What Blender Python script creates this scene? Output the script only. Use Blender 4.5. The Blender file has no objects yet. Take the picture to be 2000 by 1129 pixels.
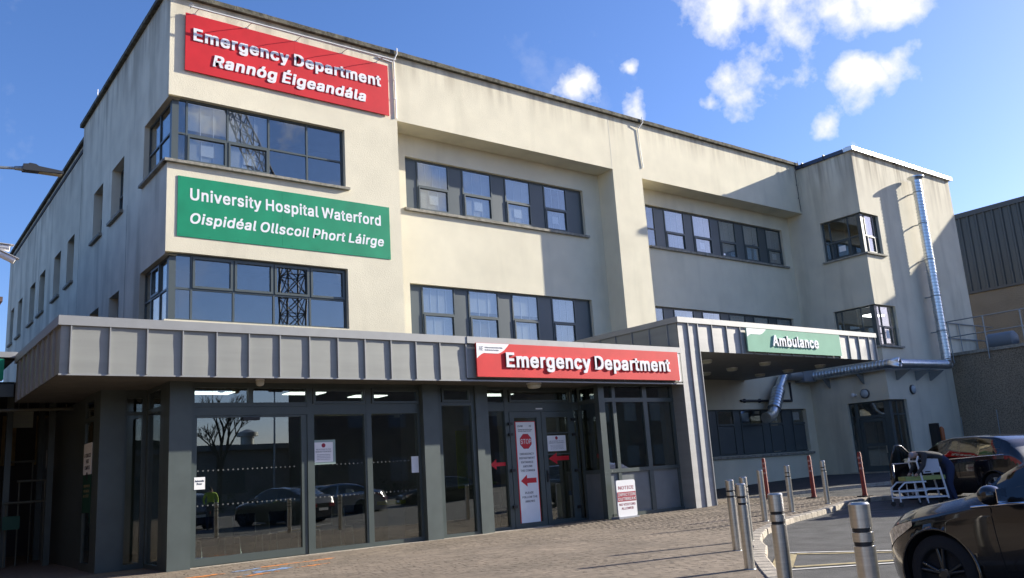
import bpy, bmesh, math, random
from mathutils import Vector, Matrix
random.seed(7)
SC = bpy.context.scene
R = math.radians
PI = math.pi

# ------------------------------------------------------------------ camera
cam_d = bpy.data.cameras.new('camera'); cam = bpy.data.objects.new('camera', cam_d)
SC.collection.objects.link(cam); SC.camera = cam
cam_d.sensor_width = 36.0; cam_d.lens = 30.022; cam_d.clip_start = 0.05; cam_d.clip_end = 3000
yaw, tilt, roll = 0.6633025, 0.2111745, -0.0655111
fw = Vector((math.sin(yaw)*math.cos(tilt), math.cos(yaw)*math.cos(tilt), math.sin(tilt)))
rt = Vector((math.cos(yaw), -math.sin(yaw), 0)); up = rt.cross(fw)
r2 = rt*math.cos(roll) + up*math.sin(roll); u2 = up*math.cos(roll) - rt*math.sin(roll)
CAM = Vector((-4.863, -17.338, 1.4))
cam.matrix_world = Matrix(((r2.x, u2.x, -fw.x, CAM.x), (r2.y, u2.y, -fw.y, CAM.y), (r2.z, u2.z, -fw.z, CAM.z), (0, 0, 0, 1)))

# ------------------------------------------------------------------ world, sun, exposure
SUN = Vector((3.72, -1.0, 1.51)).normalized()
sun_el = math.asin(SUN.z); sun_az = math.atan2(SUN.x, SUN.y)
W = bpy.data.worlds.new('World'); SC.world = W; W.use_nodes = True
nt = W.node_tree; nt.nodes.clear(); N = nt.nodes; L = nt.links
out = N.new('ShaderNodeOutputWorld'); sky = N.new('ShaderNodeTexSky'); sky.sky_type = 'NISHITA'
sky.sun_disc = False; sky.sun_elevation = sun_el; sky.sun_rotation = sun_az
sky.air_density = 1.0; sky.dust_density = 0.7; sky.ozone_density = 5.0
bg = N.new('ShaderNodeBackground'); bg.inputs[1].default_value = 0.090
hsv = N.new('ShaderNodeHueSaturation'); hsv.inputs['Saturation'].default_value = 1.1
mul = N.new('ShaderNodeMix'); mul.data_type = 'RGBA'; mul.blend_type = 'MULTIPLY'; mul.inputs[0].default_value = 1; mul.inputs[7].default_value = (1.22, 1.03, 1.15, 1)
L.new(sky.outputs[0], hsv.inputs['Color']); L.new(hsv.outputs[0], mul.inputs[6]); L.new(mul.outputs[2], bg.inputs[0])
bgc = N.new('ShaderNodeBackground'); bgc.inputs[0].default_value = (0.97, 0.98, 1.0, 1); bgc.inputs[1].default_value = 0.49
tc = N.new('ShaderNodeTexCoord')
def nmath(op, a, b=None, c=None, clamp=False):
    n = N.new('ShaderNodeMath'); n.operation = op; n.use_clamp = clamp
    for i, v in enumerate((a, b, c)):
        if v is None: continue
        if isinstance(v, (int, float)): n.inputs[i].default_value = v
        else: L.new(v, n.inputs[i])
    return n.outputs[0]
nz = N.new('ShaderNodeTexNoise'); nz.inputs['Scale'].default_value = 13; nz.inputs['Detail'].default_value = 10; nz.inputs['Roughness'].default_value = 0.60
L.new(tc.outputs['Generated'], nz.inputs['Vector'])
nz2 = N.new('ShaderNodeTexNoise'); nz2.inputs['Scale'].default_value = 3.1; nz2.inputs['Detail'].default_value = 6
L.new(tc.outputs['Generated'], nz2.inputs['Vector'])
# cumulus patches: direction and angular radius
CL = [((0.7215, .5138, .4641), .050), ((.7435, .4758, .4699), .050), ((.7643, .469, .4425), .055), ((.7875, .4214, .4497), .042), ((.8141, .3816, .4377), .036),
      ((.7513, .5009, .4297), .060), ((.7581, .5179, .3964), .044), ((.7437, .5249, .4141), .046), ((.757, .487, .434), .05), ((.7359, .5498, .3952), .024), ((.80, .40, .452), .034),
      ((.8222, .4174, .387), .034), ((.8101, .4321, .3962), .026), ((.833, .3982, .3842), .026), ((.6303, .6501, .4245), .024), ((.6185, .6635, .421), .022),
      ((.678, .6199, .395), .018), ((.8155, .4651, .3444), .020), ((.6633, .613, .4292), .014), ((.8391, .4377, .3231), .012),
      ((.30, -.80, .50), .16), ((.62, -.60, .45), .12), ((-.35, -.75, .55), .15), ((.05, -.90, .30), .10), ((.48, -.80, .28), .09), ((-.8, .1, .5), .14)]
wn = N.new('ShaderNodeTexNoise'); wn.inputs['Scale'].default_value = 11; wn.inputs['Detail'].default_value = 5; L.new(tc.outputs['Generated'], wn.inputs['Vector'])
wv = N.new('ShaderNodeVectorMath'); wv.operation = 'MULTIPLY_ADD'; wv.inputs[1].default_value = (.09, .09, .07); L.new(wn.outputs['Color'], wv.inputs[0])
ofs = N.new('ShaderNodeVectorMath'); ofs.operation = 'ADD'; ofs.inputs[1].default_value = (-.045, -.045, -.035); L.new(tc.outputs['Generated'], ofs.inputs[0]); L.new(ofs.outputs[0], wv.inputs[2])
acc = None
for d, rad in CL:
    dv = Vector(d).normalized()
    vm = N.new('ShaderNodeVectorMath'); vm.operation = 'DISTANCE'; L.new(wv.outputs[0], vm.inputs[0]); vm.inputs[1].default_value = dv
    m = nmath('MULTIPLY_ADD', vm.outputs['Value'], -1.0/rad, 1.0)
    acc = m if acc is None else nmath('MAXIMUM', acc, m)
m = nmath('ADD', nmath('MULTIPLY', nmath('MAXIMUM', acc, -1.6), 1.05), nmath('MULTIPLY', nmath('SUBTRACT', nz.outputs[0], 0.5), 3.6))
m = nmath('MULTIPLY', nmath('SUBTRACT', m, 0.16), 1.3, clamp=True)
wisp = nmath('MULTIPLY', nmath('SUBTRACT', nmath('ADD', nz2.outputs[0], nmath('MULTIPLY', nmath('SUBTRACT', nz.outputs[0], 0.5), 0.5)), 0.60), 1.4, clamp=True)
m = nmath('MAXIMUM', m, wisp)
mx = N.new('ShaderNodeMixShader'); L.new(m, mx.inputs[0]); L.new(bg.outputs[0], mx.inputs[1]); L.new(bgc.outputs[0], mx.inputs[2])
L.new(mx.outputs[0], out.inputs[0])

sd = bpy.data.lights.new('sun', 'SUN'); sd.energy = 4.8; sd.angle = R(0.53); sd.color = (1.0, 0.935, 0.81)
sun = bpy.data.objects.new('sun', sd); SC.collection.objects.link(sun)
sun.rotation_euler = SUN.to_track_quat('Z', 'Y').to_euler(); sun.location = (30, -30, 40)
SC.view_settings.view_transform = 'Standard'; SC.view_settings.look = 'None'
SC.view_settings.gamma = 1.0; SC.view_settings.use_curve_mapping = False
SC.view_settings.exposure = 1.15
SC.cycles.max_bounces = 7; SC.cycles.transparent_max_bounces = 12; SC.cycles.caustics_reflective = False; SC.cycles.caustics_refractive = False

# ------------------------------------------------------------------ materials
MATS = {}
def mat(name, col, rough=0.6, metal=0.0, noise=0.0, nscale=4.0, bump=0.0, bscale=40.0, coat=0.0, emit=0.0, spec=0.5, stretch=None, noise2=0.0, n2scale=0.6, n2stretch=None, dirt=None, top=None):
    if name in MATS: return MATS[name]
    m = bpy.data.materials.new(name); m.use_nodes = True; t = m.node_tree; b = t.nodes['Principled BSDF']
    b.inputs['Roughness'].default_value = rough; b.inputs['Metallic'].default_value = metal
    b.inputs['Coat Weight'].default_value = coat; b.inputs['Specular IOR Level'].default_value = spec
    b.inputs['Base Color'].default_value = (*col, 1)
    geo = t.nodes.new('ShaderNodeNewGeometry')
    def tex(scale, st, det=5):
        n = t.nodes.new('ShaderNodeTexNoise'); n.inputs['Scale'].default_value = scale; n.inputs['Detail'].default_value = det
        if st:
            mp = t.nodes.new('ShaderNodeMapping'); mp.inputs['Scale'].default_value = st
            t.links.new(geo.outputs['Position'], mp.inputs[0]); t.links.new(mp.outputs[0], n.inputs['Vector'])
        else: t.links.new(geo.outputs['Position'], n.inputs['Vector'])
        return n.outputs[0]
    last = None
    def shade(fac_src, amt, prev, lo=0.3, hi=0.7, tint=(1, 1, 1)):
        r = t.nodes.new('ShaderNodeMapRange'); r.inputs['From Min'].default_value = lo; r.inputs['From Max'].default_value = hi
        r.inputs['To Min'].default_value = 0; r.inputs['To Max'].default_value = 1
        t.links.new(fac_src, r.inputs[0])
        mixn = t.nodes.new('ShaderNodeMix'); mixn.data_type = 'RGBA'; mixn.blend_type = 'MIX'
        c0 = tuple(max(0, c*(1-amt*k)) for c, k in zip(col, tint)); c1 = tuple(min(1, c*(1+amt)) for c in col)
        if prev is None:
            mixn.inputs[6].default_value = (*c0, 1); mixn.inputs[7].default_value = (*c1, 1)
        else:
            mixn.blend_type = 'MULTIPLY'; mixn.inputs[0].default_value = 1.0
            cr = t.nodes.new('ShaderNodeMix'); cr.data_type = 'RGBA'
            cr.inputs[6].default_value = (*(1-amt*k for k in tint), 1); cr.inputs[7].default_value = (1, 1, 1, 1)
            t.links.new(r.outputs[0], cr.inputs[0]); t.links.new(prev, mixn.inputs[6]); t.links.new(cr.outputs[2], mixn.inputs[7])
            return mixn.outputs[2]
        t.links.new(r.outputs[0], mixn.inputs[0])
        return mixn.outputs[2]
    if noise: last = shade(tex(nscale, stretch), noise, last)
    if noise2:
        if last is None: last = shade(tex(n2scale, n2stretch), noise2, None)
        else: last = shade(tex(n2scale, n2stretch), noise2, last, 0.25, 0.6)
    if dirt:
        if last is None:
            rgb = t.nodes.new('ShaderNodeRGB'); rgb.outputs[0].default_value = (*col, 1); last = rgb.outputs[0]
        last = shade(tex(dirt[1], dirt[2], 8), dirt[0], last, dirt[3], dirt[4], (1, 1, 1.05))
    if top:   # rain streaks and grime below the coping
        sx = t.nodes.new('ShaderNodeSeparateXYZ'); t.links.new(geo.outputs['Position'], sx.inputs[0])
        r1 = t.nodes.new('ShaderNodeMapRange'); r1.inputs[1].default_value = top[0]; r1.inputs[2].default_value = top[1]; r1.interpolation_type = 'SMOOTHSTEP'; t.links.new(sx.outputs[2], r1.inputs[0])
        r3 = t.nodes.new('ShaderNodeMapRange'); r3.inputs[1].default_value = .42; r3.inputs[2].default_value = .68; t.links.new(tex(1.0, (3.5, 3.5, .25), 6), r3.inputs[0])
        ml = t.nodes.new('ShaderNodeMath'); ml.operation = 'MULTIPLY'; t.links.new(r1.outputs[0], ml.inputs[0]); t.links.new(r3.outputs[0], ml.inputs[1])
        m2_ = t.nodes.new('ShaderNodeMath'); m2_.operation = 'MULTIPLY'; m2_.inputs[1].default_value = top[2]*1.6; m2_.use_clamp = True; t.links.new(ml.outputs[0], m2_.inputs[0])
        mg = t.nodes.new('ShaderNodeMix'); mg.data_type = 'RGBA'; mg.inputs[7].default_value = (.22, .175, .12, 1); t.links.new(m2_.outputs[0], mg.inputs[0]); t.links.new(last, mg.inputs[6]); last = mg.outputs[2]
    if last is not None: t.links.new(last, b.inputs['Base Color'])
    if bump:
        bp = t.nodes.new('ShaderNodeBump'); bp.inputs['Strength'].default_value = bump; bp.inputs['Distance'].default_value = 0.02
        t.links.new(tex(bscale, None, 3), bp.inputs['Height']); t.links.new(bp.outputs[0], b.inputs['Normal'])
    if emit:
        b.inputs['Emission Color'].default_value = (*col, 1); b.inputs['Emission Strength'].default_value = emit
    MATS[name] = m; return m
def glass(name, tint, ior=1.7, rough=0.0, wob=0.0):
    m = bpy.data.materials.new(name); m.use_nodes = True; t = m.node_tree; t.nodes.clear()
    o = t.nodes.new('ShaderNodeOutputMaterial'); g = t.nodes.new('ShaderNodeBsdfGlossy'); g.inputs['Roughness'].default_value = rough
    g.inputs['Color'].default_value = (1, .98, .94, 1)
    tr = t.nodes.new('ShaderNodeBsdfTransparent'); tr.inputs[0].default_value = (*tint, 1)
    lw = t.nodes.new('ShaderNodeLayerWeight'); lw.inputs[0].default_value = .5; pw = t.nodes.new('ShaderNodeMath'); pw.operation = 'POWER'; pw.inputs[1].default_value = 4.0
    t.links.new(lw.outputs['Facing'], pw.inputs[0]); f = t.nodes.new('ShaderNodeMath'); f.operation = 'MULTIPLY_ADD'; f0 = ((ior-1)/(ior+1))**2; f.inputs[1].default_value = 1-f0; f.inputs[2].default_value = f0; t.links.new(pw.outputs[0], f.inputs[0])
    mxs = t.nodes.new('ShaderNodeMixShader'); t.links.new(f.outputs[0], mxs.inputs[0]); t.links.new(tr.outputs[0], mxs.inputs[1]); t.links.new(g.outputs[0], mxs.inputs[2])
    if wob:
        geo = t.nodes.new('ShaderNodeNewGeometry'); n = t.nodes.new('ShaderNodeTexNoise'); n.inputs['Scale'].default_value = 0.9; n.inputs['Detail'].default_value = 1
        t.links.new(geo.outputs['Position'], n.inputs['Vector'])
        bp = t.nodes.new('ShaderNodeBump'); bp.inputs['Strength'].default_value = wob; bp.inputs['Distance'].default_value = 0.05
        t.links.new(n.outputs[0], bp.inputs['Height']); t.links.new(bp.outputs[0], g.inputs['Normal'])
    t.links.new(mxs.outputs[0], o.inputs[0]); MATS[name] = m; return m

M_WALL = mat('cream_render', (.79, .728, .555), .92, noise=.05, nscale=1.3, bump=.35, bscale=55, noise2=.08, n2scale=.35, dirt=(.09, .8, (1.3, 1.3, .18), .30, .44), top=(13.2, 14.5, .30))
M_WALLN = mat('weathered_render', (.76, .71, .565), .92, noise=.10, nscale=1.1, bump=.35, bscale=55, noise2=.22, n2scale=.4, n2stretch=(1, 1, .35), dirt=(.32, .7, (1.4, 1.4, .22), .33, .50), top=(12.6, 14.7, .4))
M_WALLT = mat('stained_render', (.72, .665, .52), .92, noise=.06, nscale=1.1, bump=.35, bscale=55, noise2=.10, n2scale=.5, n2stretch=(1.6, 1.6, .25), dirt=(.14, 1.0, (1.6, 1.6, .2), .34, .46), top=(11.6, 14.4, .45))
M_COPE = mat('mossy_coping', (.13, .12, .088), .95, noise=.55, nscale=6, bump=.8, bscale=30, noise2=.4, n2scale=1.5)
M_SILL = mat('stone_sill', (.30, .28, .23), .9, noise=.35, nscale=8, bump=.4, bscale=60)
M_FRAME = mat('grey_window_frame', (.082, .100, .100), .35, noise=.06, nscale=3)
M_PANEL = mat('grey_infill_panel', (.078, .096, .100), .38, noise=.08, nscale=1.5)
M_XFRAME = mat('entrance_frame', (.075, .093, .088), .33, noise=.08, nscale=2)
M_KICK = mat('light_kick_panel', (.17, .185, .185), .35, noise=.1, nscale=3)
M_COL = mat('entrance_column', (.085, .105, .100), .42, noise=.10, nscale=3, bump=.05, bscale=80)
M_ZINC = mat('zinc_cladding', (.30, .305, .28), .55, metal=.15, noise=.07, nscale=1.2, stretch=(.4, .4, 5), noise2=.07, n2scale=.9, bump=.06, bscale=2.5)
M_ZINC2 = mat('light_zinc_cladding', (.46, .45, .42), .6, metal=.1, noise=.07, nscale=1.2, stretch=(.4, .4, 5), noise2=.07, n2scale=.9, bump=.06, bscale=2.5)
M_ZTRIM = mat('zinc_trim', (.33, .335, .33), .5, metal=.2, noise=.06, nscale=3)
M_SOFF = mat('soffit_board', (.13, .125, .11), .7, noise=.15, nscale=3)
M_PANE = glass('window_glass', (.86, .89, .90), 2.3, wob=.03)
M_PANEX = glass('entrance_glass', (.62, .68, .67), 2.35, wob=.015)
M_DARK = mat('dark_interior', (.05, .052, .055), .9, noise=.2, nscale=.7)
M_DIM = mat('dim_interior', (.24, .24, .22), .9, noise=.25, nscale=.6)
M_BLIND = mat('pale_blind', (.62, .60, .56), .8, noise=.12, nscale=.8)
M_BLIND2 = mat('grey_blind', (.46, .47, .48), .8, noise=.15, nscale=1.2)
M_BLIND3 = mat('brown_grey_blind', (.20, .18, .155), .8, noise=.2, nscale=2)
M_CORD = mat('white_blind_edge', (.80, .81, .82), .6)
M_PAPER = mat('white_paper', (.88, .88, .87), .7, noise=.03, nscale=5)
M_RED = mat('red_sign_face', (.62, .02, .028), .5, spec=.3, noise=.10, nscale=1.5, noise2=.10, n2scale=.7, n2stretch=(1, 1, .4))
M_REDL = mat('light_red_sign_face', (.68, .035, .038), .6, spec=.25, noise=.08, nscale=2, noise2=.06, n2scale=.8)
M_REDSTK = mat('red_print', (.60, .01, .02), .5)
M_MAROON = mat('maroon_print', (.32, .01, .035), .5)
M_GREEN = mat('green_sign_face', (.007, .26, .128), .42, spec=.35, noise=.12, nscale=1.5, bump=.05, bscale=1.8)
M_GREENP = mat('pale_green_sign_face', (.27, .50, .36), .75, spec=.15, noise=.05, nscale=2)
M_WHITE = mat('white_plastic', (.82, .82, .82), .4)
M_LETTER = mat('white_letter', (.84, .84, .85), .35)
M_BLACKT = mat('black_print', (.02, .02, .022), .6)
M_GREYT = mat('grey_print', (.30, .30, .32), .6)
M_BLACKP = mat('black_plastic', (.02, .02, .02), .45)
M_STEEL = mat('brushed_steel', (.60, .585, .54), .30, metal=1.0, noise=.10, nscale=5, stretch=(1, 1, 12))
M_GALV = mat('galvanised_duct', (.62, .66, .70), .28, metal=.95, noise=.10, nscale=4)
M_RUST = mat('red_flexible_post', (.24, .03, .015), .6, noise=.25, nscale=6)
M_REFL = mat('faded_reflective_band', (.45, .25, .2), .6)
M_ASPH = mat('asphalt', (.082, .081, .079), .95, noise=.30, nscale=2.2, bump=.7, bscale=120, noise2=.18, n2scale=.45, n2stretch=(.5, 1.6, 1))
M_PATH = mat('dark_path_asphalt', (.06, .06, .06), .95, noise=.3, nscale=4, bump=.6, bscale=120)
M_MORT = mat('paving_sand_joint', (.19, .145, .108), .97, noise=.25, nscale=12, bump=.4, bscale=90)
M_KERB = mat('concrete_kerb', (.40, .35, .28), .9, noise=.25, nscale=9, bump=.5, bscale=60)
M_PEB = mat('pebble_dash', (.28, .225, .155), .97, noise=.55, nscale=24, bump=1.0, bscale=45, noise2=.2, n2scale=.8)
M_CORR = mat('grey_metal_sheet', (.060, .067, .065), .5, metal=.2, noise=.15, nscale=1, stretch=(1, 1, .2))
M_RAIL = mat('galvanised_rail', (.30, .33, .34), .45, metal=.6)
M_LINE = mat('white_road_paint', (.62, .60, .55), .8, noise=.25, nscale=9)
M_YEL = mat('yellow_road_paint', (.34, .275, .14), .85, noise=.35, nscale=7)
M_TIMB = mat('yellow_wall_board', (.26, .20, .09), .8, noise=.25, nscale=3)

# paver material: tone per brick
m = bpy.data.materials.new('clay_paver'); m.use_nodes = True; t = m.node_tree; b = t.nodes['Principled BSDF']; b.inputs['Roughness'].default_value = .93
at = t.nodes.new('ShaderNodeAttribute'); at.attribute_name = 'tone'
rp = t.nodes.new('ShaderNodeValToRGB'); e = rp.color_ramp.elements
e[0].color = (.160, .126, .090, 1); e[1].color = (.270, .215, .158, 1); x = rp.color_ramp.elements.new(.5); x.color = (.217, .172, .125, 1)
nn = t.nodes.new('ShaderNodeTexNoise'); nn.inputs['Scale'].default_value = .7; nn.inputs['Detail'].default_value = 7
geo = t.nodes.new('ShaderNodeNewGeometry'); t.links.new(geo.outputs['Position'], nn.inputs['Vector'])
mr = t.nodes.new('ShaderNodeMapRange'); mr.inputs[1].default_value = .3; mr.inputs[2].default_value = .7; mr.inputs[3].default_value = .72; mr.inputs[4].default_value = 1.12
t.links.new(nn.outputs[0], mr.inputs[0]); t.links.new(at.outputs['Fac'], rp.inputs[0])
mm = t.nodes.new('ShaderNodeVectorMath'); mm.operation = 'SCALE'; t.links.new(rp.outputs[0], mm.inputs[0]); t.links.new(mr.outputs[0], mm.inputs['Scale'])
t.links.new(mm.outputs[0], b.inputs['Base Color'])
n3 = t.nodes.new('ShaderNodeTexNoise'); n3.inputs['Scale'].default_value = 90; t.links.new(geo.outputs['Position'], n3.inputs['Vector'])
bp = t.nodes.new('ShaderNodeBump'); bp.inputs['Strength'].default_value = .6; bp.inputs['Distance'].default_value = .01; t.links.new(n3.outputs[0], bp.inputs['Height']); t.links.new(bp.outputs[0], b.inputs['Normal'])
M_PAVER = m

# ------------------------------------------------------------------ mesh helpers
class MB:
    def __init__(s): s.v = []; s.f = []; s.m = []; s.sm = []; s.cur = 0; s.smooth = False
    def add(s, vs, fs):
        o = len(s.v); s.v += [tuple(v) for v in vs]
        for f in fs: s.f.append(tuple(i+o for i in f)); s.m.append(s.cur); s.sm.append(s.smooth)
        return s
    def quad(s, a, b, c, d): return s.add([a, b, c, d], [(0, 1, 2, 3)])
    def box(s, x0, x1, y0, y1, z0, z1):
        if x0 > x1: x0, x1 = x1, x0
        if y0 > y1: y0, y1 = y1, y0
        if z0 > z1: z0, z1 = z1, z0
        return s.add([(x0, y0, z0), (x1, y0, z0), (x1, y1, z0), (x0, y1, z0), (x0, y0, z1), (x1, y0, z1), (x1, y1, z1), (x0, y1, z1)],
                     [(0, 3, 2, 1), (4, 5, 6, 7), (0, 1, 5, 4), (1, 2, 6, 5), (2, 3, 7, 6), (3, 0, 4, 7)])
    def tube(s, pts, r, n=10, caps=True):
        pts = [Vector(p) for p in pts]; rings = []
        sm = s.smooth; s.smooth = True
        prev = None
        for i, p in enumerate(pts):
            d = (pts[min(i+1, len(pts)-1)] - pts[max(i-1, 0)]).normalized()
            if prev is None:
                a = Vector((0, 0, 1)) if abs(d.z) < .9 else Vector((1, 0, 0)); u = d.cross(a).normalized()
            else: u = (prev - d*prev.dot(d)).normalized()
            prev = u; w = d.cross(u); rr = r[i] if isinstance(r, (list, tuple)) else r
            rings.append([p + (u*math.cos(2*PI*k/n) + w*math.sin(2*PI*k/n))*rr for k in range(n)])
        o = len(s.v)
        for rg in rings: s.v += [tuple(q) for q in rg]
        for i in range(len(rings)-1):
            for k in range(n):
                k2 = (k+1) % n; s.f.append((o+i*n+k, o+i*n+k2, o+(i+1)*n+k2, o+(i+1)*n+k)); s.m.append(s.cur); s.sm.append(True)
        if caps:
            for rg in (rings[0], rings[-1]):
                o2 = len(s.v); s.v += [tuple(q) for q in rg]; s.f.append(tuple(o2+k for k in range(n))); s.m.append(s.cur); s.sm.append(False)
        s.smooth = sm; return s
    def lathe(s, c, axis, prof, n=20):
        """prof: list of (distance along axis, radius)"""
        c = Vector(c); a = Vector(axis).normalized()
        return s.tube([c + a*h for h, _ in prof], [max(r, 1e-4) for _, r in prof], n) if False else s._lathe(c, a, prof, n)
    def _lathe(s, c, a, prof, n):
        t0 = Vector((0, 0, 1)) if abs(a.z) < .9 else Vector((1, 0, 0)); u = a.cross(t0).normalized(); w = a.cross(u)
        R_ = [[tuple(c + a*h + (u*math.cos(2*PI*k/n) + w*math.sin(2*PI*k/n))*max(r, 1e-4)) for k in range(n)] for h, r in prof]
        dirs = [math.atan2(prof[i+1][1]-prof[i][1], prof[i+1][0]-prof[i][0]) for i in range(len(prof)-1)]
        o = len(s.v); s.v += R_[0]; cur = o
        for i in range(len(prof)-1):
            if i and abs(dirs[i]-dirs[i-1]) > .7: cur = len(s.v); s.v += R_[i]
            nx_ = len(s.v); s.v += R_[i+1]
            for k in range(n):
                k2 = (k+1) % n; s.f.append((cur+k, nx_+k, nx_+k2, cur+k2)); s.m.append(s.cur); s.sm.append(True)
            cur = nx_
        for rg in (R_[0], R_[-1]):
            o2 = len(s.v); s.v += rg; s.f.append(tuple(o2+k for k in range(n))); s.m.append(s.cur); s.sm.append(False)
        return s
    def prism(s, poly, plane, c0, c1):
        """poly in 2D extruded along the normal axis of plane: 'xz' -> y, 'xy' -> z, 'yz' -> x"""
        def P(p, c): return {'xz': (p[0], c, p[1]), 'xy': (p[0], p[1], c), 'yz': (c, p[0], p[1])}[plane]
        n = len(poly)
        return s.add([P(p, c0) for p in poly] + [P(p, c1) for p in poly],
                     [tuple(range(n)), tuple(reversed(range(n, 2*n)))] + [(i, i+n, (i+1) % n+n, (i+1) % n) for i in range(n)])
    def mesh(s, name, mats, off=(0, 0, 0), fix=True):
        me = bpy.data.meshes.new(name)
        me.from_pydata([(v[0]-off[0], v[1]-off[1], v[2]-off[2]) for v in s.v], [], s.f)
        for mt in (mats if isinstance(mats, (list, tuple)) else [mats]): me.materials.append(mt)
        me.polygons.foreach_set('material_index', s.m); me.polygons.foreach_set('use_smooth', s.sm)
        if fix:
            bm = bmesh.new(); bm.from_mesh(me); bmesh.ops.recalc_face_normals(bm, faces=bm.faces[:]); bm.to_mesh(me); bm.free()
        me.update(); return me
ORG = {}
def thing(name, label, cat, loc=(0, 0, 0), group=None):
    o = bpy.data.objects.new(name, None); SC.collection.objects.link(o); o.location = loc; o.empty_display_size = .2
    o['label'] = label; o['category'] = cat
    if group: o['group'] = group
    ORG[o.name] = Vector(loc); return o
def tag(o, label, cat, group=None):
    o['label'] = label; o['category'] = cat
    if group: o['group'] = group
    return o
def part(name, mb, mats, parent, label=None, kind=None):
    off = ORG[parent.name] if parent else Vector((0, 0, 0))
    me = mb.mesh(name, mats, off) if isinstance(mb, MB) else mb
    o = bpy.data.objects.new(name, me); SC.collection.objects.link(o)
    if parent: o.parent = parent
    ORG[o.name] = off
    if label: o['label'] = label
    if kind: o['kind'] = kind
    return o
def single(name, mb, mats, label, cat, loc=(0, 0, 0), group=None):
    me = mb.mesh(name, mats, loc); o = bpy.data.objects.new(name, me); SC.collection.objects.link(o); o.location = loc; ORG[o.name] = Vector(loc)
    return tag(o, label, cat, group)
def struct(name, mb, mats):
    o = part(name, mb, mats, None); o['kind'] = 'structure'; return o
def copy_tree(o, parent=None):
    c = o.copy(); SC.collection.objects.link(c)
    if parent: c.parent = parent; c.matrix_parent_inverse = o.matrix_parent_inverse
    ORG[c.name] = ORG.get(o.name, Vector())
    for ch in list(o.children): copy_tree(ch, c)
    return c
def g(x): return .021*max(0.0, x-9)

# planes: axis 'y' = wall facing -Y at y=c (u is x);  axis 'x' = wall facing -X at x=c (u is y)
def PT(axis, c, u, d, z): return (u, c+d, z) if axis == 'y' else (c+d, u, z)
def pbox(mb, axis, c, u0, u1, d0, d1, z0, z1):
    a = PT(axis, c, u0, d0, z0); b_ = PT(axis, c, u1, d1, z1); mb.box(a[0], b_[0], a[1], b_[1], a[2], b_[2]); return mb
def wall(mb, axis, c, u0, u1, z0, z1, holes=(), depth=.22):
    us = sorted({u0, u1, *[v for h in holes for v in (h[0], h[1]) if u0 <= v <= u1]}); zs = sorted({z0, z1, *[v for h in holes for v in (h[2], h[3]) if z0 <= v <= z1]})
    for i in range(len(us)-1):
        for j in range(len(zs)-1):
            cu, cz = (us[i]+us[i+1])/2, (zs[j]+zs[j+1])/2
            if any(h[0] < cu < h[1] and h[2] < cz < h[3] for h in holes): continue
            mb.quad(PT(axis, c, us[i], 0, zs[j]), PT(axis, c, us[i+1], 0, zs[j]), PT(axis, c, us[i+1], 0, zs[j+1]), PT(axis, c, us[i], 0, zs[j+1]))
    for h in holes:
        a, b_, p, q = h
        if a > u0: mb.quad(PT(axis, c, a, 0, p), PT(axis, c, a, depth, p), PT(axis, c, a, depth, q), PT(axis, c, a, 0, q))
        if b_ < u1: mb.quad(PT(axis, c, b_, 0, p), PT(axis, c, b_, depth, p), PT(axis, c, b_, depth, q), PT(axis, c, b_, 0, q))
        mb.quad(PT(axis, c, a, 0, q), PT(axis, c, a, depth, q), PT(axis, c, b_, depth, q), PT(axis, c, b_, 0, q))
        mb.quad(PT(axis, c, a, 0, p), PT(axis, c, a, depth, p), PT(axis, c, b_, depth, p), PT(axis, c, b_, 0, p))

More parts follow.
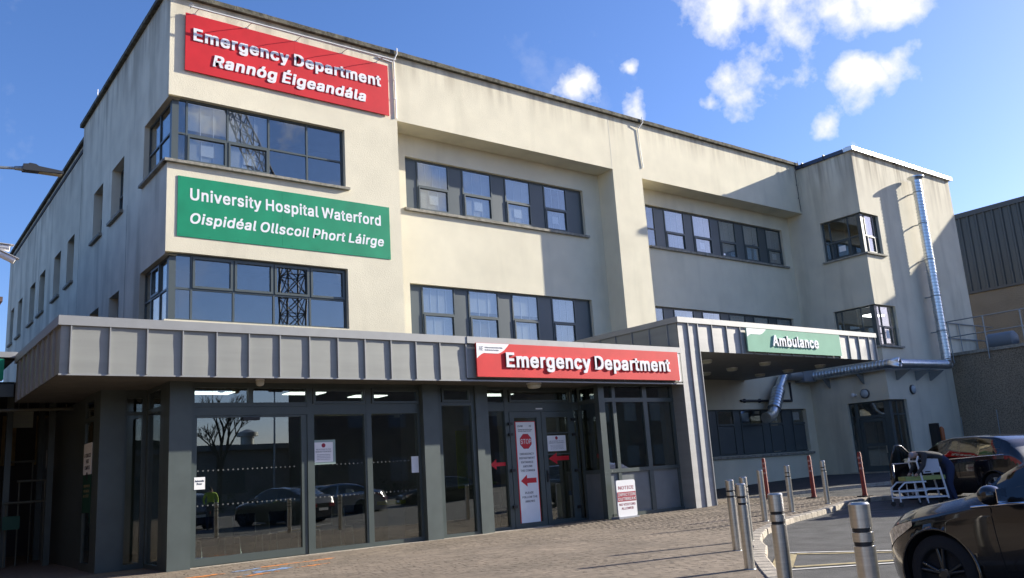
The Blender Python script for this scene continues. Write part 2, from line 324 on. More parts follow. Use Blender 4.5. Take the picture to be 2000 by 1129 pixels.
def window(parent, axis, c, z0, z1, cols, zt, rec=.14, border=.055, bar=.05, frame_mat=None, pane_mat=None, thick=.07):
    """cols: list of (u0, u1, kind); kinds: pane / panel / blind / sash (opening light in the upper part) / blindlow
    returns the frame (a part) carrying panes, panels, blinds and notices as sub-parts"""
    fm = frame_mat or M_FRAME; pm = pane_mat or M_PANE
    U0, U1 = cols[0][0], cols[-1][1]; mb = MB()
    pbox(mb, axis, c, U0, U1, rec, rec+thick, z1-border, z1); pbox(mb, axis, c, U0, U1, rec, rec+thick, z0, z0+border)
    pbox(mb, axis, c, U0, U0+border, rec, rec+thick, z0+border, z1-border); pbox(mb, axis, c, U1-border, U1, rec, rec+thick, z0+border, z1-border)
    for i in range(len(cols)-1): pbox(mb, axis, c, cols[i][1]-bar/2, cols[i][1]+bar/2, rec-.006, rec+thick-.006, z0+border, z1-border)
    todo = []
    for i, (a, b_, kind) in enumerate(cols):
        a2 = a + (border if i == 0 else bar/2); b2 = b_ - (border if i == len(cols)-1 else bar/2)
        lo, hi = z0+border, z1-border
        if kind == 'panel':
            todo.append(('panel', a2, b2, lo, hi)); continue
        pbox(mb, axis, c, a2, b2, rec-.003, rec+thick-.003, zt-bar/2, zt+bar/2)
        if kind in ('blind', 'blindn', 'open'):
            # opening sash in the lower part
            s_ = .05; l2, h2 = lo, zt-bar/2
            for q in ((a2, b2, l2, l2+s_), (a2, b2, h2-s_, h2), (a2, a2+s_, l2+s_, h2-s_), (b2-s_, b2, l2+s_, h2-s_)): pbox(mb, axis, c, q[0], q[1], rec-.03, rec+.02, q[2], q[3])
            todo.append(('pane', a2+s_, b2-s_, l2+s_, h2-s_)); todo.append(('pane', a2, b2, zt+bar/2, hi))
            if kind != 'open':
                todo.append(('blind', a2+s_, b2-s_, l2+s_, h2-s_)); todo.append(('blind', a2, b2, zt+bar/2, hi))
            if kind == 'blindn': todo.append(('notice', a2+s_, b2-s_, l2+s_, h2-s_))
        elif kind == 'sash':
            s_ = .06; l2, h2 = zt+bar/2, hi
            for q in ((a2, b2, l2, l2+s_), (a2, b2, h2-s_, h2), (a2, a2+s_, l2+s_, h2-s_), (b2-s_, b2, l2+s_, h2-s_)): pbox(mb, axis, c, q[0], q[1], rec-.03, rec+.02, q[2], q[3])
            todo.append(('pane', a2+s_, b2-s_, l2+s_, h2-s_)); todo.append(('pane', a2, b2, lo, zt-bar/2))
        else:
            todo.append(('pane', a2, b2, lo, zt-bar/2)); todo.append(('pane', a2, b2, zt+bar/2, hi))
            if kind == 'plainblind': todo.append(('blind', a2, b2, lo, zt-bar/2)); todo.append(('blind', a2, b2, zt+bar/2, hi))
    fr = part('window', mb, fm, parent)
    for kind, a, b_, p, q in todo:
        w = MB()
        if kind == 'panel': pbox(w, axis, c, a, b_, rec+.02, rec+.05, p, q); part('infill_panel', w, M_PANEL, fr)
        elif kind == 'pane': pbox(w, axis, c, a, b_, rec+.025, rec+.035, p, q); part('pane', w, pm, fr)
        elif kind == 'blind':
            k = max(2, int((b_-a)/.38)); st = random.uniform(.0, .06); drop = random.choice((0, 0, 0, .12))
            for i in range(k+1):
                ua = a+(b_-a)*i/(k+1)+.006; ub = a+(b_-a)*(i+1)/(k+1)-.006
                pbox(w, axis, c, ua, ub, rec+.065+.006*(i % 2), rec+.068+.006*(i % 2), p+(drop if q-p > .8 else 0), q-.03)
            bl = part('blind', w, random.choices((M_BLIND, M_BLIND2, M_BLIND3), (6, 3, 1.3))[0], fr)
            w = MB(); pbox(w, axis, c, a+.02, b_-.02, rec+.045, rec+.062, q-.045, q-.015)
            for i in range(1, k+1):
                ua = a+(b_-a)*i/(k+1)+st*.3; pbox(w, axis, c, ua-.009, ua+.009, rec+.052, rec+.058, p, q-.045)
            part('blind_rail', w, M_CORD, fr)
        elif kind == 'notice':
            m_ = (a+b_)/2+random.uniform(-.05, .05); n_ = (p+q)/2+random.uniform(-.04, .04); s_ = random.choice((.15, .17)); pbox(w, axis, c, m_-s_, m_+s_, rec+.038, rec+.042, n_-s_*.9, n_+s_*.9); part('paper_notice', w, M_PAPER, fr)
    return fr

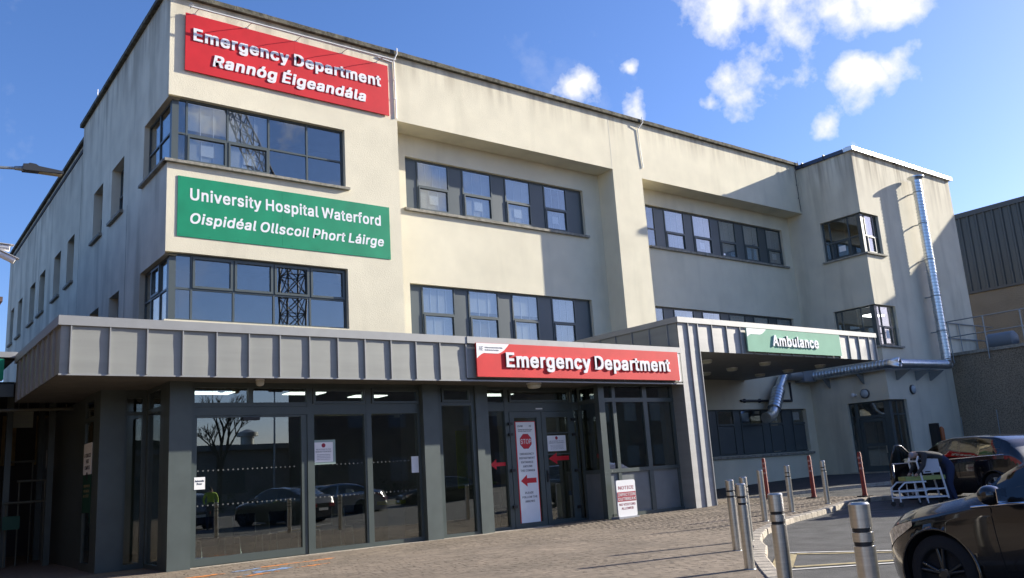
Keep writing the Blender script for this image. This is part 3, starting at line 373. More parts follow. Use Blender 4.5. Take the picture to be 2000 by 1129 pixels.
GLYPH = {"0":[453,[[227,-7,191,-3,158,7,130,24,105,48,85,77,69,113,57,155,50,202,48,254,50,306,57,353,69,395,85,431,106,461,130,484,159,502,191,512,227,516,262,512,295,502,323,484,348,461,368,431,384,395,396,353,403,306,405,254,403,202,396,155,384,113,368,77,348,48,323,24,295,7,263,-3],[227,50,250,52,271,60,290,74,306,92,320,116,330,144,338,176,342,213,344,254,342,295,338,332,330,365,320,393,306,416,290,435,271,449,250,457,227,460,203,457,182,449,163,435,147,416,134,393,123,365,115,332,111,295,109,254,111,213,115,176,123,144,134,116,147,92,163,74,182,60,203,52]]],"1":[453,[[76,0,76,55,391,55,391,0],[276,509,276,0,212,0,212,448,209,448,86,358,86,427,198,509]]],"2":[453,[[64,0,64,47,234,229,252,248,268,266,282,282,294,298,303,312,311,327,316,341,319,356,320,371,319,389,315,405,308,419,298,431,287,441,273,449,258,455,241,458,224,460,205,458,188,454,172,447,159,438,148,427,139,413,132,398,128,381,127,362,66,362,68,391,75,418,86,442,102,464,121,482,143,496,168,507,196,513,225,516,254,513,281,507,306,497,328,482,346,465,361,445,372,423,379,398,381,372,380,354,377,336,371,318,363,299,351,280,336,259,317,235,294,209,267,180,153,60,153,57,389,57,389,0]]],"3":[453,[[218,-7,188,-5,159,1,133,10,108,22,88,38,70,57,57,79,48,104,44,132,109,132,112,115,118,100,126,87,137,76,150,66,165,59,182,54,200,51,219,50,239,51,258,55,275,61,291,69,304,80,315,93,323,108,328,125,329,145,328,163,323,180,316,196,306,211,292,223,275,234,254,241,229,246,201,248,157,248,157,299,288,448,288,452,70,452,70,509,372,509,372,461,211,278,211,289,247,290,279,286,308,276,333,262,354,244,371,222,383,198,391,173,393,145,390,116,383,90,370,66,354,45,333,27,309,12,281,2,251,-5]]],"4":[453,[[40,105,40,158,247,509,311,509,109,166,109,163,413,163,413,105],[282,0,282,121,282,146,282,318,343,318,343,0]]],"5":[453,[[221,-7,192,-5,165,1,140,11,118,25,99,41,83,60,71,82,63,105,60,130,122,130,125,115,130,102,138,89,148,78,160,68,173,60,188,54,204,51,221,50,241,51,259,56,276,64,291,75,304,89,314,104,322,122,326,141,328,162,326,183,321,203,314,221,303,237,290,251,275,262,257,270,238,275,218,277,201,276,184,273,167,268,152,262,139,255,128,246,67,253,96,509,366,509,366,452,151,452,134,301,136,301,148,311,162,318,178,325,194,330,212,333,229,334,252,332,274,328,294,321,313,311,330,299,345,285,358,269,370,251,379,231,386,210,390,187,391,163,388,132,381,102,369,76,352,52,332,32,309,15,282,3,253,-4]]],"6":[453,[[226,-7,196,-4,168,3,142,15,119,31,100,51,84,74,73,101,66,130,64,162,65,187,71,212,80,239,93,268,112,302,137,340,252,509,322,509,151,261,145,261,151,270,157,279,165,288,174,295,184,302,196,307,208,311,221,313,235,314,265,312,291,305,316,295,337,280,355,262,370,240,380,215,387,187,389,157,387,127,379,98,368,73,352,50,333,30,310,14,284,3,257,-4],[226,48,245,50,263,55,279,63,293,73,304,86,314,101,322,119,326,137,327,157,326,178,322,196,314,213,304,228,293,241,279,251,263,259,245,264,226,265,207,264,190,259,174,252,160,241,148,229,138,214,131,197,126,179,125,158,126,138,131,119,138,102,148,86,160,73,174,63,190,55,207,50]]],"7":[453,[[97,0,323,448,323,452,62,452,62,509,391,509,391,449,165,0]]],"8":[453,[[226,-7,193,-5,163,1,136,11,111,25,91,42,74,62,62,84,54,109,52,135,53,156,58,176,65,195,75,212,87,228,101,241,117,252,134,260,153,265,153,267,129,276,109,289,93,308,80,330,73,354,70,380,73,405,79,429,90,450,106,469,124,485,146,498,170,508,197,514,226,516,255,514,282,508,306,498,328,485,346,469,361,450,373,429,379,405,382,380,379,354,372,330,359,308,343,289,323,276,300,267,300,265,319,260,335,252,351,241,365,228,377,212,387,195,395,176,399,156,401,135,398,109,391,84,378,62,362,42,341,25,317,11,289,1,259,-5],[226,49,248,50,267,54,285,60,300,69,313,79,323,91,331,106,335,121,337,139,335,157,330,173,322,189,312,202,298,213,283,223,265,230,247,234,226,235,206,234,187,230,169,223,154,213,140,202,130,189,122,173,117,157,115,139,117,121,121,106,129,91,139,79,152,69,167,60,185,54,205,50],[226,290,244,291,260,294,274,300,287,308,298,318,307,330,314,344,318,359,319,376,318,392,314,407,308,420,299,432,288,442,275,449,260,455,244,459,226,460,208,459,192,455,177,449,164,442,153,432,145,420,138,407,134,392,133,376,134,359,138,344,145,330,154,318,165,308,178,300,193,294,209,291]]],"9":[453,[[226,516,256,513,285,506,310,494,333,478,352,458,368,434,380,408,387,378,389,347,387,322,382,296,373,270,359,240,340,207,315,168,200,0,130,0,301,248,307,248,302,238,295,229,287,221,278,214,268,207,257,202,245,198,232,195,218,195,188,197,161,203,137,214,116,229,98,247,83,269,72,294,66,321,64,352,66,382,73,411,85,436,101,459,120,479,143,494,168,506,196,513],[226,460,207,459,190,454,174,446,160,435,148,423,138,407,131,390,127,372,125,352,127,331,131,313,138,295,148,280,160,268,174,257,190,250,207,245,226,243,245,245,263,249,279,257,293,267,305,280,314,295,322,312,326,330,327,350,326,371,322,390,314,407,305,422,293,435,279,446,263,454,245,459]]],"A":[480,[[16,0,201,509,276,509,463,0,395,0,287,302,264,372,232,478,245,478,233,437,222,402,213,371,191,302,85,0],[110,142,110,199,370,199,370,142]]],"B":[456,[[60,0,60,509,241,509,274,507,304,501,329,491,350,477,367,461,381,442,390,421,396,398,398,374,397,353,393,336,387,320,378,307,368,295,356,286,343,278,329,272,315,267,315,262,331,260,347,254,363,245,378,234,391,220,402,203,411,184,416,161,418,136,416,111,410,88,400,67,386,48,368,31,344,18,317,8,284,2,247,0],[125,57,245,57,281,60,309,67,330,80,344,96,353,115,355,137,354,153,350,169,342,184,333,197,320,209,306,218,289,225,269,229,248,231,125,231],[125,285,238,285,256,287,273,290,288,296,302,304,314,314,323,326,330,340,335,355,336,372,333,393,326,412,313,429,294,442,270,449,240,452,125,452]]],"C":[510,[[267,-7,225,-3,186,7,150,25,119,49,92,79,70,115,53,157,44,203,40,254,44,305,53,352,70,393,92,429,119,459,150,484,186,501,225,512,267,516,293,514,317,511,340,504,362,496,383,485,402,471,419,456,435,438,448,418,459,397,467,373,473,348,408,348,404,365,397,380,389,395,380,407,369,418,357,428,344,437,330,444,315,449,300,453,284,455,267,456,237,453,209,445,184,432,161,414,141,391,125,364,113,332,106,295,103,254,106,213,113,177,125,145,141,117,161,94,184,76,210,63,237,56,267,53,284,54,300,56,315,60,330,65,344,72,357,81,369,90,380,102,389,114,397,128,404,144,408,160,473,160,467,135,459,112,448,91,435,71,420,53,402,38,383,24,363,13,341,5,317,-2,293,-6]]],"D":[502,[[219,0,96,0,96,57,215,57,254,60,288,68,318,81,343,99,363,122,379,149,390,181,397,216,399,255,397,294,390,329,379,361,364,388,344,410,320,428,291,441,258,449,221,452,93,452,93,509,225,509,273,505,315,495,353,478,385,455,412,426,433,391,449,351,458,306,462,255,458,205,449,159,433,119,411,83,384,54,351,31,312,14,268,3],[125,509,125,0,60,0,60,509]]],"E":[419,[[60,0,60,509,372,509,372,452,125,452,125,286,355,286,355,229,125,229,125,57,375,57,375,0]]],"F":[410,[[60,0,60,509,369,509,369,452,125,452,125,278,346,278,346,221,125,221,125,0]]],"G":[520,[[269,-7,225,-3,185,7,149,25,118,49,91,79,69,116,53,157,43,203,40,254,43,305,53,352,69,393,91,429,117,459,149,484,184,501,223,512,265,516,291,514,316,510,340,504,363,494,384,483,403,469,421,453,436,436,449,416,460,395,468,373,474,349,408,349,402,365,395,379,387,393,378,406,368,417,356,427,344,436,330,443,315,448,300,453,283,455,265,456,236,453,209,445,183,432,160,414,141,392,125,364,113,332,106,295,103,254,106,213,113,177,125,145,141,117,161,95,184,76,210,63,238,56,269,53,296,55,322,61,345,71,365,85,382,102,396,123,407,147,413,173,415,202,434,199,283,199,283,256,478,256,478,200,475,160,466,124,451,91,431,62,406,38,377,19,344,5,308,-4]]],"H":[517,[[60,0,60,509,125,509,125,289,392,289,392,509,457,509,457,0,392,0,392,232,125,232,125,0]]],"I":[300,[[31,0,31,57,118,57,118,452,31,452,31,509,269,509,269,452,183,452,183,57,269,57,269,0]]],"K":[467,[[104,145,104,216,139,261,174,303,212,344,364,509,448,509,231,276,228,276],[60,0,60,509,125,509,125,334,124,225,125,193,125,0],[372,0,188,259,228,309,449,0]]],"L":[393,[[60,0,60,509,125,509,125,57,361,57,361,0]]],"M":[628,[[60,0,60,509,152,509,277,187,287,159,299,123,311,84,322,49,307,49,318,83,330,121,342,158,352,187,476,509,568,509,568,0,504,0,504,291,504,327,505,369,506,413,507,457,513,457,498,409,482,363,467,322,456,291,342,0,286,0,170,291,159,321,145,361,129,408,112,457,119,457,120,416,121,372,122,328,122,291,122,0]]],"N":[523,[[60,0,60,509,136,509,343,183,363,151,388,107,414,55,405,54,401,108,399,157,399,195,399,509,463,509,463,0,387,0,202,290,177,331,148,381,108,452,119,454,122,384,124,328,125,291,125,0]]],"O":[533,[[267,-7,225,-3,186,7,150,25,119,49,92,79,70,115,53,157,44,203,40,254,44,305,53,352,70,393,92,429,119,459,150,484,186,501,225,512,267,516,309,512,348,501,384,484,415,459,442,429,464,393,480,352,490,305,493,254,490,203,480,157,464,115,442,79,415,49,384,25,348,7,309,-3],[267,53,296,55,324,63,349,76,372,94,392,116,408,144,420,176,428,213,430,254,428,295,420,332,408,365,392,392,372,415,349,433,324,446,296,453,267,456,237,453,210,445,184,433,161,415,142,392,125,364,113,332,106,295,103,254,106,213,113,176,125,144,142,117,161,94,184,76,210,63,237,55]]],"P":[445,[[60,0,60,509,235,509,272,506,305,499,332,487,356,471,375,452,390,430,400,404,407,377,409,348,407,318,400,291,390,265,375,243,356,223,332,207,305,195,272,188,235,186,109,186,109,242,233,242,257,244,279,248,297,256,312,266,324,279,333,294,339,310,343,328,344,348,343,367,339,385,333,402,324,416,312,428,297,439,279,446,257,451,232,452,125,452,125,0]]],"R":[449,[[60,0,60,509,236,509,273,506,305,500,333,489,356,473,376,455,390,433,401,408,407,381,409,352,407,323,401,296,390,271,376,250,356,232,333,217,305,206,273,200,236,198,96,198,96,255,234,255,258,256,280,260,298,267,313,276,325,287,334,300,340,316,344,333,345,352,344,371,340,389,334,405,325,419,313,430,298,440,279,446,258,451,233,452,125,452,125,0],[353,0,230,229,303,229,428,0]]],"S":[447,[[224,-9,188,-7,156,-1,128,9,102,23,81,40,64,60,51,83,42,109,38,137,104,137,108,118,114,102,123,88,136,76,150,66,166,59,185,53,204,50,224,49,246,50,267,54,286,60,303,69,317,79,329,92,338,106,344,122,346,139,344,154,340,168,332,179,322,189,310,197,296,205,280,211,263,217,245,222,184,239,145,253,112,269,86,289,67,313,56,341,52,372,54,400,62,425,75,448,92,468,113,484,138,498,165,508,195,514,227,516,259,514,289,508,316,498,340,484,360,468,377,449,390,427,398,403,401,378,337,378,332,402,320,421,302,437,280,449,254,456,225,459,204,457,185,454,167,448,152,440,139,430,129,418,121,405,117,391,115,376,117,359,122,345,131,334,142,324,155,315,169,308,212,293,264,279,312,264,328,256,344,248,359,238,372,226,384,213,395,198,402,180,407,161,408,139,406,112,399,87,386,64,370,43,349,25,323,11,294,0,261,-7]]],"T":[449,[[32,452,32,509,417,509,417,452,257,452,257,0,193,0,193,452]]],"U":[517,[[259,-8,220,-6,186,2,154,15,126,33,103,55,85,80,71,108,63,140,60,173,60,509,124,509,124,178,126,155,132,133,141,113,153,95,169,80,187,68,208,59,232,53,259,52,285,53,309,59,331,68,349,80,364,95,377,113,385,133,391,155,393,178,393,509,457,509,457,173,454,140,446,108,433,80,414,55,391,33,363,15,332,2,297,-6]]],"V":[480,[[204,0,16,509,84,509,192,206,215,137,248,31,235,31,247,71,257,107,267,138,290,206,395,509,463,509,278,0]]],"W":[686,[[155,0,16,509,82,509,163,196,175,145,187,94,197,40,189,40,200,94,211,145,224,196,306,509,380,509,462,196,474,145,486,94,497,40,488,40,499,94,510,145,523,196,603,509,670,509,530,0,455,0,368,323,351,391,346,417,341,445,336,475,350,475,335,395,330,371,324,347,318,323,230,0]]],"Y":[472,[[203,0,203,208,16,509,91,509,192,344,222,292,231,274,240,254,250,230,224,230,233,254,242,275,251,293,280,344,381,509,455,509,268,208,268,0]]],"a":[389,[[160,-9,137,-7,115,-3,94,5,76,15,60,29,48,45,38,63,32,84,30,108,32,128,36,146,43,161,53,174,64,184,78,193,92,200,108,206,125,211,178,220,234,227,247,229,257,231,265,235,271,240,274,246,276,255,276,257,275,272,272,285,267,297,260,307,251,315,240,322,227,327,212,330,196,331,178,330,163,327,149,322,137,316,127,309,118,301,110,292,104,283,100,274,41,291,51,313,64,331,79,346,95,358,114,368,133,375,153,380,173,383,194,384,208,384,223,382,239,379,255,375,271,369,286,360,300,350,312,336,322,320,330,301,335,278,337,251,337,0,277,0,277,52,272,52,267,43,260,34,252,25,242,16,229,8,215,1,199,-4,181,-7],[170,45,192,47,211,51,228,59,242,68,254,80,263,93,270,108,274,122,276,138,276,190,259,182,231,176,200,171,175,168,161,166,147,163,134,159,122,153,112,147,103,139,97,130,93,118,92,105,93,93,96,82,102,72,109,64,119,57,130,52,142,48,156,46]]],"b":[424,[[229,-8,208,-7,189,-3,172,4,159,12,147,21,138,31,118,59,112,59,112,0,53,0,53,509,114,509,114,319,118,319,137,346,147,355,158,364,171,373,188,379,207,383,229,384,259,382,287,374,313,361,335,342,354,320,370,293,381,261,388,227,390,189,388,151,381,116,370,84,355,57,336,34,313,16,288,3,260,-6],[220,47,242,49,262,55,279,66,294,80,306,97,316,117,323,139,327,163,328,189,327,215,323,239,316,261,307,281,295,298,280,311,262,322,243,328,220,330,198,328,178,322,161,312,147,299,134,282,125,263,118,241,114,216,113,189,114,162,118,138,125,115,135,95,147,78,162,65,179,55,198,49]]],"c":[396,[[207,-8,174,-5,144,3,117,16,93,35,72,58,56,85,44,116,37,150,34,187,37,225,44,260,56,291,72,318,93,341,117,360,144,374,174,382,207,384,226,384,243,381,260,377,276,371,291,364,305,356,318,346,330,335,340,322,349,308,356,293,362,277,303,262,300,272,295,281,290,289,270,311,261,316,252,321,242,325,231,328,220,329,207,330,184,328,163,321,145,310,130,296,118,278,108,258,102,236,98,212,96,187,98,163,102,139,108,117,118,97,130,80,145,66,163,55,184,49,207,46,220,47,232,49,243,52,253,55,262,60,271,66,279,73,285,80,292,89,297,98,301,107,304,117,363,102,357,86,350,70,341,56,331,43,319,32,306,21,292,12,277,5,261,-1,244,-5,226,-7]]],"d":[424,[[195,-8,165,-6,137,3,111,16,89,34,70,57,55,84,43,116,36,151,34,189,36,227,43,261,55,293,70,320,89,342,112,361,137,374,165,382,196,384,218,383,237,379,253,373,267,364,278,355,287,346,306,319,311,319,311,509,372,509,372,0,313,0,313,59,307,59,287,31,277,21,266,12,252,4,236,-3,217,-7],[205,47,226,49,246,55,263,65,278,78,290,95,299,115,306,138,310,162,312,189,310,216,306,241,300,263,290,282,278,299,263,312,246,322,227,328,205,330,182,328,162,322,145,311,130,298,118,281,108,261,102,239,98,215,96,189,98,163,102,139,109,117,118,97,130,80,145,66,162,55,182,49]]],"e":[404,[[212,-8,177,-5,145,3,117,16,92,35,72,58,56,85,44,116,37,150,34,187,36,224,44,258,55,290,71,317,91,340,115,359,142,373,172,382,205,384,226,383,246,380,266,374,285,366,303,355,319,341,334,324,347,305,357,282,365,256,370,227,371,194,371,169,75,169,75,221,338,221,310,202,308,226,304,248,298,269,288,286,277,301,263,314,246,323,227,328,205,330,183,328,164,323,146,313,131,301,119,286,109,270,102,251,97,231,96,211,96,178,98,151,102,127,110,106,121,88,135,73,151,61,169,53,190,48,212,46,227,47,241,49,254,53,265,58,276,65,285,73,294,82,300,93,306,105,365,91,358,72,348,55,335,39,320,26,302,14,283,4,261,-3,237,-7]]],"f":[254,[[228,379,228,327,6,327,6,379],[81,0,81,432,82,452,87,470,96,486,107,499,120,510,135,519,152,525,169,529,187,530,222,527,243,521,227,468,215,472,195,474,178,472,164,468,154,460,147,449,143,435,142,419,142,0]]],"g":[425,[[207,-151,180,-149,156,-146,134,-140,114,-132,97,-122,82,-110,70,-97,59,-84,51,-69,101,-41,122,-66,131,-74,142,-82,154,-88,169,-93,187,-96,207,-97,236,-95,261,-87,282,-75,298,-58,308,-34,311,-6,311,68,306,68,287,41,277,32,266,23,252,16,236,10,217,6,195,5,165,7,138,14,113,27,90,43,71,65,55,90,43,120,36,154,34,191,36,229,43,263,55,293,71,320,90,342,112,361,138,374,166,382,196,384,218,383,237,379,253,373,267,365,279,356,288,346,308,319,313,319,313,379,372,379,372,-9,370,-40,363,-67,350,-90,334,-109,314,-124,291,-136,265,-144,237,-149],[205,59,227,61,246,66,264,75,278,87,290,103,300,121,307,142,311,166,312,193,311,219,307,242,300,264,291,283,279,299,264,312,247,322,227,328,205,330,182,328,163,322,145,312,130,298,118,282,109,262,102,241,98,218,96,193,98,167,102,144,109,123,118,104,131,88,145,76,163,66,183,61]]],"h":[410,[[114,227,114,0,53,0,53,509,114,509,114,287,102,287,116,319,132,344,152,362,175,374,200,382,227,384,252,383,275,377,295,369,313,356,328,340,341,321,350,298,355,271,357,240,357,0,296,0,296,235,293,263,286,286,273,304,256,318,235,326,210,329,192,328,176,324,161,317,147,308,136,297,126,283,119,266,115,248]]],"i":[167,[[53,0,53,379,114,379,114,0],[84,443,73,444,63,448,54,455,47,463,43,472,41,483,43,494,47,504,54,512,63,518,73,522,84,524,95,522,105,518,114,512,121,504,125,494,126,483,125,472,121,463,114,455,105,448,95,444]]],"k":[381,[[110,137,110,212,121,212,284,379,360,379,184,199,177,199],[53,0,53,509,114,509,114,0],[294,0,148,186,191,229,372,0]]],"l":[189,[[139,-2,112,0,91,8,74,20,62,37,55,59,53,84,53,509,114,509,114,99,114,83,117,71,120,62,126,57,135,53,146,52,160,53,170,54,181,3,162,-1]]],"m":[610,[[53,0,53,379,112,379,112,295,108,295,114,314,122,331,132,346,144,358,158,368,172,376,187,382,203,385,219,386,245,383,268,375,287,361,303,342,314,320,321,295,312,295,318,312,326,329,337,343,350,356,364,366,381,375,398,381,417,385,437,386,458,385,478,380,497,372,514,361,529,346,541,328,550,307,555,283,557,255,557,0,496,0,496,254,493,279,485,298,473,313,456,323,438,329,419,330,402,329,387,326,374,320,363,312,353,302,345,290,340,277,336,263,335,247,335,0,274,0,274,260,272,280,265,297,253,311,238,322,220,328,199,330,185,329,171,326,158,320,145,312,135,302,126,289,119,274,115,257,114,238,114,0]]],"n":[410,[[114,227,114,0,53,0,53,379,112,379,112,287,102,287,116,319,132,344,152,362,175,374,200,382,227,384,252,383,275,377,295,369,313,356,328,340,341,321,350,298,355,271,357,240,357,0,296,0,296,235,293,263,286,286,273,304,256,318,235,326,210,329,192,328,176,324,161,317,147,308,136,297,126,283,119,266,115,248]]],"o":[415,[[207,-8,174,-5,144,3,117,16,93,35,72,58,56,85,44,116,37,150,34,187,37,225,44,260,56,291,72,318,93,341,117,360,144,374,174,382,207,384,241,382,271,374,299,360,323,341,343,318,359,291,371,260,379,225,381,187,379,150,371,116,359,85,343,58,323,35,299,16,271,3,241,-5],[207,46,231,49,252,55,270,66,285,80,298,97,307,117,314,139,318,163,319,187,318,212,314,236,307,258,298,278,285,296,270,310,252,321,231,328,207,330,184,328,163,321,145,310,130,296,118,278,108,258,102,236,98,212,96,187,98,163,102,139,108,117,118,97,130,80,145,66,163,55,184,49]]],"p":[424,[[53,-143,53,379,112,379,112,319,118,319,137,346,147,355,158,364,171,373,188,379,207,383,229,384,259,382,287,374,313,361,335,342,354,320,370,293,381,261,388,227,390,189,388,151,381,116,370,84,355,57,336,34,313,16,288,3,260,-6,229,-8,208,-7,189,-3,173,4,159,12,147,21,138,31,118,59,114,59,114,-143],[220,47,242,49,262,55,279,66,294,80,306,97,316,117,323,139,327,163,328,189,327,215,323,239,316,261,307,281,295,298,280,311,262,322,243,328,220,330,198,328,178,322,161,312,147,299,134,282,125,263,118,241,114,216,113,189,114,162,118,138,125,115,135,95,147,78,162,65,179,55,198,49]]],"q":[424,[[372,-143,311,-143,311,59,306,59,287,31,277,21,266,12,252,4,236,-3,217,-7,195,-8,165,-6,137,3,111,16,89,34,70,57,55,84,43,116,36,151,34,189,36,227,43,261,55,293,70,320,89,342,112,361,137,374,165,382,196,384,218,383,237,379,253,373,267,364,278,355,287,346,307,319,313,319,313,379,372,379],[205,47,226,49,246,55,263,65,278,78,290,95,299,115,306,138,310,162,312,189,310,216,306,241,300,263,290,282,278,299,263,312,246,322,227,328,205,330,182,328,162,322,145,311,130,298,118,281,108,261,102,239,98,215,96,189,98,163,102,139,109,117,118,97,130,80,145,66,162,55,182,49]]],"r":[259,[[53,0,53,379,112,379,112,321,115,321,124,339,137,354,152,367,171,377,191,383,213,385,229,384,243,384,243,322,230,324,207,326,190,324,174,321,159,315,146,306,135,296,126,284,119,269,115,254,114,237,114,0]]],"s":[365,[[182,-8,157,-7,133,-3,112,3,93,12,76,24,62,38,50,54,41,73,36,94,94,107,101,87,111,72,124,60,141,52,160,47,181,45,206,47,227,53,244,62,258,74,265,88,268,103,266,115,262,126,254,136,243,144,229,150,212,155,149,170,118,180,92,192,72,208,58,227,50,249,47,274,49,295,55,314,65,332,79,347,95,360,115,370,137,378,161,383,187,384,212,383,234,379,254,372,271,363,286,352,299,339,309,324,318,308,324,290,268,277,262,291,254,304,243,316,228,325,210,331,187,333,166,331,147,326,131,317,119,305,111,292,109,277,110,264,115,253,124,243,136,235,152,229,172,223,229,209,261,200,287,187,306,171,320,153,328,131,331,107,329,85,323,65,312,47,298,31,281,18,260,6,236,-2,210,-7]]],"t":[227,[[204,379,204,327,6,327,6,379],[65,471,126,471,126,98,127,83,130,70,136,61,144,55,156,51,170,50,185,51,202,54,213,2,192,-3,168,-4,138,-1,113,7,92,21,77,41,68,64,65,93]]],"u":[410,[[182,-5,158,-3,135,2,115,11,97,23,82,39,69,59,60,82,54,109,53,139,53,379,114,379,114,144,116,117,124,94,137,75,154,61,175,53,200,50,218,51,234,55,249,62,263,71,274,83,283,97,290,113,295,132,296,153,296,379,357,379,357,0,298,0,298,92,307,92,294,60,277,35,257,17,234,5,209,-3]]],"v":[389,[[163,0,17,379,84,379,165,155,173,132,180,110,187,87,206,21,184,21,203,87,209,110,216,132,224,155,305,379,371,379,226,0]]],"w":[567,[[138,0,23,379,87,379,133,214,154,137,161,107,168,75,175,41,165,41,172,74,179,105,186,135,206,214,252,379,316,379,362,214,382,136,388,106,395,75,402,41,391,41,399,75,406,106,413,135,434,214,480,379,545,379,429,0,368,0,319,172,305,225,291,280,277,338,291,338,277,280,263,225,248,172,199,0]]],"x":[379,[[21,0,171,218,171,171,29,379,100,379,147,306,179,253,207,206,175,206,185,221,194,237,202,253,211,270,222,287,233,306,282,379,352,379,209,169,209,214,358,0,287,0,231,85,200,136,173,182,205,182,178,136,170,120,160,103,148,85,91,0]]],"y":[389,[[47,-139,61,-86,71,-87,83,-89,94,-90,104,-89,113,-86,122,-81,130,-74,138,-64,145,-51,151,-36,163,-1,17,379,84,379,165,155,173,132,180,109,187,87,206,21,184,21,202,87,209,110,216,132,224,155,305,379,371,379,204,-58,196,-77,187,-93,177,-107,165,-119,153,-128,139,-136,125,-141,109,-144,91,-145,65,-143]]],"z":[380,[[42,0,42,46,254,320,254,323,48,323,48,379,333,379,333,331,126,60,126,56,339,56,339,0]]],"É":[419,[[60,0,60,509,372,509,372,452,125,452,125,286,355,286,355,229,125,229,125,57,375,57,375,0],[191,558,239,659,307,659,241,558]]],"á":[389,[[160,-9,137,-7,115,-3,94,5,76,15,60,29,48,45,38,63,32,84,30,108,32,128,36,146,43,161,53,174,64,184,78,193,92,200,108,206,125,211,178,220,234,227,247,229,257,231,265,235,271,240,274,246,276,255,276,257,275,272,272,285,267,297,260,307,251,315,240,322,227,327,212,330,196,331,178,330,163,327,149,322,137,316,127,309,118,301,110,292,104,283,100,274,41,291,51,313,64,331,79,346,95,358,114,368,133,375,153,380,173,383,194,384,208,384,223,382,239,379,255,375,271,369,286,360,300,350,312,336,322,320,330,301,335,278,337,251,337,0,277,0,277,52,272,52,267,43,260,34,252,25,242,16,229,8,215,1,199,-4,181,-7],[170,45,192,47,211,51,228,59,242,68,254,80,263,93,270,108,274,122,276,138,276,190,259,182,231,176,200,171,175,168,161,166,147,163,134,159,122,153,112,147,103,139,97,130,93,118,92,105,93,93,96,82,102,72,109,64,119,57,130,52,142,48,156,46],[162,429,210,529,278,529,212,429]]],"é":[404,[[212,-8,177,-5,145,3,117,16,92,35,72,58,56,85,44,116,37,150,34,187,36,224,44,258,55,290,71,317,91,340,115,359,142,373,172,382,205,384,226,383,246,380,266,374,285,366,303,355,319,341,334,324,347,305,357,282,365,256,370,227,371,194,371,169,75,169,75,221,338,221,310,202,308,226,304,248,298,269,288,286,277,301,263,314,246,323,227,328,205,330,183,328,164,323,146,313,131,301,119,286,109,270,102,251,97,231,96,211,96,178,98,151,102,127,110,106,121,88,135,73,151,61,169,53,190,48,212,46,227,47,241,49,254,53,265,58,276,65,285,73,294,82,300,93,306,105,365,91,358,72,348,55,335,39,320,26,302,14,283,4,261,-3,237,-7],[177,429,225,529,293,529,227,429]]],"í":[167,[[53,0,53,379,114,379,114,0],[57,429,104,529,173,529,107,429]]],"ó":[415,[[207,-8,174,-5,144,3,117,16,93,35,72,58,56,85,44,116,37,150,34,187,37,225,44,260,56,291,72,318,93,341,117,360,144,374,174,382,207,384,241,382,271,374,299,360,323,341,343,318,359,291,371,260,379,225,381,187,379,150,371,116,359,85,343,58,323,35,299,16,271,3,241,-5],[207,46,231,49,252,55,270,66,285,80,298,97,307,117,314,139,318,163,319,187,318,212,314,236,307,258,298,278,285,296,270,310,252,321,231,328,207,330,184,328,163,321,145,310,130,296,118,278,108,258,102,236,98,212,96,187,98,163,102,139,108,117,118,97,130,80,145,66,163,55,184,49],[181,429,228,529,297,529,231,429]]]," ":[188,[]]}
def glyph_mesh(ch, bold, res=0):
    key = (ch, bold)
    if key in GCACHE: return GCACHE[key]
    cu = bpy.data.curves.new('g', 'CURVE'); cu.dimensions = '2D'; cu.fill_mode = 'BOTH'; cu.extrude = .05
    for cont in GLYPH[ch][1]:
        n = len(cont)//2; sp = cu.splines.new('POLY'); sp.points.add(n-1); sp.use_cyclic_u = True
        for i in range(n): sp.points[i].co = (cont[2*i]/1000, cont[2*i+1]/1000, 0, 1)
    ob = bpy.data.objects.new('g', cu); SC.collection.objects.link(ob); bpy.context.view_layer.update()
    dg = bpy.context.evaluated_depsgraph_get(); me = bpy.data.meshes.new_from_object(ob.evaluated_get(dg))
    r_ = ([tuple(v.co) for v in me.vertices], [tuple(p.vertices) for p in me.polygons])
    bpy.data.objects.remove(ob); bpy.data.curves.remove(cu); bpy.data.meshes.remove(me); GCACHE[key] = r_; return r_
GCACHE = {}
def text_chars(body, width, cap, thick, shear=0.0, bold=.020, at=(0, 0, 0), axis='y', track=.014):
    """one MB per character, standing upright and facing -Y (or -X); 'at' = left end of the baseline, on the back face"""
    pen = 0; items = []
    for ch in body:
        adv, _ = GLYPH[ch]
        if ch != ' ': items.append((ch, pen))
        pen += adv/1000+track+(bold if ch != ' ' else -.04)
    allx = []
    for ch, p in items:
        for v in glyph_mesh(ch, bold)[0]: allx.append(p+v[0]+shear*v[1])
    x0, x1 = min(allx), max(allx); sx = width/(x1-x0); sz = cap/(.509+2*bold); res = []
    for ch, p in items:
        vs, fs = glyph_mesh(ch, bold); mb = MB(); o = []
        for v in vs:
            X = (p+v[0]+shear*v[1]-x0)*sx; Z = (v[1]+bold)*sz; D = -(v[2]+.05)/.1*thick
            o.append((at[0]+X, at[1]+D, at[2]+Z) if axis == 'y' else (at[0]+D, at[1]-X, at[2]+Z))
        hb = bold*.9
        for q_, (ox, oz) in enumerate(((-1, -1), (1, -1), (-1, 1), (1, 1), (0, 0))):
            e_ = -.00006*(q_+1) if thick > .01 else -.00004*(q_+1); dx_, dz_ = ox*hb*sx, oz*hb*.8*sz
            mb.add([(v[0]+dx_, v[1]+e_, v[2]+dz_) if axis == 'y' else (v[0]+e_, v[1]-dx_, v[2]+dz_) for v in o], fs)
        res.append(mb)
    return res
def letters(parent, mbs, mt, name='letter'):
    for mb in mbs: part(name, mb, mt, parent)
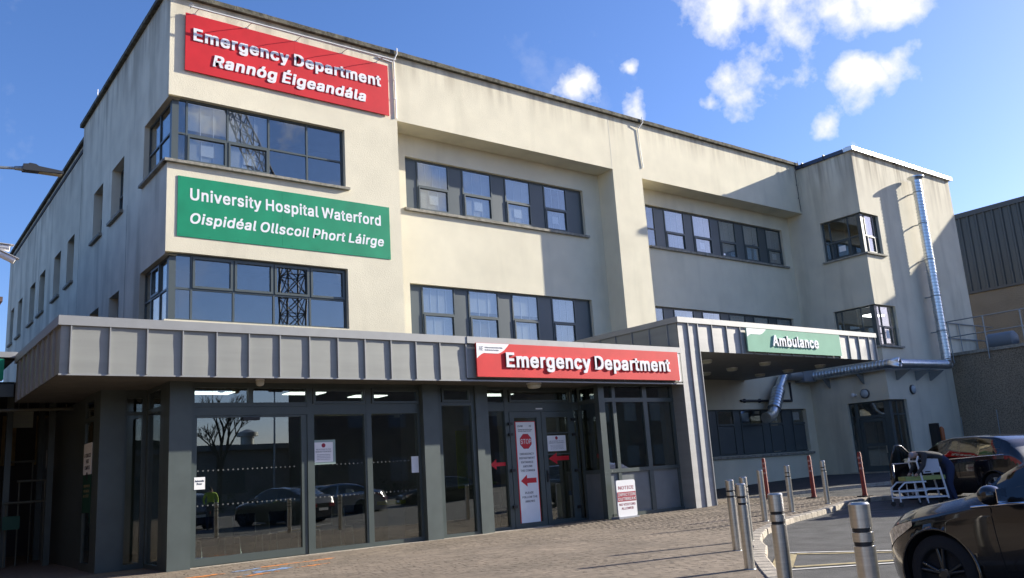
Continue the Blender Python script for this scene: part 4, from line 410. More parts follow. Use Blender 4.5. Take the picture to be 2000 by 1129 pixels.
def flat_text(parent, lines, mt, name='lettering', axis='y'):
    """lines: (body, x_left, width, baseline z, cap, y) joined into one flat print"""
    allm = MB()
    for body, x0, w, z, cap, y, *rest in lines:
        for c_ in text_chars(body, w, cap, .002, rest[0] if rest else 0, (.022 if cap > .2 else .008), (x0, y, z) if axis == 'y' else (y, x0, z), axis): allm.add(c_.v, c_.f)
    return part(name, allm, mt, parent, kind='stuff')

# ================================================================== GROUND
gs = MB()
xs = [-160, -60, -20, 0, 9, 20, 40, 60, 120, 300]; ys = [-400, -120, -60, -30, -15, 0, 20, 60, 200, 600]
for i in range(len(xs)-1):
    for j in range(len(ys)-1):
        a, b_ = xs[i], xs[i+1]; za, zb = min(g(a), .7)-.1, min(g(b_), .7)-.1
        gs.quad((a, ys[j], za), (b_, ys[j], zb), (b_, ys[j+1], zb), (a, ys[j+1], za))
struct('ground', gs, M_ASPH)
KE = [(-9, -34), (-4, -25), (-1.6, -19), (-.2, -16), (.9, -14.35), (2.5, -12.35), (3.86, -10.95), (4.565, -10.3), (5.71, -9.3), (6.75, -8.55), (7.6, -7.8), (8.5, -7.15), (9.3, -6.65), (10.6, -6.05), (11.6, -5.72), (13.0, -5.45), (14.6, -4.98), (15.6, -4.62), (16.4, -4.6), (16.95, -5.1)]
def kerb_y(x):
    if x <= KE[0][0]: return KE[0][1]
    for (a, ya), (b_, yb) in zip(KE, KE[1:]):
        if a <= x <= b_: return ya+(yb-ya)*(x-a)/(b_-a)
    return KE[-1][1]
pv = MB()
sl = sorted({-30.0, -9.0, *[k[0] for k in KE], *[x_*.5 for x_ in range(-18, 34)], 9.0, 13.8})
for a, b_ in zip(sl, sl[1:]):
    if a < -9: ya = yb = -34
    else: ya, yb = kerb_y(a), kerb_y(b_)
    yt = 30 if b_ <= -.9 else (14 if b_ <= 13.81 else 6)
    pv.quad((a, ya, g(a)), (b_, yb, g(b_)), (b_, yt, g(b_)), (a, yt, g(a)))
pv.quad((16.95, -5.1, g(16.95)), (16.95, -5.1, -.1), (16.95, 6, -.1), (16.95, 6, g(16.95)))
pavement = struct('pavement', pv, M_MORT)

# clay pavers: laid in stretcher bond, the largest in view are single parts, the rest one joined part
from bpy_extras.object_utils import world_to_camera_view
bpy.context.view_layer.update()
bricks = []
bw, bh = .2, .1
yy = -13.0; row = 0
while yy < -.22:
    xx = -3.2 - random.uniform(0, bw)
    while xx < 16.9:
        cx, cy = xx+bw/2, yy+bh/2
        if cy > kerb_y(cx)+.24 and cy > kerb_y(min(cx+.1, 16.9))+.24:
            bricks.append((cx, cy))
        xx += bw
    yy += bh; row += 1
def brick_mesh(mb, cx, cy, w=bw-.0035, h=bh-.0035):
    z = g(cx); dz = random.uniform(.004, .0062) + .003*math.sin(cx*1.3+cy*.7); tx = random.uniform(-.0010, .0010); ty = random.uniform(-.0010, .0010); q = .0035; cx += random.uniform(-.003, .003)
    w2, h2 = w/2, h/2
    v = [(cx-w2, cy-h2, z-.002), (cx+w2, cy-h2, z-.002), (cx+w2, cy+h2, z-.002), (cx-w2, cy+h2, z-.002)]
    for sx_, sy_ in ((-1, -1), (1, -1), (1, 1), (-1, 1)): v.append((cx+sx_*(w2-q), cy+sy_*(h2-q), z+dz+sx_*tx+sy_*ty))
    mb.add(v, [(4, 5, 6, 7), (0, 1, 5, 4), (1, 2, 6, 5), (2, 3, 7, 6), (3, 0, 4, 7)])
sized = []
for k, (cx, cy) in enumerate(bricks):
    p = world_to_camera_view(SC, cam, Vector((cx, cy, g(cx))))
    inside = 0 < p.x < 1 and 0.003 < p.y < 1
    sized.append(((0 if inside else 1), p.z, k))
sized.sort(); near = {k for _, _, k in sized[:300]}
rest = MB(); tones = []
for k, (cx, cy) in enumerate(bricks):
    tn = min(1, max(0, random.gauss(.5, .2)))
    if k in near:
        mb = MB(); brick_mesh(mb, cx, cy); me = mb.mesh('brick', M_PAVER, fix=False)
        a_ = me.attributes.new('tone', 'FLOAT', 'FACE'); a_.data.foreach_set('value', [tn]*5)
        o = bpy.data.objects.new('brick', me); SC.collection.objects.link(o); o.parent = pavement
    else:
        brick_mesh(rest, cx, cy); tones += [tn]*5
me = rest.mesh('bricks', M_PAVER, fix=False); a_ = me.attributes.new('tone', 'FLOAT', 'FACE'); a_.data.foreach_set('value', tones)
o = bpy.data.objects.new('brick_paving', me); SC.collection.objects.link(o); o.parent = pavement; o['kind'] = 'stuff'

# kerb stones along the curve
def along(poly, step):
    pts = []; d = 0; nxt = 0
    for (x0, y0), (x1, y1) in zip(poly, poly[1:]):
        l = math.hypot(x1-x0, y1-y0)
        while nxt <= d+l:
            t_ = (nxt-d)/l; pts.append((x0+(x1-x0)*t_, y0+(y1-y0)*t_, math.atan2(y1-y0, x1-x0))); nxt += step
        d += l
    return pts
kerb = thing('kerb', 'pale concrete kerb of small blocks curving between paving and road', 'kerb', (4.5, -10.3, 0))
for x0, y0, an in along(KE[3:], .32):
    mb = MB(); c_, s_ = math.cos(an), math.sin(an); l, wd = .152, .2
    q = [(-l, -.01), (l, -.01), (l, wd), (-l, wd)]; P = [(x0+a*c_-b_*s_, y0+a*s_+b_*c_) for a, b_ in q]; z = g(x0)+random.uniform(.010, .016)
    q2 = [(-l+.01, .012), (l-.01, .012), (l-.01, wd-.01), (-l+.01, wd-.01)]; P2 = [(x0+a*c_-b_*s_, y0+a*s_+b_*c_) for a, b_ in q2]
    mb.add([(p[0], p[1], g(x0)-.16) for p in P] + [(p[0], p[1], z-.012) for p in P] + [(p[0], p[1], z) for p in P2],
           [(0, 1, 5, 4), (1, 2, 6, 5), (2, 3, 7, 6), (3, 0, 4, 7), (4, 5, 9, 8), (5, 6, 10, 9), (6, 7, 11, 10), (7, 4, 8, 11), (8, 9, 10, 11)])
    part('kerb_block', mb, M_KERB, kerb)
# dark path along the annex wall, with its own kerb
PK = [(16.96, .55), (18.05, .15), (19.5, -.25), (21.2, -.85), (23.0, -1.55), (26, -2.6), (30, -3.2), (34.8, -3.4)]
pp = MB()
for (a, ya), (b_, yb) in zip(PK, PK[1:]): pp.quad((a, ya, g(a)), (b_, yb, g(b_)), (b_, 6, g(b_)), (a, 6, g(a)))
struct('path', pp, M_PATH)
for (a, ya), (b_, yb) in zip(PK, PK[1:]):
    pass
k2 = thing('kerb', 'thin straight kerb line before the dark path under the ambulance canopy', 'kerb', (18, .15, 0))
for x0, y0, an in along(PK, .9):
    mb = MB(); c_, s_ = math.cos(an), math.sin(an)
    q = [(0, -.12), (.89, -.12), (.89, .005), (0, .005)]; P = [(x0+a*c_-b_*s_, y0+a*s_+b_*c_) for a, b_ in q]
    mb.add([(p[0], p[1], g(x0)-.14) for p in P] + [(p[0], p[1], g(x0)+.006+.021*(p[0]-x0)) for p in P], [(0, 1, 5, 4), (1, 2, 6, 5), (2, 3, 7, 6), (3, 0, 4, 7), (4, 5, 6, 7)])
    part('kerb_block', mb, M_KERB, k2)
# painted road markings
def strip(mb, pts, w, z0):
    for (a, ya), (b_, yb) in zip(pts, pts[1:]):
        l = math.hypot(b_-a, yb-ya); nx, ny = -(yb-ya)/l*w/2, (b_-a)/l*w/2
        mb.quad((a-nx, ya-ny, g(a)+z0), (b_-nx, yb-ny, g(b_)+z0), (b_+nx, yb+ny, g(b_)+z0), (a+nx, ya+ny, g(a)+z0))
mk = MB(); strip(mk, [(6.84, -8.72), (9.6, -14.3)], .09, -.094); strip(mk, [(5.05, -9.98), (10.3, -14.2)], .09, -.094)
mk2 = MB(); strip(mk2, [(6.7, -8.95), (5.3, -9.85)], .30, -.092); strip(mk2, [(6.75, -9.05), (8.6, -12.6)], .12, -.092); strip(mk2, [(5.45, -9.95), (9.2, -13.0)], .15, -.092)
o = struct('road_marking', mk, M_LINE); o = struct('road_marking', mk2, M_YEL)

# survey spray marks on the paving
M_SPO = mat('orange_spray_paint', (.62, .22, .05), .9, noise=.4, nscale=20); M_SPB = mat('blue_spray_paint', (.20, .30, .48), .9, noise=.4, nscale=20)
def spray(mb, x0, y0, w, h, an):
    for i in range(26):
        a = random.gauss(0, .42)*w; b_ = random.gauss(0, .3)*h; r_ = random.uniform(.05, .13)*min(1, w*1.8)
        cx, cy = x0+a*math.cos(an)-b_*math.sin(an), y0+a*math.sin(an)+b_*math.cos(an)
        n = 7; ph = random.random(); mb.add([(cx+r_*random.uniform(.6, 1.2)*math.cos(2*PI*(k+ph)/n), cy+r_*.8*random.uniform(.6, 1.2)*math.sin(2*PI*(k+ph)/n), .0086+i*.00006+w*.0005) for k in range(n)], [tuple(range(n))])
for (x_, y_, w_, h_, an, mt, lb) in [(2.35, -1.5, .45, .10, .2, M_SPO, 'orange spray mark near the glazing, right of the blue marks'), (1.55, -1.55, .5, .08, .1, M_SPO, 'long orange spray mark close to the door threshold'),
        (1.15, -2.35, .5, .16, .3, M_SPB, 'large blue spray mark on the brick paving'), (.95, -1.75, .35, .08, .2, M_SPB, 'small blue spray mark nearest the automatic door'),
        (.75, -2.75, .35, .12, .2, M_SPO, 'orange spray mark below the large blue one'), (.0, -1.9, .5, .12, .1, M_SPO, 'leftmost orange spray mark near the corner column'), (-.35, -2.3, .35, .12, .1, M_SPB, 'leftmost blue spray mark near the corner column'), (1.9, -2.4, .3, .1, .2, M_SPO, 'short orange spray mark in front of the glazing')]:
    mb = MB(); spray(mb, x_, y_, w_, h_, an); single('spray_mark', mb, mt, lb, 'paint mark', group='spray marks on the paving')

# ================================================================== HOSPITAL BUILDING
YC, YD, XW, XT, YT = 4.085, 4.91, 1.009, 29.02, 1.304
ZP = 14.40
hosp = thing('hospital_building', 'cream rendered three storey hospital block with grey window bands and mossy coping', 'building', (XW, YC, 0))
F2 = (9.77, 11.50); F1 = (5.60, 7.32)
# front block, left bay
wm = MB(); wall(wm, 'y', YC, XW, 7.81, 3.2, ZP, [(XW, 6.01, 9.79, 11.57), (XW, 6.01, 5.62, 7.35)], .24)
wm.quad((7.81, YC, 3.2), (7.81, YD, 3.2), (7.81, YD, 12.24), (7.81, YC, 12.24))
# bands over the recesses and the pier between them
wall(wm, 'y', YC, 7.81, 17.016, 12.24, ZP); wall(wm, 'y', YC, 17.016, 18.56, 3.2, ZP); wall(wm, 'y', YC, 18.56, XT-.002, 12.12, ZP)
wm.quad((7.81, YC, 12.24), (17.016, YC, 12.24), (17.016, YD, 12.24), (7.81, YD, 12.24))
wm.quad((18.56, YC, 12.12), (XT, YC, 12.12), (XT, YD, 12.12), (18.56, YD, 12.12))
wm.quad((17.016, YC, 3.2), (17.016, YD, 3.2), (17.016, YD, 12.24), (17.016, YC, 12.24))
wm.quad((18.56, YC, 3.2), (18.56, YD, 3.2), (18.56, YD, 12.12), (18.56, YC, 12.12))
part('front_wall', wm, M_WALL, hosp)
wm = MB()
wall(wm, 'y', YD, 7.81, 17.016, 3.2, 12.24, [(8.53, 16.16, 9.77, 11.50), (8.53, 16.16, 5.60, 7.33)], .2)
wall(wm, 'y', YD, 18.56, XT, -.2, 12.12, [(19.48, 28.46, 9.77, 11.47), (19.48, 28.46, 5.60, 7.34), (21.86, 28.46, 1.48, 3.31)], .2)
wall(wm, 'y', YD, 13.8, 18.56, -.2, 3.2)
part('recessed_wall', wm, M_WALL, hosp)
# left side wall and rear wing
sw = [(4.085, 6.38, 9.79, 11.50), (4.085, 6.45, 5.62, 7.28), (8.59, 10.10, 9.72, 11.42), (11.28, 12.60, 9.72, 11.42), (8.70, 9.92, 5.6, 7.30), (11.28, 12.56, 5.6, 7.30)]
wm = MB(); wall(wm, 'x', XW, YC, 14.73, 3.2, 14.62, sw, .30)
wm.quad((XW, 14.73, 3.2), (XW+.3, 14.73, 3.2), (XW+.3, 14.73, 14.62), (XW, 14.73, 14.62))
part('side_wall', wm, M_WALLN, hosp)
rw = [(a, b_, 9.42, 11.22) for a, b_ in ((16.9, 18.2), (19.5, 20.9), (22.9, 24.3), (25.4, 26.8), (29.0, 30.3), (31.6, 32.7))]
wm = MB(); wall(wm, 'x', 1.24, 14.73, 34.0, 3.2, 14.42, rw + [(a, b_, 5.2, 6.98) for a, b_, *_ in rw], .30)
part('rear_wing_wall', wm, M_WALLN, hosp)
# tower
wm = MB(); wall(wm, 'x', XT, YT, YD, -.2, 14.22, [(YT, 3.29, 9.64, 11.42), (YT, 3.26, 5.62, 7.36), (YT, 3.24, .45, 3.35)], .22)
wall(wm, 'y', YT, XT, 37.78, -.2, 14.22, [(XT, 30.42, 9.64, 11.42), (XT, 30.66, 5.62, 7.36), (XT, 30.37, .45, 3.35)], .22)
wm.quad((37.78, YT, -.2), (37.78, 14, -.2), (37.78, 14, 14.22), (37.78, YT, 14.22))
wm.quad((XT, YC, ZP), (XT, YC, 14.22), (XT, YD, 14.22), (XT, YD, ZP))
part('tower_wall', wm, M_WALLT, hosp)
# roofs and dark inside, so that no light leaks
ib = MB(); ib.box(XW+1.2, 28.6, 7.0, 33, -.1, 14.2); part('interior', ib, M_DIM, hosp)
ib = MB()
for z in (3.3, 7.62, 8.9, 12.0): ib.box(XW+.45, 28.9, YD+.3, 7.1, z, z+.35)
ib.box(XW+.4, 7.6, YC+.3, YD+.3, 7.62, 9.2); ib.box(XW+.4, 7.6, YC+.3, YD+.3, 12.0, 12.5); ib.box(XT+.4, 37.5, YT+.4, 7, 7.9, 9.1); ib.box(XT+.4, 37.5, YT+.4, 7, 11.9, 12.2); ib.box(XT+.4, 37.5, YT+.4, 7, 3.7, 5.1)
ib.box(7.72, 7.86, YC+.25, 7.0, 3.6, 12.2)
part('floor_slab', ib, M_DIM, hosp)
rb = MB(); rb.box(XW+.2, XT+.3, YC+.2, 34, 14.1, 14.25); rb.box(XT+.2, 37.7, YT+.2, 14, 13.9, 14.0); part('roof', rb, M_DARK, hosp)
# coping slabs
def coping(x0, x1, y0, y1, z0, z1, axis, step, mt):
    a, b_ = (x0, x1) if axis == 'x' else (y0, y1); n = max(1, round((b_-a)/step)); s_ = (b_-a)/n
    for i in range(n):
        p, q = a+i*s_+.004, a+(i+1)*s_-.004; dz = random.uniform(-.006, .008) if mt is M_COPE else 0; mb = MB()
        if axis == 'x': mb.prism([(y0, z0), (y1, z0), (y1, z1+dz-.03), ((y0*.3+y1*.7), z1+dz), (y0+.03, z1+dz-.01), (y0, z1-.03+dz)], 'yz', p, q)
        else: mb.prism([(x0, z0), (x1, z0), (x1, z1+dz-.03), ((x0*.3+x1*.7), z1+dz), (x0+.03, z1+dz-.01), (x0, z1-.03+dz)], 'xz', p, q)
        part('coping_slab', mb, mt, hosp)
coping(XW-.09, XT+.05, YC-.13, YC+.25, ZP, ZP+.16, 'x', .9, M_COPE)
coping(XW-.12, XW+.3, YC+.26, 14.85, 14.62, 14.78, 'y', .9, M_COPE)
coping(1.13, 1.6, 14.9, 34.1, 14.42, 14.58, 'y', .9, M_COPE)
M_FLASH = mat('pale_metal_flashing', (.70, .70, .68), .35, metal=.5)
coping(XT-.12, 37.9, YT-.15, YT+.3, 14.22, 14.42, 'x', 1.75, M_FLASH)
coping(XT-.10, XT+.3, YT+.31, YC+.0, 14.22, 14.41, 'y', 1.4, mat('shaded_flashing', (.03, .045, .08), .4))  # shade on the side flashing is put into its dark blue colour
mb = MB()
for x_ in (XT+1.7, XT+3.5, XT+5.3, XT+7.1): mb.box(x_-.03, x_+.03, YT-.115, YT+.31, 14.20, 14.45)
for y_ in (2.6, 3.7): mb.box(XT-.115, XT+.31, y_-.03, y_+.03, 14.20, 14.44)
part('flashing_clip', mb, M_BLACKP, hosp, kind='stuff')
# windows: front
CT = [(1.20, 1.52, 'panelglass'), (1.52, 2.60, 'blindn'), (2.60, 3.75, 'blindn'), (3.75, 4.88, 'plain'), (4.88, 6.01, 'plain')]
window(hosp, 'y', YC, 9.79, 11.57, CT, 10.60)
window(hosp, 'y', YC, 5.62, 7.35, [(1.25, 1.70, 'plain'), (1.70, 2.78, 'sash'), (2.78, 3.87, 'sash'), (3.87, 4.91, 'sash'), (4.91, 6.01, 'sash')], 6.45)
window(hosp, 'x', XW, 9.79, 11.50, [(4.27, 5.3, 'plain'), (5.3, 6.38, 'plain')], 10.62)
window(hosp, 'x', XW, 5.62, 7.28, [(4.30, 5.0, 'plain'), (5.0, 5.8, 'sash'), (5.8, 6.45, 'plain')], 6.45)
cp = MB(); cp.box(XW+.13, XW+.30, YC+.13, YC+.30, 9.79, 11.57); cp.box(XW+.13, XW+.30, YC+.13, YC+.30, 5.62, 7.35); part('corner_post', cp, M_FRAME, hosp, kind='stuff')
D = [8.53, 9.04, 10.24, 10.81, 12.00, 12.60, 13.72, 14.36, 15.41, 16.16]
kinds = ['panel', 'blindn', 'panel', 'blindn', 'panel', 'blindn', 'panel', 'blindn', 'panel']
window(hosp, 'y', YD, *F2, [(D[i], D[i+1], kinds[i]) for i in range(9)], 10.63, rec=.12)
kinds1 = ['panel', 'blind', 'panel', 'blind', 'panel', 'blind', 'panel', 'blind', 'panel']
window(hosp, 'y', YD, 5.60, 7.33, [(D[i], D[i+1], kinds1[i]) for i in range(9)], 6.44, rec=.12)
E_ = [19.48, 20.08, 20.68, 21.85, 22.39, 23.53, 24.10, 25.17, 25.74, 26.80, 27.36, 28.46]
kr = ['plain', 'panel', 'blind', 'panel', 'blindn', 'panel', 'blind', 'panel', 'blind', 'panel', 'blindn']
window(hosp, 'y', YD, 9.77, 11.47, [(E_[i], E_[i+1], kr[i]) for i in range(11)], 10.52, rec=.12)
window(hosp, 'y', YD, 5.60, 7.34, [(E_[i], E_[i+1], kr[i]) for i in range(11)], 6.44, rec=.12)
G_ = [21.86, 22.55, 23.58, 24.05, 25.42, 25.95, 26.85, 27.58, 28.46]
kg = ['panel', 'low', 'panel', 'low', 'panel', 'low', 'panel', 'low']
fm = MB(); pbox(fm, 'y', YD, 21.86, 28.46, .12, .19, 3.25, 3.31); pbox(fm, 'y', YD, 21.86, 28.46, .12, .19, 1.48, 1.54)
for u in G_[1:-1]: pbox(fm, 'y', YD, u-.03, u+.03, .11, .19, 1.54, 3.25)
for i, k in enumerate(kg):
    if k == 'low': pbox(fm, 'y', YD, G_[i]+.03, G_[i+1]-.03, .105, .185, 2.66, 2.74)
fr = part('window', fm, M_FRAME, hosp)
for i, k in enumerate(kg):
    w = MB()
    if k == 'panel': pbox(w, 'y', YD, G_[i]+.03, G_[i+1]-.03, .14, .17, 1.54, 3.25); part('infill_panel', w, M_PANEL, fr)
    else:
        pbox(w, 'y', YD, G_[i]+.05, G_[i+1]-.05, .13, .17, 1.56, 2.64); part('infill_panel', w, M_PANEL, fr)
        w = MB(); pbox(w, 'y', YD, G_[i]+.03, G_[i+1]-.03, .145, .155, 2.74, 3.25); part('pane', w, M_PANE, fr)
        if i > 2:
            w = MB(); pbox(w, 'y', YD, G_[i]+.3, G_[i]+.75, .3, .304, 2.85, 3.2); part('paper_notice', w, M_PAPER, fr)
# side windows
for a, b_, p, q in sw[2:]: window(hosp, 'x', XW, p, q, [(a, b_, 'blind')], (p+q)/2, rec=.26)
for a, b_, p, q in rw: window(hosp, 'x', 1.24, p, q, [(a, b_, 'plain')], (p+q)/2, rec=.26)
# tower corner windows and door
window(hosp, 'x', XT, 9.64, 11.42, [(1.50, 2.05, 'plain'), (2.05, 2.95, 'open'), (2.95, 3.29, 'plain')], 10.45, rec=.12)
window(hosp, 'y', YT, 9.64, 11.42, [(29.22, 29.45, 'plain'), (29.45, 30.1, 'blind'), (30.1, 30.42, 'plain')], 10.45, rec=.12)
window(hosp, 'x', XT, 5.62, 7.36, [(1.50, 2.05, 'plain'), (2.05, 2.95, 'open'), (2.95, 3.26, 'plain')], 6.45, rec=.12)
window(hosp, 'y', YT, 5.62, 7.36, [(29.22, 29.6, 'plain'), (29.6, 30.3, 'open'), (30.3, 30.66, 'plain')], 6.45, rec=.12)
w = MB(); pbox(w, 'x', XT, 2.3, 2.62, .14, .144, 9.95, 10.2); part('paper_notice', w, M_PAPER, hosp)
w = MB(); pbox(w, 'y', YT, 29.85, 30.1, .14, .144, 5.95, 6.3); part('paper_notice', w, M_PAPER, hosp)
cp = MB()
for z0, z1 in ((9.64, 11.42), (5.62, 7.36), (.45, 3.35)): cp.box(XT+.11, XT+.30, YT+.11, YT+.30, z0, z1)
part('corner_post', cp, M_FRAME, hosp, kind='stuff')
window(hosp, 'y', YT, .45, 3.35, [(29.3, 29.75, 'plain'), (29.75, 30.37, 'plain')], 2.75, rec=.12)
window(hosp, 'x', XT, .45, 3.35, [(2.95, 3.24, 'plain')], 2.75, rec=.12)
dm = MB()
for u0, u1, z0, z1 in ((1.55, 1.66, .45, 3.35), (2.84, 2.95, .45, 3.35), (1.66, 2.84, 2.66, 2.78), (1.66, 2.84, 3.27, 3.35), (1.68, 1.82, .48, 2.64), (2.68, 2.82, .48, 2.64), (1.82, 2.68, .48, .70), (1.82, 2.68, 1.50, 1.62), (1.82, 2.68, 2.50, 2.64)): pbox(dm, 'x', XT, u0, u1, .10, .17, z0, z1)
dr = part('door', dm, M_FRAME, hosp)
for u0, u1, z0, z1 in ((1.82, 2.68, .70, 1.50), (1.82, 2.68, 1.62, 2.50), (1.66, 2.84, 2.78, 3.27)):
    w = MB(); pbox(w, 'x', XT, u0, u1, .13, .14, z0, z1); part('pane', w, M_PANE, dr)
w = MB(); pbox(w, 'x', XT, 1.75, 1.79, .04, .06, 1.2, 1.5); part('handle', w, M_STEEL, dr)
# dark rooms behind the tower openings
w = MB(); w.box(XT+1.6, XT+1.7, YT+1.8, 8, -.2, 14); w.box(XT+1.7, 37, YT+1.7, YT+1.8, -.2, 14); part('interior', w, M_DIM, hosp)
w = MB(); w.box(XT+.35, XT+1.4, YT+.4, YT+.9, 7.0, 7.04); part('ceiling_light', w, mat('fluorescent_tube', (1, .97, .9), .5, emit=3.0), hosp)
# sills
def sill(parent, axis, c, u0, u1, z, out_=.10, h=.10, step=1.9):
    n = max(1, round((u1-u0)/step)); s_ = (u1-u0)/n
    for i in range(n):
        mb = MB(); a, b_ = u0+i*s_+.002, u0+(i+1)*s_-.002
        if axis == 'y': mb.prism([(c-out_, z-h), (c+.12, z-h), (c+.12, z), (c-out_, z-.018)], 'yz', a, b_)
        else: mb.prism([(c-out_, z-h), (c+.12, z-h), (c+.12, z), (c-out_, z-.018)], 'xz', a, b_)
        part('window_sill', mb, M_SILL, parent)
sill(hosp, 'y', YC, XW-.09, 6.10, 9.79, .11, .09); sill(hosp, 'x', XW, YC-.0, 6.47, 9.79, .11, .09)
sill(hosp, 'y', YD, 8.43, 16.26, 9.77); sill(hosp, 'y', YD, 19.48, 28.60, 9.77); sill(hosp, 'y', YD, 21.8, 28.60, 1.48, .10, .11)
for a, b_, p, q in sw[2:]: sill(hosp, 'x', XW, a-.08, b_+.08, p, .10, .1, 3)
for a, b_, p, q in rw: sill(hosp, 'x', 1.24, a-.08, b_+.08, p, .10, .1, 3)
for z in (9.64, 5.62): sill(hosp, 'x', XT, YT-.0, 3.37, z, .1, .09, 4); sill(hosp, 'y', YT, XT-.09, 30.55 if z > 9 else 30.78, z, .1, .09, 4)
w = MB(); w.box(XT-.25, XT+.1, 1.2, 3.4, .1, .47); part('door_step', w, M_KERB, hosp)
# thin expansion joints and render cracks
mb = MB()
for x_, z0, z1 in ((7.79, 12.24, 14.38), (17.0, 12.26, 14.38)): mb.box(x_-.008, x_+.008, YC-.004, YC, z0, z1)
part('render_joint', mb, mat('render_joint_bead', (.72, .68, .58), .8), hosp)
mb = MB(); mb.box(XW-.004, XW, 8.05, 8.065, 3.2, 9.7); mb.box(1.236, 1.24, 24.6, 24.615, 9, 14.4); mb.box(1.236, 1.24, 16.0, 16.012, 7, 14.4)
part('render_joint', mb, mat('dark_joint', (.12, .11, .10), .9), hosp)
mb = MB(); mb.tube([(XW+.1, 13.2, 14.7), (XW+.1, 13.2, 15.5)], .014, 6); part('roof_rod', mb, M_WHITE, hosp)

# lightning cables on the front (things of their own)
def cable(pts, r, lb, mt=M_WHITE):
    mb = MB(); mb.tube(pts, r, 6)
    for (x0, y0, z0), (x1, y1, z1) in zip(pts, pts[1:]):
        if abs(z1-z0) > .8:
            n = int(abs(z1-z0)/.5)
            for i in range(1, n): z = z0+(z1-z0)*i/n; mb.box(x0-.025, x0+.025, y0-.02, y0+.02, z-.02, z+.02)
    return single('cable', mb, mt, lb, 'cable', pts[0], 'conductor cables down the facade')
cable([(7.79, YC-.17, 14.60), (7.79, YC-.17, 14.42), (7.75, YC-.03, 14.22), (7.77, YC-.03, 12.30)], .020, 'white vertical cable at the right end of the top red sign')
cable([(18.72, YC-.17, 14.60), (18.74, YC-.17, 14.40), (18.55, YC-.03, 14.1), (18.60, YC-.03, 13.3), (18.66, YC-.03, 12.55)], .018, 'thin cable crossing the parapet at the top of the tall pier')
cable([(28.93, YC-.17, 14.60), (28.93, YC-.17, 14.40), (28.85, YC-.03, 14.1), (28.90, YC-.03, 12.2)], .016, 'dark cable in the corner beside the tower', mat('dark_cable', (.12, .11, .11), .6))

# ================================================================== SIGNS ON THE FRONT WALL
sg = thing('wall_sign', 'top red sign reading Emergency Department, Rannóg Éigeandála in raised white letters', 'sign', (1.39, YC, 12.31))
mb = MB(); mb.box(1.39, 4.44, YC-.07, YC-.03, 12.315, 13.97); part('sign_panel', mb, M_RED, sg)
mb = MB(); mb.box(4.443, 7.50, YC-.07, YC-.03, 12.315, 13.97); part('sign_panel', mb, M_RED, sg)
letters(sg, text_chars('Emergency Department', 5.61, .37, .020, at=(1.61, YC-.071, 13.20), bold=.031), M_LETTER)
letters(sg, text_chars('Rannóg Éigeandála', 4.56, .345, .020, shear=.16, at=(2.13, YC-.071, 12.58), bold=.031), M_LETTER)
sg = thing('wall_sign', 'green sign reading University Hospital Waterford in white letters', 'sign', (1.28, YC, 7.76))
for x0, x1 in ((1.28, 4.06), (4.063, 7.41)):
    mb = MB(); mb.box(x0, x1, YC-.018, YC-.003, 7.765, 9.37); part('sign_panel', mb, M_GREEN, sg)
flat_text(sg, [('University Hospital Waterford', 1.60, 5.50, 8.755, .325, YC-.0185), ('Oispidéal Ollscoil Phort Láirge', 1.61, 5.57, 8.13, .29, YC-.0185, .17)], M_LETTER)
mb = MB()
for i in range(9):
    for z in (7.82, 9.31): mb.lathe((1.35+i*.75, YC-.018, z), (0, -1, 0), [(0, .012), (.004, .012), (.006, .005)], 6)
part('fixing_screw', mb, M_GREEN, sg, kind='stuff')
# lighting bar above the top sign
lb = thing('sign_light', 'long white strip light on thin brackets over the top red sign', 'light', (1.4, YC-.5, 14.0))
mb = MB(); mb.tube([(1.40, YC-.47, 13.945), (7.56, YC-.47, 14.0)], .026, 10); part('lamp_tube', mb, mat('white_lamp_tube', (.75, .74, .70), .35), lb)
mb = MB(); mb.tube([(1.46, YC-.47, 13.99), (1.40, YC-.50, 14.04), (1.36, YC-.47, 13.97), (1.40, YC-.44, 13.90)], .012, 6); part('end_hook', mb, M_STEEL, lb)
for x_ in (1.62, 3.05, 4.5, 5.95, 7.1):
    mb = MB(); mb.tube([(x_, YC-.0, 13.995), (x_, YC-.12, 13.995), (x_+.02, YC-.30, 14.005), (x_+.02, YC-.47, 13.96)], .010, 6); mb.box(x_-.05, x_+.05, YC-.06, YC-.02, 13.975, 14.00); part('bracket', mb, M_RAIL, lb)
mb = MB(); mb.tube([(7.2, YC-.03, 14.2), (7.7, YC-.03, 14.16)], .02, 6); part('conduit', mb, M_WHITE, lb)

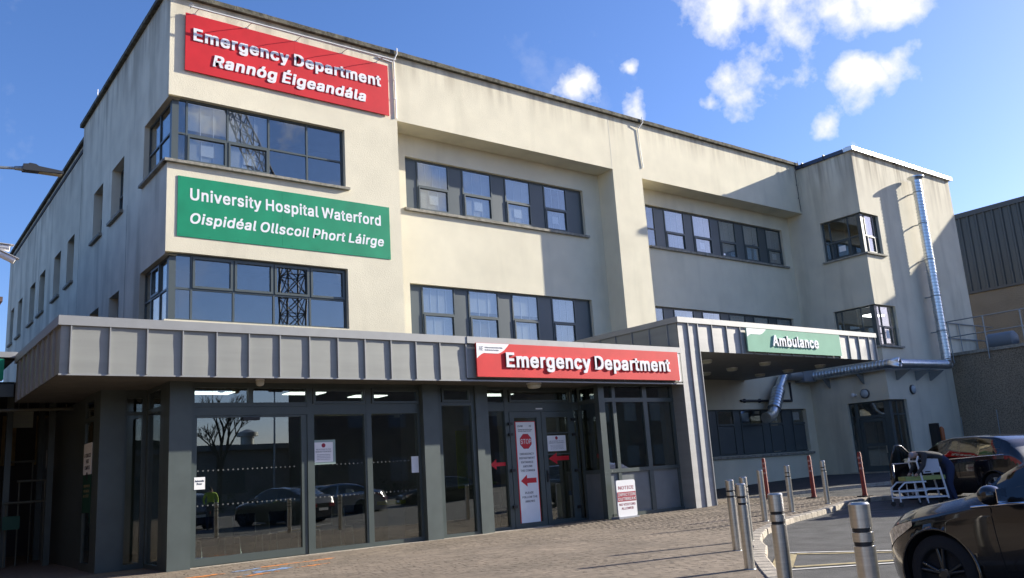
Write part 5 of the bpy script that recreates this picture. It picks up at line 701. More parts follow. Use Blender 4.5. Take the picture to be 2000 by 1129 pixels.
# ================================================================== ENTRANCE EXTENSION
ext = thing('entrance_extension', 'single storey glazed entrance with grey frames under a zinc clad canopy', 'building', (0, 0, 0))
YF = -1.0; XL = -2.1; ZB = 3.565; ZT = 4.41
def seam(parent, x, z0, z1, y=YF, dep=.042, mt=None):
    mb = MB(); mb.box(x-.010, x+.010, y-dep, y, z0, z1); part('seam', mb, mt or M_ZTRIM, parent)
def clad(parent, axis, c, u0, u1, z0, z1, seams, mt=M_ZINC, rib=.042):
    us = [u0]+list(seams)+[u1]
    for a, b_ in zip(us, us[1:]):
        if b_-a < .02: continue
        mb = MB(); n = 3; dv = [random.uniform(-.005, .005) for _ in range(4)]
        # slightly dished sheet
        rows = []
        for j in range(4):
            row_ = []
            for i in range(4):
                u = a+(b_-a)*i/3; z = z0+(z1-z0)*j/3
                d = (0 if i in (0, 3) else random.uniform(-.007, .003))
                row_.append(PT(axis, c, u, d, z))
            rows.append(row_)
        o = len(mb.v); mb.smooth = True
        mb.add([p for r_ in rows for p in r_], [(j*4+i, j*4+i+1, (j+1)*4+i+1, (j+1)*4+i) for j in range(3) for i in range(3)])
        mb.smooth = False
        part('cladding_panel', mb, mt, parent)
    for s_ in seams:
        mb = MB(); pbox(mb, axis, c, s_-.011, s_+.011, -rib, .004, z0, z1); part('seam', mb, M_ZTRIM, parent)
sl1 = [-1.94+.635*i for i in range(14)]
clad(ext, 'y', YF, XL, 6.40, ZB, ZT, [s for s in sl1 if s < 6.3])
clad(ext, 'y', YF, 6.40, 13.84, 3.61, 4.41, [6.40+.635*i for i in range(0, 12)])
clad(ext, 'x', XL, YF, 3.9, ZB, ZT, [YF+.45+.55*i for i in range(0, 8)])
mb = MB(); mb.box(XL-.05, 6.42, YF-.05, YF+.25, ZT, ZT+.17); mb.box(XL-.05, XL+.25, YF+.25, 3.9, ZT, ZT+.17); part('coping', mb, M_ZTRIM, ext)
mb = MB(); mb.box(6.425, 10.1, YF-.065, YF+.25, ZT+.01, ZT+.17); part('coping', mb, M_ZTRIM, ext)
mb = MB(); mb.box(10.105, 13.84, YF-.065, YF+.25, ZT+.01, ZT+.17); part('coping', mb, M_ZTRIM, ext)
mb = MB(); mb.box(XL-.01, 13.84, YF-.012, YF+.02, ZB-.03, ZB); part('drip_edge', mb, M_ZTRIM, ext)
mb = MB(); mb.box(XL+.05, 13.84, YF+.1, YC+.1, 4.3, 4.36); mb.box(XL+.05, XW, YC, 14, 4.0, 4.06); part('roof', mb, M_DARK, ext)
# soffit boards
mb = MB(); y_ = YF+.01
while y_ < 3.9: mb.box(XL+.02, 13.83, y_, y_+.185, ZB, ZB+.03); y_ += .2
part('soffit_board', mb, M_SOFF, ext, kind='stuff')
mb = MB(); mb.box(XL+.02, 13.83, YF+.02, 3.9, ZB+.034, ZB+.06); part('soffit_backing', mb, M_BLACKP, ext)
# columns
for x0, x1, y0, y1 in ((0, .43, -.13, .25), (5.72, 6.14, -.13, .2), (7.29, 7.50, -.03, .3), (-.90, -.43, 1.45, 1.9)):
    mb = MB(); mb.box(x0, x1, y0, y1, -.02, ZB); part('column', mb, M_COL, ext)
mb = MB(); mb.box(7.52, 7.72, .05, .42, -.02, ZB); part('column', mb, M_COL, ext)
def frames(parent, axis, c, bars, name='glazing_frame', mt=None):
    mb = MB()
    for u0, u1, d0, d1, z0, z1 in bars: pbox(mb, axis, c, u0, u1, d0, d1, z0, z1)
    return part(name, mb, mt or M_XFRAME, parent)
def panes(parent, axis, c, rects, d=.03, mt=None):
    for u0, u1, z0, z1 in rects:
        mb = MB(); pbox(mb, axis, c, u0, u1, d, d+.012, z0, z1); part('pane', mb, mt or M_PANEX, parent)
# automatic door bay
f1 = frames(ext, 'y', .05, [(.43, .52, -.03, .07, 0, ZB), (2.90, 3.02, -.03, .07, 0, ZB), (1.615, 1.715, -.025, .065, 3.16, 3.46), (.52, 2.90, -.03, .06, 3.46, ZB), (.52, 2.90, -.02, .06, 3.075, 3.16), (.52, 2.90, -.03, .06, 2.90, 3.07)])
panes(f1, 'y', .05, [(.52, 1.615, 3.16, 3.46), (1.715, 2.90, 3.16, 3.46)])
sd_ = frames(ext, 'y', .05, [(.525, .58, -.01, .05, .165, 2.90), (2.77, 2.895, -.01, .05, .02, 2.895), (.525, 2.77, -.01, .05, .02, .165), (.58, 2.77, -.01, .05, 2.86, 2.895)], 'sliding_door')
panes(sd_, 'y', .05, [(.58, 2.77, .165, 2.86)])
mb = MB(); mb.box(1.5, 1.85, .0, .06, 2.80, 2.86); part('door_sensor', mb, M_BLACKP, sd_)
# fixed glazing
f2 = frames(ext, 'y', .05, [(4.31, 4.44, -.03, .07, 0, ZB), (3.02, 4.31, -.03, .06, 3.46, ZB), (4.44, 5.72, -.03, .06, 3.46, ZB), (3.02, 4.31, -.025, .06, 2.90, 3.12), (4.44, 5.72, -.025, .06, 2.90, 3.12),
        (3.02, 4.31, -.03, .07, 0, .10), (4.44, 5.72, -.03, .07, 0, .10), (3.02, 3.06, -.02, .06, .1, 2.9), (4.27, 4.31, -.02, .06, .1, 2.9), (5.66, 5.72, -.02, .06, .1, 2.9)])
panes(f2, 'y', .05, [(3.06, 4.27, .10, 2.90), (4.44, 5.66, .10, 2.90)])
def toplight(parent, c, u0, u1, z0, z1):
    s_ = .055; fr_ = frames(parent, 'y', c, [(u0, u1, -.05, .03, z0, z0+s_), (u0, u1, -.05, .03, z1-s_, z1), (u0, u0+s_, -.05, .03, z0+s_, z1-s_), (u1-s_, u1, -.05, .03, z0+s_, z1-s_)], 'top_light'); panes(fr_, 'y', c, [(u0+s_, u1-s_, z0+s_, z1-s_)], 0)
toplight(ext, .05, 3.04, 4.29, 3.125, 3.46); toplight(ext, .05, 4.46, 5.70, 3.125, 3.46)
# narrow pane between the columns
f3 = frames(ext, 'y', .05, [(6.18, 6.32, -.03, .07, 0, ZB), (7.19, 7.29, -.03, .07, 0, ZB), (6.32, 7.19, -.03, .06, 3.07, 3.15), (6.32, 7.19, -.03, .06, 3.5, ZB), (6.32, 7.19, -.03, .07, 0, .08)])
panes(f3, 'y', .05, [(6.32, 7.19, .08, 3.07)]); toplight(ext, .05, 6.34, 7.17, 3.155, 3.5)
# entrance doors
YDR = .35
f4 = frames(ext, 'y', YDR, [(7.72, 7.88, -.04, .06, 0, ZB), (8.42, 8.55, -.04, .06, 0, ZB), (10.70, 10.77, -.04, .06, 0, ZB), (8.55, 10.70, -.03, .06, 2.93, 3.17), (7.88, 8.42, -.03, .06, 2.95, 3.17), (10.77, 11.0, -.03, .06, 2.95, 3.17),
        (7.88, 8.42, -.03, .06, 3.5, ZB), (8.55, 10.70, -.03, .06, 3.5, ZB), (7.88, 8.42, -.03, .06, 0, .08), (10.77, 11.0, -.03, .06, 0, .08)])
panes(f4, 'y', YDR, [(7.88, 8.42, .08, 2.95), (7.88, 8.42, 3.17, 3.5), (10.77, 11.0, .08, 2.95), (10.77, 11.0, 3.17, 3.5)])
toplight(ext, YDR, 8.60, 10.66, 3.18, 3.5)
mb = MB(); mb.box(9.45, 9.68, YDR-.045, YDR-.03, 2.985, 3.02); part('door_number_plate', mb, M_PAPER, ext)
for (u0, u1, hs) in ((8.56, 9.60, -1), (9.62, 10.69, 1)):
    dr = frames(ext, 'y', YDR, [(u0, u0+.145, -.05, .03, .02, 2.92), (u1-.145, u1, -.05, .03, .02, 2.92), (u0+.145, u1-.145, -.05, .03, .02, .13), (u0+.145, u1-.145, -.05, .03, 2.77, 2.92)], 'door')
    panes(dr, 'y', YDR, [(u0+.145, u1-.145, .13, 2.77)], -.01)
    hx = u0-.01 if hs < 0 else u1+.01
    for hz in ((.55, 1.45, 2.35, 2.62) if hs < 0 else (.4, 1.35, 2.3, 2.7)):
        mb = MB(); mb.box(hx-.06, hx+.06, YDR-.11, YDR-.05, hz-.035, hz+.035); part('hinge', mb, M_BLACKP, dr)
    if hs > 0:
        mb = MB(); mb.box(u0+.05, u0+.09, YDR-.075, YDR-.05, 1.10, 1.40); mb.tube([(u0+.07, YDR-.075, 1.30), (u0+.07, YDR-.13, 1.30), (u0+.07, YDR-.13, 1.16)], .014, 8); part('handle', mb, M_BLACKP, dr)
# posters and arrows on the doors
YP = YDR-.018
ps = thing('door_poster', 'tall white poster with a red stop sign and a red arrow on the left door', 'poster', (8.74, YP, .11))
mb = MB(); mb.box(8.735, 9.41, YP-.006, YP, .112, 2.68); part('backing', mb, M_REDSTK, ps)
mb = MB(); mb.box(8.765, 9.385, YP-.009, YP-.006, .125, 2.66); part('poster_sheet', mb, M_PAPER, ps)
yq = YP-.0095
def octa(cx, cz, r, y): return [(cx+r*math.cos(PI/8+k*PI/4), cz+r*math.sin(PI/8+k*PI/4)) for k in range(8)]
mb = MB(); mb.prism(octa(9.06, 2.165, .205, 0), 'xz', yq-.001, yq); part('stop_rim', mb, M_MAROON, ps)
mb = MB(); mb.prism(octa(9.06, 2.165, .188, 0), 'xz', yq-.002, yq-.001); part('stop_sign', mb, M_REDSTK, ps)
def arrow(mb, xt, xr, z, hh, sh, y):
    ml = xt+(xr-xt)*.40; mb.prism([(xt, z), (ml, z+hh), (ml, z+sh), (xr, z+sh), (xr, z-sh), (ml, z-sh), (ml, z-hh)], 'xz', y-.002, y)
mb = MB(); arrow(mb, 8.82, 9.33, 1.17, .15, .062, yq); part('arrow', mb, M_REDSTK, ps)
flat_text(ps, [('STOP', 8.89, .345, 2.10, .125, yq-.0025)], M_PAPER)
flat_text(ps, [('EMERGENCY', 8.84, .46, 1.82, .052, yq), ('DEPARTMENT', 8.82, .50, 1.715, .052, yq), ('ENTRANCE', 8.87, .39, 1.61, .052, yq), ('AROUND', 8.92, .30, 1.505, .052, yq), ('THE CORNER', 8.83, .47, 1.40, .052, yq),
               ('PLEASE', 8.94, .26, .84, .052, yq), ('FOLLOW THE', 8.84, .48, .735, .052, yq), ('ARROWS', 8.92, .31, .63, .052, yq), ('Ospidéal Ollscoile Phort Láirge', 8.83, .46, 2.455, .026, yq), ('University Hospital Waterford', 8.83, .42, 2.415, .026, yq), ('UHW', 8.82, .17, 2.53, .05, yq), ('HE', 9.20, .07, 2.53, .05, yq)], M_BLACKT)
ar = MB(); arrow(ar, 9.80, 10.50, 1.69, .15, .055, YP-.002); single('arrow_sticker', ar, M_REDSTK, 'red arrow sticker on the right door pointing left', 'sticker', (9.8, YP, 1.69), 'red arrow stickers')
ar = MB(); arrow(ar, 7.92, 8.40, 1.62, .13, .045, YDR+.022); single('arrow_sticker', ar, M_REDSTK, 'red arrow sticker on the narrow pane left of the doors', 'sticker', (7.92, YDR, 1.62), 'red arrow stickers')
def notice(x0, x1, z0, z1, y, lb, stop=True, lines=6, border=None):
    n = thing('paper_notice', lb, 'notice', (x0, y, z0), 'notices on the glass'); w = x1-x0; h = z1-z0
    if border:
        mb = MB(); mb.box(x0-.06, x1+.06, y-.002, y, z0-.05, z1+.05); part('holder', mb, border, n)
    mb = MB(); mb.box(x0, x1, y-.004, y-.002, z0, z1); part('sheet', mb, M_PAPER, n)
    if stop:
        mb = MB(); mb.prism(octa((x0+x1)/2, z1-.16*h, .09*h+.01, 0), 'xz', y-.0055, y-.0045); part('stop_symbol', mb, M_MAROON, n)
    if lines:
        flat_text(n, [('NO ACCESS TO THE', x0+.12*w, w*.76, z0+h*.60, .030, y-.0045), ('EMERGENCY DEPARTMENT', x0+.08*w, w*.84, z0+h*.49, .030, y-.0045)] +
                  [('please use the entrance around the corner', x0+.15*w, w*.70, z0+h*(.36-.08*i), .015, y-.0045) for i in range(lines-2)], M_GREYT)
    return n
notice(9.79, 10.43, 1.88, 2.29, YP-.002, 'white printed notice with a small stop symbol on the right door')
mb = MB(); mb.box(9.765, 10.545, YP-.002, YP, 2.34, 2.37); mb.box(9.765, 10.545, YP-.002, YP, 1.79, 1.82); single('glass_band', mb, M_XFRAME, 'thin grey bars across the right door around the notice', 'bar', (9.77, YP, 1.8))
notice(3.06, 3.50, 1.88, 2.30, .058, 'framed white notice with stop symbol on the glazing beside the automatic door', border=mat('pale_green_holder', (.30, .40, .36), .5))
notice(5.46, 5.65, 1.54, 1.91, .058, 'plain pale sheet on the glazing beside the column', stop=False, lines=0)
n = thing('door_sticker', 'white square sticker reading Automatic Door at the left edge of the sliding door', 'sticker', (.53, .04, 1.46)); mb = MB(); mb.box(.535, .745, .030, .034, 1.465, 1.70); part('sheet', mb, M_PAPER, n)
flat_text(n, [('Automatic', .55, .18, 1.61, .038, .0295), ('Door', .59, .10, 1.555, .038, .0295)], M_BLACKT)
mb = MB()
for z in (1.82, 1.15):
    for x0, x1 in ((.62, 2.7), (3.1, 4.25), (4.5, 5.45)):
        k = x0
        while k < x1: mb.lathe((k, .079, z), (0, -1, 0), [(0, .016), (.001, .016)], 8); k += .10
single('manifestation_dots', mb, mat('frosted_dot', (.11, .12, .115), .8), 'two rows of small frosted dots across the entrance glazing', 'glass dots', (.6, .08, 1.15))['kind'] = 'stuff'
# projecting bay right of the doors
YB = -.55
f5 = frames(ext, 'y', YB, [(10.92, 11.13, -.02, .12, .0, ZB), (11.44, 11.56, 0, .1, .1, 3.52), (12.62, 12.78, 0, .1, .1, 3.52), (13.78, 13.86, 0, .1, .1, 3.52), (11.13, 13.86, -.004, .1, 3.52, ZB+.04), (11.13, 13.86, -.01, .1, 3.09, 3.20), (11.13, 13.86, -.01, .1, 1.22, 1.32), (11.10, 13.86, -.03, .12, .0, .17)])
panes(f5, 'y', YB, [(11.13, 11.44, 1.32, 3.09), (11.56, 12.62, 1.32, 3.09), (12.78, 13.78, 1.32, 3.09), (11.13, 11.44, 3.20, 3.52), (11.56, 12.62, 3.20, 3.52), (12.78, 13.78, 3.20, 3.52)], .05)
for u0, u1 in ((11.13, 11.44), (11.56, 12.62), (12.78, 13.78)):
    mb = MB(); pbox(mb, 'y', YB, u0, u1, .04, .06, .17, 1.22); part('kick_panel', mb, M_KICK, f5)
f6 = frames(ext, 'x', 10.98, [(-.43, -.33, .0, .08, 0, ZB), (.27, .35, .0, .08, 0, ZB), (-.33, .27, 0, .08, 3.09, 3.2), (-.33, .27, 0, .08, 1.22, 1.32), (-.33, .27, 0, .08, 3.5, ZB)])
panes(f6, 'x', 10.98, [(-.33, .27, 1.32, 3.09), (-.33, .27, 3.2, 3.5)]); mb = MB(); pbox(mb, 'x', 10.98, -.33, .27, .02, .05, 0, 1.22); part('kick_panel', mb, M_KICK, f6)
mb = MB(); pbox(mb, 'y', YB, 11.2, 13.75, .28, .283, 1.35, 3.05); part('bay_back_sheet', mb, mat('green_grey_sheet', (.10, .125, .10), .8, noise=.1, nscale=1), ext)  # plain green-grey sheet behind the bay panes
# left alcove
f7 = frames(ext, 'x', 0, [(.25, .50, 0, .1, 0, ZB), (1.38, 1.5, 0, .1, 0, ZB), (.50, 1.38, 0, .08, 3.05, 3.14), (.50, 1.38, 0, .08, 0, .08), (.50, 1.38, 0, .08, 3.49, ZB)])
panes(f7, 'x', 0, [(.50, 1.38, .08, 3.05), (.50, 1.38, 3.14, 3.49)])
f8 = frames(ext, 'y', 1.5, [(-.43, -.38, 0, .08, 0, ZB), (-.08, 0.0, 0, .08, 0, ZB), (-.38, -.08, 0, .08, 3.05, 3.12), (-.38, -.08, 0, .08, 0, .10), (-.38, -.08, 0, .08, 3.4, ZB)])
panes(f8, 'y', 1.5, [(-.38, -.08, .10, 3.05), (-.38, -.08, 3.12, 3.4)])
f9 = frames(ext, 'x', -.9, [(1.90, 2.02, 0, .1, 0, ZB), (2.80, 2.98, 0, .1, 0, ZB), (2.02, 2.80, 0, .08, 3.0, 3.1), (2.02, 2.80, 0, .08, 0, .15), (2.02, 2.80, 0, .08, 3.42, ZB), (2.98, 9.0, .05, .10, 0, ZB)])
panes(f9, 'x', -.9, [(2.02, 2.80, .15, 3.0), (2.02, 2.80, 3.1, 3.42)])
tf = thing('door_poster', 'white and green tobacco free campus poster on the side glazing at the left', 'poster', (-.9, 2.0, 1.2))
mb = MB(); mb.box(-.912, -.902, 2.04, 2.78, 1.92, 2.56); part('poster_sheet', mb, M_PAPER, tf)
mb = MB(); mb.box(-.910, -.902, 2.04, 2.78, 1.15, 1.92); part('poster_foot', mb, mat('dark_green_print', (.01, .06, .035), .6), tf)
def side_text(parent, lines, mt, x):
    allm = MB()
    for body, y1, w, z, cap in lines:
        for c_ in text_chars(body, w, cap, .002, 0, .010, (x, y1, z), 'x'): allm.add(c_.v, c_.f)
    return part('lettering', allm, mt, parent, kind='stuff')
side_text(tf, [('A TOBACCO', 2.70, .6, 2.27, .08), ('FREE', 2.52, .25, 2.15, .08), ('CAMPUS', 2.64, .46, 2.02, .08)], M_BLACKT, -.9125)
side_text(tf, [('THANK YOU FOR', 2.70, .58, 1.66, .055), ('NOT SMOKING', 2.64, .48, 1.56, .055), ('ON THIS SITE', 2.66, .48, 1.46, .055)], M_YEL, -.9105)
mb = MB(); mb.lathe((-.9125, 2.41, 1.88), (-1, 0, 0), [(0, .09), (.002, .09)], 16); part('no_smoking_symbol', mb, M_BLACKT, tf)
# threshold strip and base
mb = MB(); mb.box(.43, 7.5, -.16, .0, .0, .012); mb.box(7.5, 11.1, -.02, .32, .0, .012); part('threshold', mb, M_KERB, ext)
# rooms inside
mb = MB(); mb.box(.1, 13.8, .15, 8.9, -.01, .01); part('floor', mb, mat('vinyl_floor', (.10, .10, .10), .35), ext)
mb = MB(); mb.box(-.5, 13.8, 6.2, 6.3, 0, ZB); mb.box(13.83, 13.86, -.45, 6.2, 0, ZB); mb.box(-.78, -.74, 3.0, 9, 0, ZB); part('inner_wall', mb, mat('inner_wall_paint', (.26, .27, .25), .8, noise=.2, nscale=.8), ext)
mb = MB(); mb.box(7.6, 7.7, .45, 4.2, 0, ZB); mb.box(10.9, 10.96, .4, 4, 0, ZB); part('partition', mb, M_DIM, ext)
for x0, y0 in ((1.0, 1.6), (3.2, 1.6), (5.2, 2.2), (9.0, 1.8)):
    mb = MB(); mb.box(x0, x0+.9, y0, y0+.5, ZB-.02, ZB-.003); part('ceiling_light', mb, mat('ceiling_light_panel', (1, .97, .88), .5, emit=2.2), ext)
for x0, y0 in ((1.0, 1.0),):
    pass
# round lamps under the soffit
def drum(x, y, z, r, lb, nm='ceiling_lamp', grp='round lamps under the entrance canopy', h=.11):
    t_ = thing(nm, lb, 'lamp', (x, y, z), grp)
    mb = MB(); mb.lathe((x, y, z), (0, 0, -1), [(0, r), (.03, r)], 20); part('lamp_base', mb, M_WHITE, t_)
    mb = MB(); mb.lathe((x, y, z-.03), (0, 0, -1), [(0, r*.93), (h*.5, r*.93), (h*.85, r*.75), (h, r*.35)], 20); part('lamp_diffuser', mb, mat('lamp_diffuser', (.62, .62, .52), .4), t_)
drum(8.72, -.6, ZB, .19, 'large round white lamp under the canopy above the doors'); drum(1.62, -.6, ZB, .09, 'small round lamp under the canopy above the automatic door'); drum(1.25, .6, ZB, .09, 'small round lamp inside above the automatic door')

# red fascia sign
def swoosh(x0, x1, z0, z1):
    P = [(x0, z1), (x1, z1)]; w = x1-x0; h = z1-z0
    for t_ in range(1, 15):
        s_ = t_/14; x_ = x1-w*s_; 
        if s_ < .35: zz = z1-h*.62*math.sin(s_/.35*PI/2)
        elif s_ < .75: zz = z1-h*.62-.01
        else: zz = z1-h*.62-h*.38*((s_-.75)/.25)**1.6
        P.append((x_, zz))
    return P
sg = thing('fascia_sign', 'long red sign reading Emergency Department over the entrance doors', 'sign', (6.63, -1.08, 3.62))
mb = MB(); mb.box(6.63, 13.60, -1.12, -1.075, 3.63, 4.43); part('sign_panel', mb, M_REDL, sg)
mb = MB(); mb.prism(swoosh(6.635, 7.60, 4.06, 4.425), 'xz', -1.124, -1.1205); part('white_corner', mb, M_PAPER, sg)
mb = MB(); mb.box(13.602, 13.70, -1.07, -1.045, 3.60, 4.40); part('backing_rail', mb, M_WHITE, sg)
letters(sg, text_chars('Emergency Department', 5.70, .37, .030, at=(7.49, -1.125, 3.86), bold=.030), M_LETTER)
flat_text(sg, [('Feidhmeannacht na Seirbhíse Sláinte', 6.88, .52, 4.31, .034, -1.1245), ('Health Service Executive', 6.88, .40, 4.25, .034, -1.1245), ('HE', 6.71, .12, 4.25, .10, -1.1245, .2)], M_GREYT)

# ================================================================== AMBULANCE CANOPY
amb = thing('ambulance_canopy', 'zinc clad canopy on a tall ribbed pier reaching to the annex wall', 'canopy', (13.85, -1, 0))
XA0, XA1, ZA0, ZA1 = 13.86, 24.45, 4.51, 5.33
clad(amb, 'y', YF, XA0, 14.72, g(14.3)-.05, ZA0, [14.27, 14.69], mt=M_ZINC2, rib=.05)
clad(amb, 'y', YF, XA0, XA1, ZA0, ZA1, [14.27, 14.69, 15.33, 16.02, 16.66, 17.3, 17.95, 18.6, 19.25, 19.9, 20.55, 21.2, 22.0, 22.67, 23.30, 23.97, 24.40], mt=M_ZINC2, rib=.05)
clad(amb, 'x', XA0, YF+.02, 4.05, 4.40, ZA1, [-.60, .125, .838, 1.55, 2.26, 2.97, 3.68], rib=.03)
mb = MB(); mb.quad((XA0, -1, 0), (XA0, -.45, 0), (XA0, -.45, 4.4), (XA0, -1, 4.4)); mb.quad((14.72, -1, 0), (14.72, -.2, 0), (14.72, -.2, ZA0), (14.72, -1, ZA0)); mb.quad((XA1, -1, ZA0), (XA1, YD, ZA0), (XA1, YD, ZA1), (XA1, -1, ZA1))
part('side_cladding', mb, M_ZINC, amb, kind='stuff')
mb = MB(); mb.box(13.9, 14.7, -.6, 4.9, 0, ZA0); part('inner_wall', mb, M_COL, amb)
mb = MB(); mb.box(XA0-.04, XA1+.04, YF-.06, YF+.2, ZA1, ZA1+.16); mb.box(XA0-.04, XA0+.2, YF+.2, 4.07, ZA1, ZA1+.16); mb.box(XA1-.2, XA1+.04, YF+.2, 4.9, ZA1, ZA1+.16); part('coping', mb, M_ZTRIM, amb)
mb = MB(); mb.box(XA0+.1, XA1-.1, YF+.1, 4.07, ZA1-.05, ZA1); part('roof', mb, M_DARK, amb)
mb = MB(); y_ = YF+.01
while y_ < 4.8: mb.box(14.73, XA1-.01, y_, y_+.24, ZA0, ZA0+.03); y_ += .262
part('soffit_board', mb, mat('grey_soffit_board', (.20, .20, .19), .6, noise=.1, nscale=2), amb, kind='stuff')
mb = MB(); mb.box(14.73, XA1-.01, YF+.02, 4.9, ZA0+.034, ZA0+.06); part('soffit_backing', mb, M_BLACKP, amb)
for i, (x_, y_, lb_) in enumerate(((16.7, .44, 'nearest the pier at the front'), (16.7, 1.8, 'nearest the pier at the back'), (19.7, .40, 'front lamp of the middle pair'), (19.7, 1.8, 'rear lamp of the middle pair'), (23.0, .42, 'front lamp towards the free end'), (23.0, 1.8, 'rear lamp towards the free end'), (19.75, 3.04, 'deepest lamp beside the wall, middle'), (22.96, 3.04, 'deepest lamp beside the wall, towards the duct'))):
    drum(x_, y_, ZA0, .2, 'round lamp in the ambulance canopy soffit, '+lb_, 'soffit_lamp', 'round lamps in the ambulance canopy soffit', .09)
sg = thing('fascia_sign', 'pale green sign reading Ambulance on the canopy edge', 'sign', (16.85, -1.08, 4.56))
mb = MB(); mb.box(16.85, 21.95, -1.13, -1.085, 4.57, 5.30); part('sign_panel', mb, M_GREENP, sg)
mb = MB(); mb.prism(swoosh(16.855, 17.85, 5.02, 5.295), 'xz', -1.134, -1.1305); part('white_corner', mb, M_PAPER, sg)
letters(sg, text_chars('Ambulance', 2.47, .36, .035, at=(18.10, -1.135, 4.77), bold=.026), M_LETTER)
mb = MB(); mb.box(21.952, 22.05, -1.08, -1.055, 4.53, 5.25); part('backing_rail', mb, M_WHITE, sg)

# ================================================================== UNDERCROFT AT THE LEFT
lc = thing('side_canopy', 'low grey fascia panels with a green sign strip, at the far left', 'canopy', (-2.2, 3.9, 0))
mb = MB(); mb.box(-12, -2.36, 3.9, 3.96, 4.03, 4.53); part('fascia_panel', mb, M_ZINC, lc)
mb = MB(); mb.box(-12, XL, 3.85, 4.2, 4.54, 4.66); part('coping', mb, M_ZTRIM, lc)
mb = MB(); mb.box(-12, XL, 4.0, 14, 3.98, 4.02); part('soffit', mb, M_SOFF, lc)
mb = MB(); mb.box(-12, XL, 4.0, 14.1, 4.54, 4.6); part('roof', mb, M_DARK, lc)
mb = MB(); mb.box(-12, -2.12, 4.0, 4.06, 3.7, 4.02); part('lower_band', mb, M_PANEL, lc)
mb = MB(); mb.box(-4.6, -2.345, 3.86, 3.895, 4.05, 4.50); single('green_sign_strip', mb, M_GREEN, 'green sign strip cut off at the left edge of the photo', 'sign', (-3, 3.9, 4.1))
bw_ = thing('undercroft_wall', 'dark wall with faded yellow boards deep under the left canopy', 'wall', (-2, 11, 0))
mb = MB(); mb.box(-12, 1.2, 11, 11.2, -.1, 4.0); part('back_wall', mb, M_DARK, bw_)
for x0, x1 in ((-2.0, -1.75), (-1.45, -1.1), (-.6, .1), (.35, .75), (-3.0, -2.4)):
    mb = MB(); mb.box(x0, x1, 10.94, 10.99, 2.5, 3.9); part('wall_board', mb, M_TIMB, bw_)
for x0, y0, lb_ in ((-1.9, 6.5, 'dark slim post standing furthest left under the left canopy'), (-1.15, 5.5, 'dark slim post under the left canopy, next to the signs'), (-.98, 8.0, 'dark slim post at the back of the undercroft')):
    mb = MB(); mb.box(x0, x0+.13, y0, y0+.13, 0, ZB if y0 < 4 else 4.0); single('post', mb, M_XFRAME, lb_, 'post', (x0, y0, 0), 'posts in the undercroft')
for x0, x1, y0, z, lb_ in ((-1.9, -.95, 6.2, 1.45, 'pale horizontal rail, lower one in the undercroft'), (-1.6, -.95, 6.6, 1.95, 'pale horizontal rail, middle one in the undercroft'), (-1.75, -1.1, 7.5, 2.45, 'pale horizontal rail, upper one in the undercroft')):
    mb = MB(); mb.tube([(x0, y0, z), (x1, y0, z)], .03, 8); mb.tube([(x1-.05, y0, z), (x1-.05, y0, 0)], .02, 6); mb.tube([(x0+.05, y0, z), (x0+.05, y0, 0)], .02, 6); single('hand_rail', mb, mat('pale_rail', (.12, .125, .10), .5), lb_, 'rail', (x0, y0, 0), 'rails in the undercroft')
mb = MB(); mb.tube([(-2.3, 4.5, 3.45), (.0, 4.5, 3.5)], .04, 8); mb.tube([(-.98, 4.5, 3.47), (-.98, 4.5, 3.58)], .012, 6); single('pipe', mb, mat('old_pale_pipe', (.13, .13, .10), .6), 'pale pipe running across under the left canopy', 'pipe', (-2.3, 4.5, 3.45))
hs_ = thing('hanging_sign', 'pale square notice board hanging under the left canopy', 'sign', (-1.8, 7, 3.26))
mb = MB(); mb.box(-1.78, -1.27, 7.0, 7.02, 3.26, 3.68); part('board', mb, mat('pale_green_board', (.34, .38, .32), .6), hs_)
mb = MB(); mb.tube([(-1.6, 7.01, 3.68), (-1.6, 7.01, 3.98)], .008, 5); mb.tube([(-1.4, 7.01, 3.68), (-1.4, 7.01, 3.98)], .008, 5); part('wire', mb, M_RAIL, hs_)
flat_text(hs_, [('NOTICE TO ALL', -1.68, .32, 3.53, .04, 6.999), ('VISITORS', -1.64, .24, 3.45, .04, 6.999), ('PLEASE REPORT', -1.70, .36, 3.37, .035, 6.999)], M_GREYT)
hs_ = thing('arrow_sign', 'white sign with a black upward arrow in the undercroft', 'sign', (-.93, 7, 2.24))
mb = MB(); mb.box(-.935, -.62, 7.0, 7.02, 2.24, 2.69); part('board', mb, M_PAPER, hs_)
mb = MB(); mb.prism([(-.80, 2.28), (-.755, 2.28), (-.755, 2.43), (-.70, 2.43), (-.7775, 2.54), (-.855, 2.43), (-.80, 2.43)], 'xz', 6.996, 6.999); part('arrow', mb, M_BLACKT, hs_)
flat_text(hs_, [('EMERGENCY', -.92, .28, 2.635, .03, 6.999), ('DEPARTMENT', -.92, .28, 2.585, .03, 6.999)], M_BLACKT)
mb = MB(); mb.box(-.52, -.36, 8.6, 8.62, 1.6, 1.92); single('small_sign', mb, M_GREYT, 'small grey notice on the dark wall beside the poster', 'sign', (-.5, 8.6, 1.6))
mb = MB(); mb.box(-1.95, -1.6, 5.9, 5.93, .85, 1.15); single('bin_sign', mb, mat('dark_green_plate', (.02, .09, .06), .6), 'small dark green plate low down in the undercroft', 'sign', (-1.9, 5.9, .85))
# far brick building seen past the side wall
mb = MB(); mb.box(-6, 1.9, 44, 60, 0, 14.0); mb.box(-6.2, 2.1, 43.8, 60, 14.0, 14.3); single('brick_building', mb, mat('brown_brick', (.16, .10, .075), .9, noise=.3, nscale=2), 'brown brick building far behind at the left edge', 'building', (-2, 44, 0))

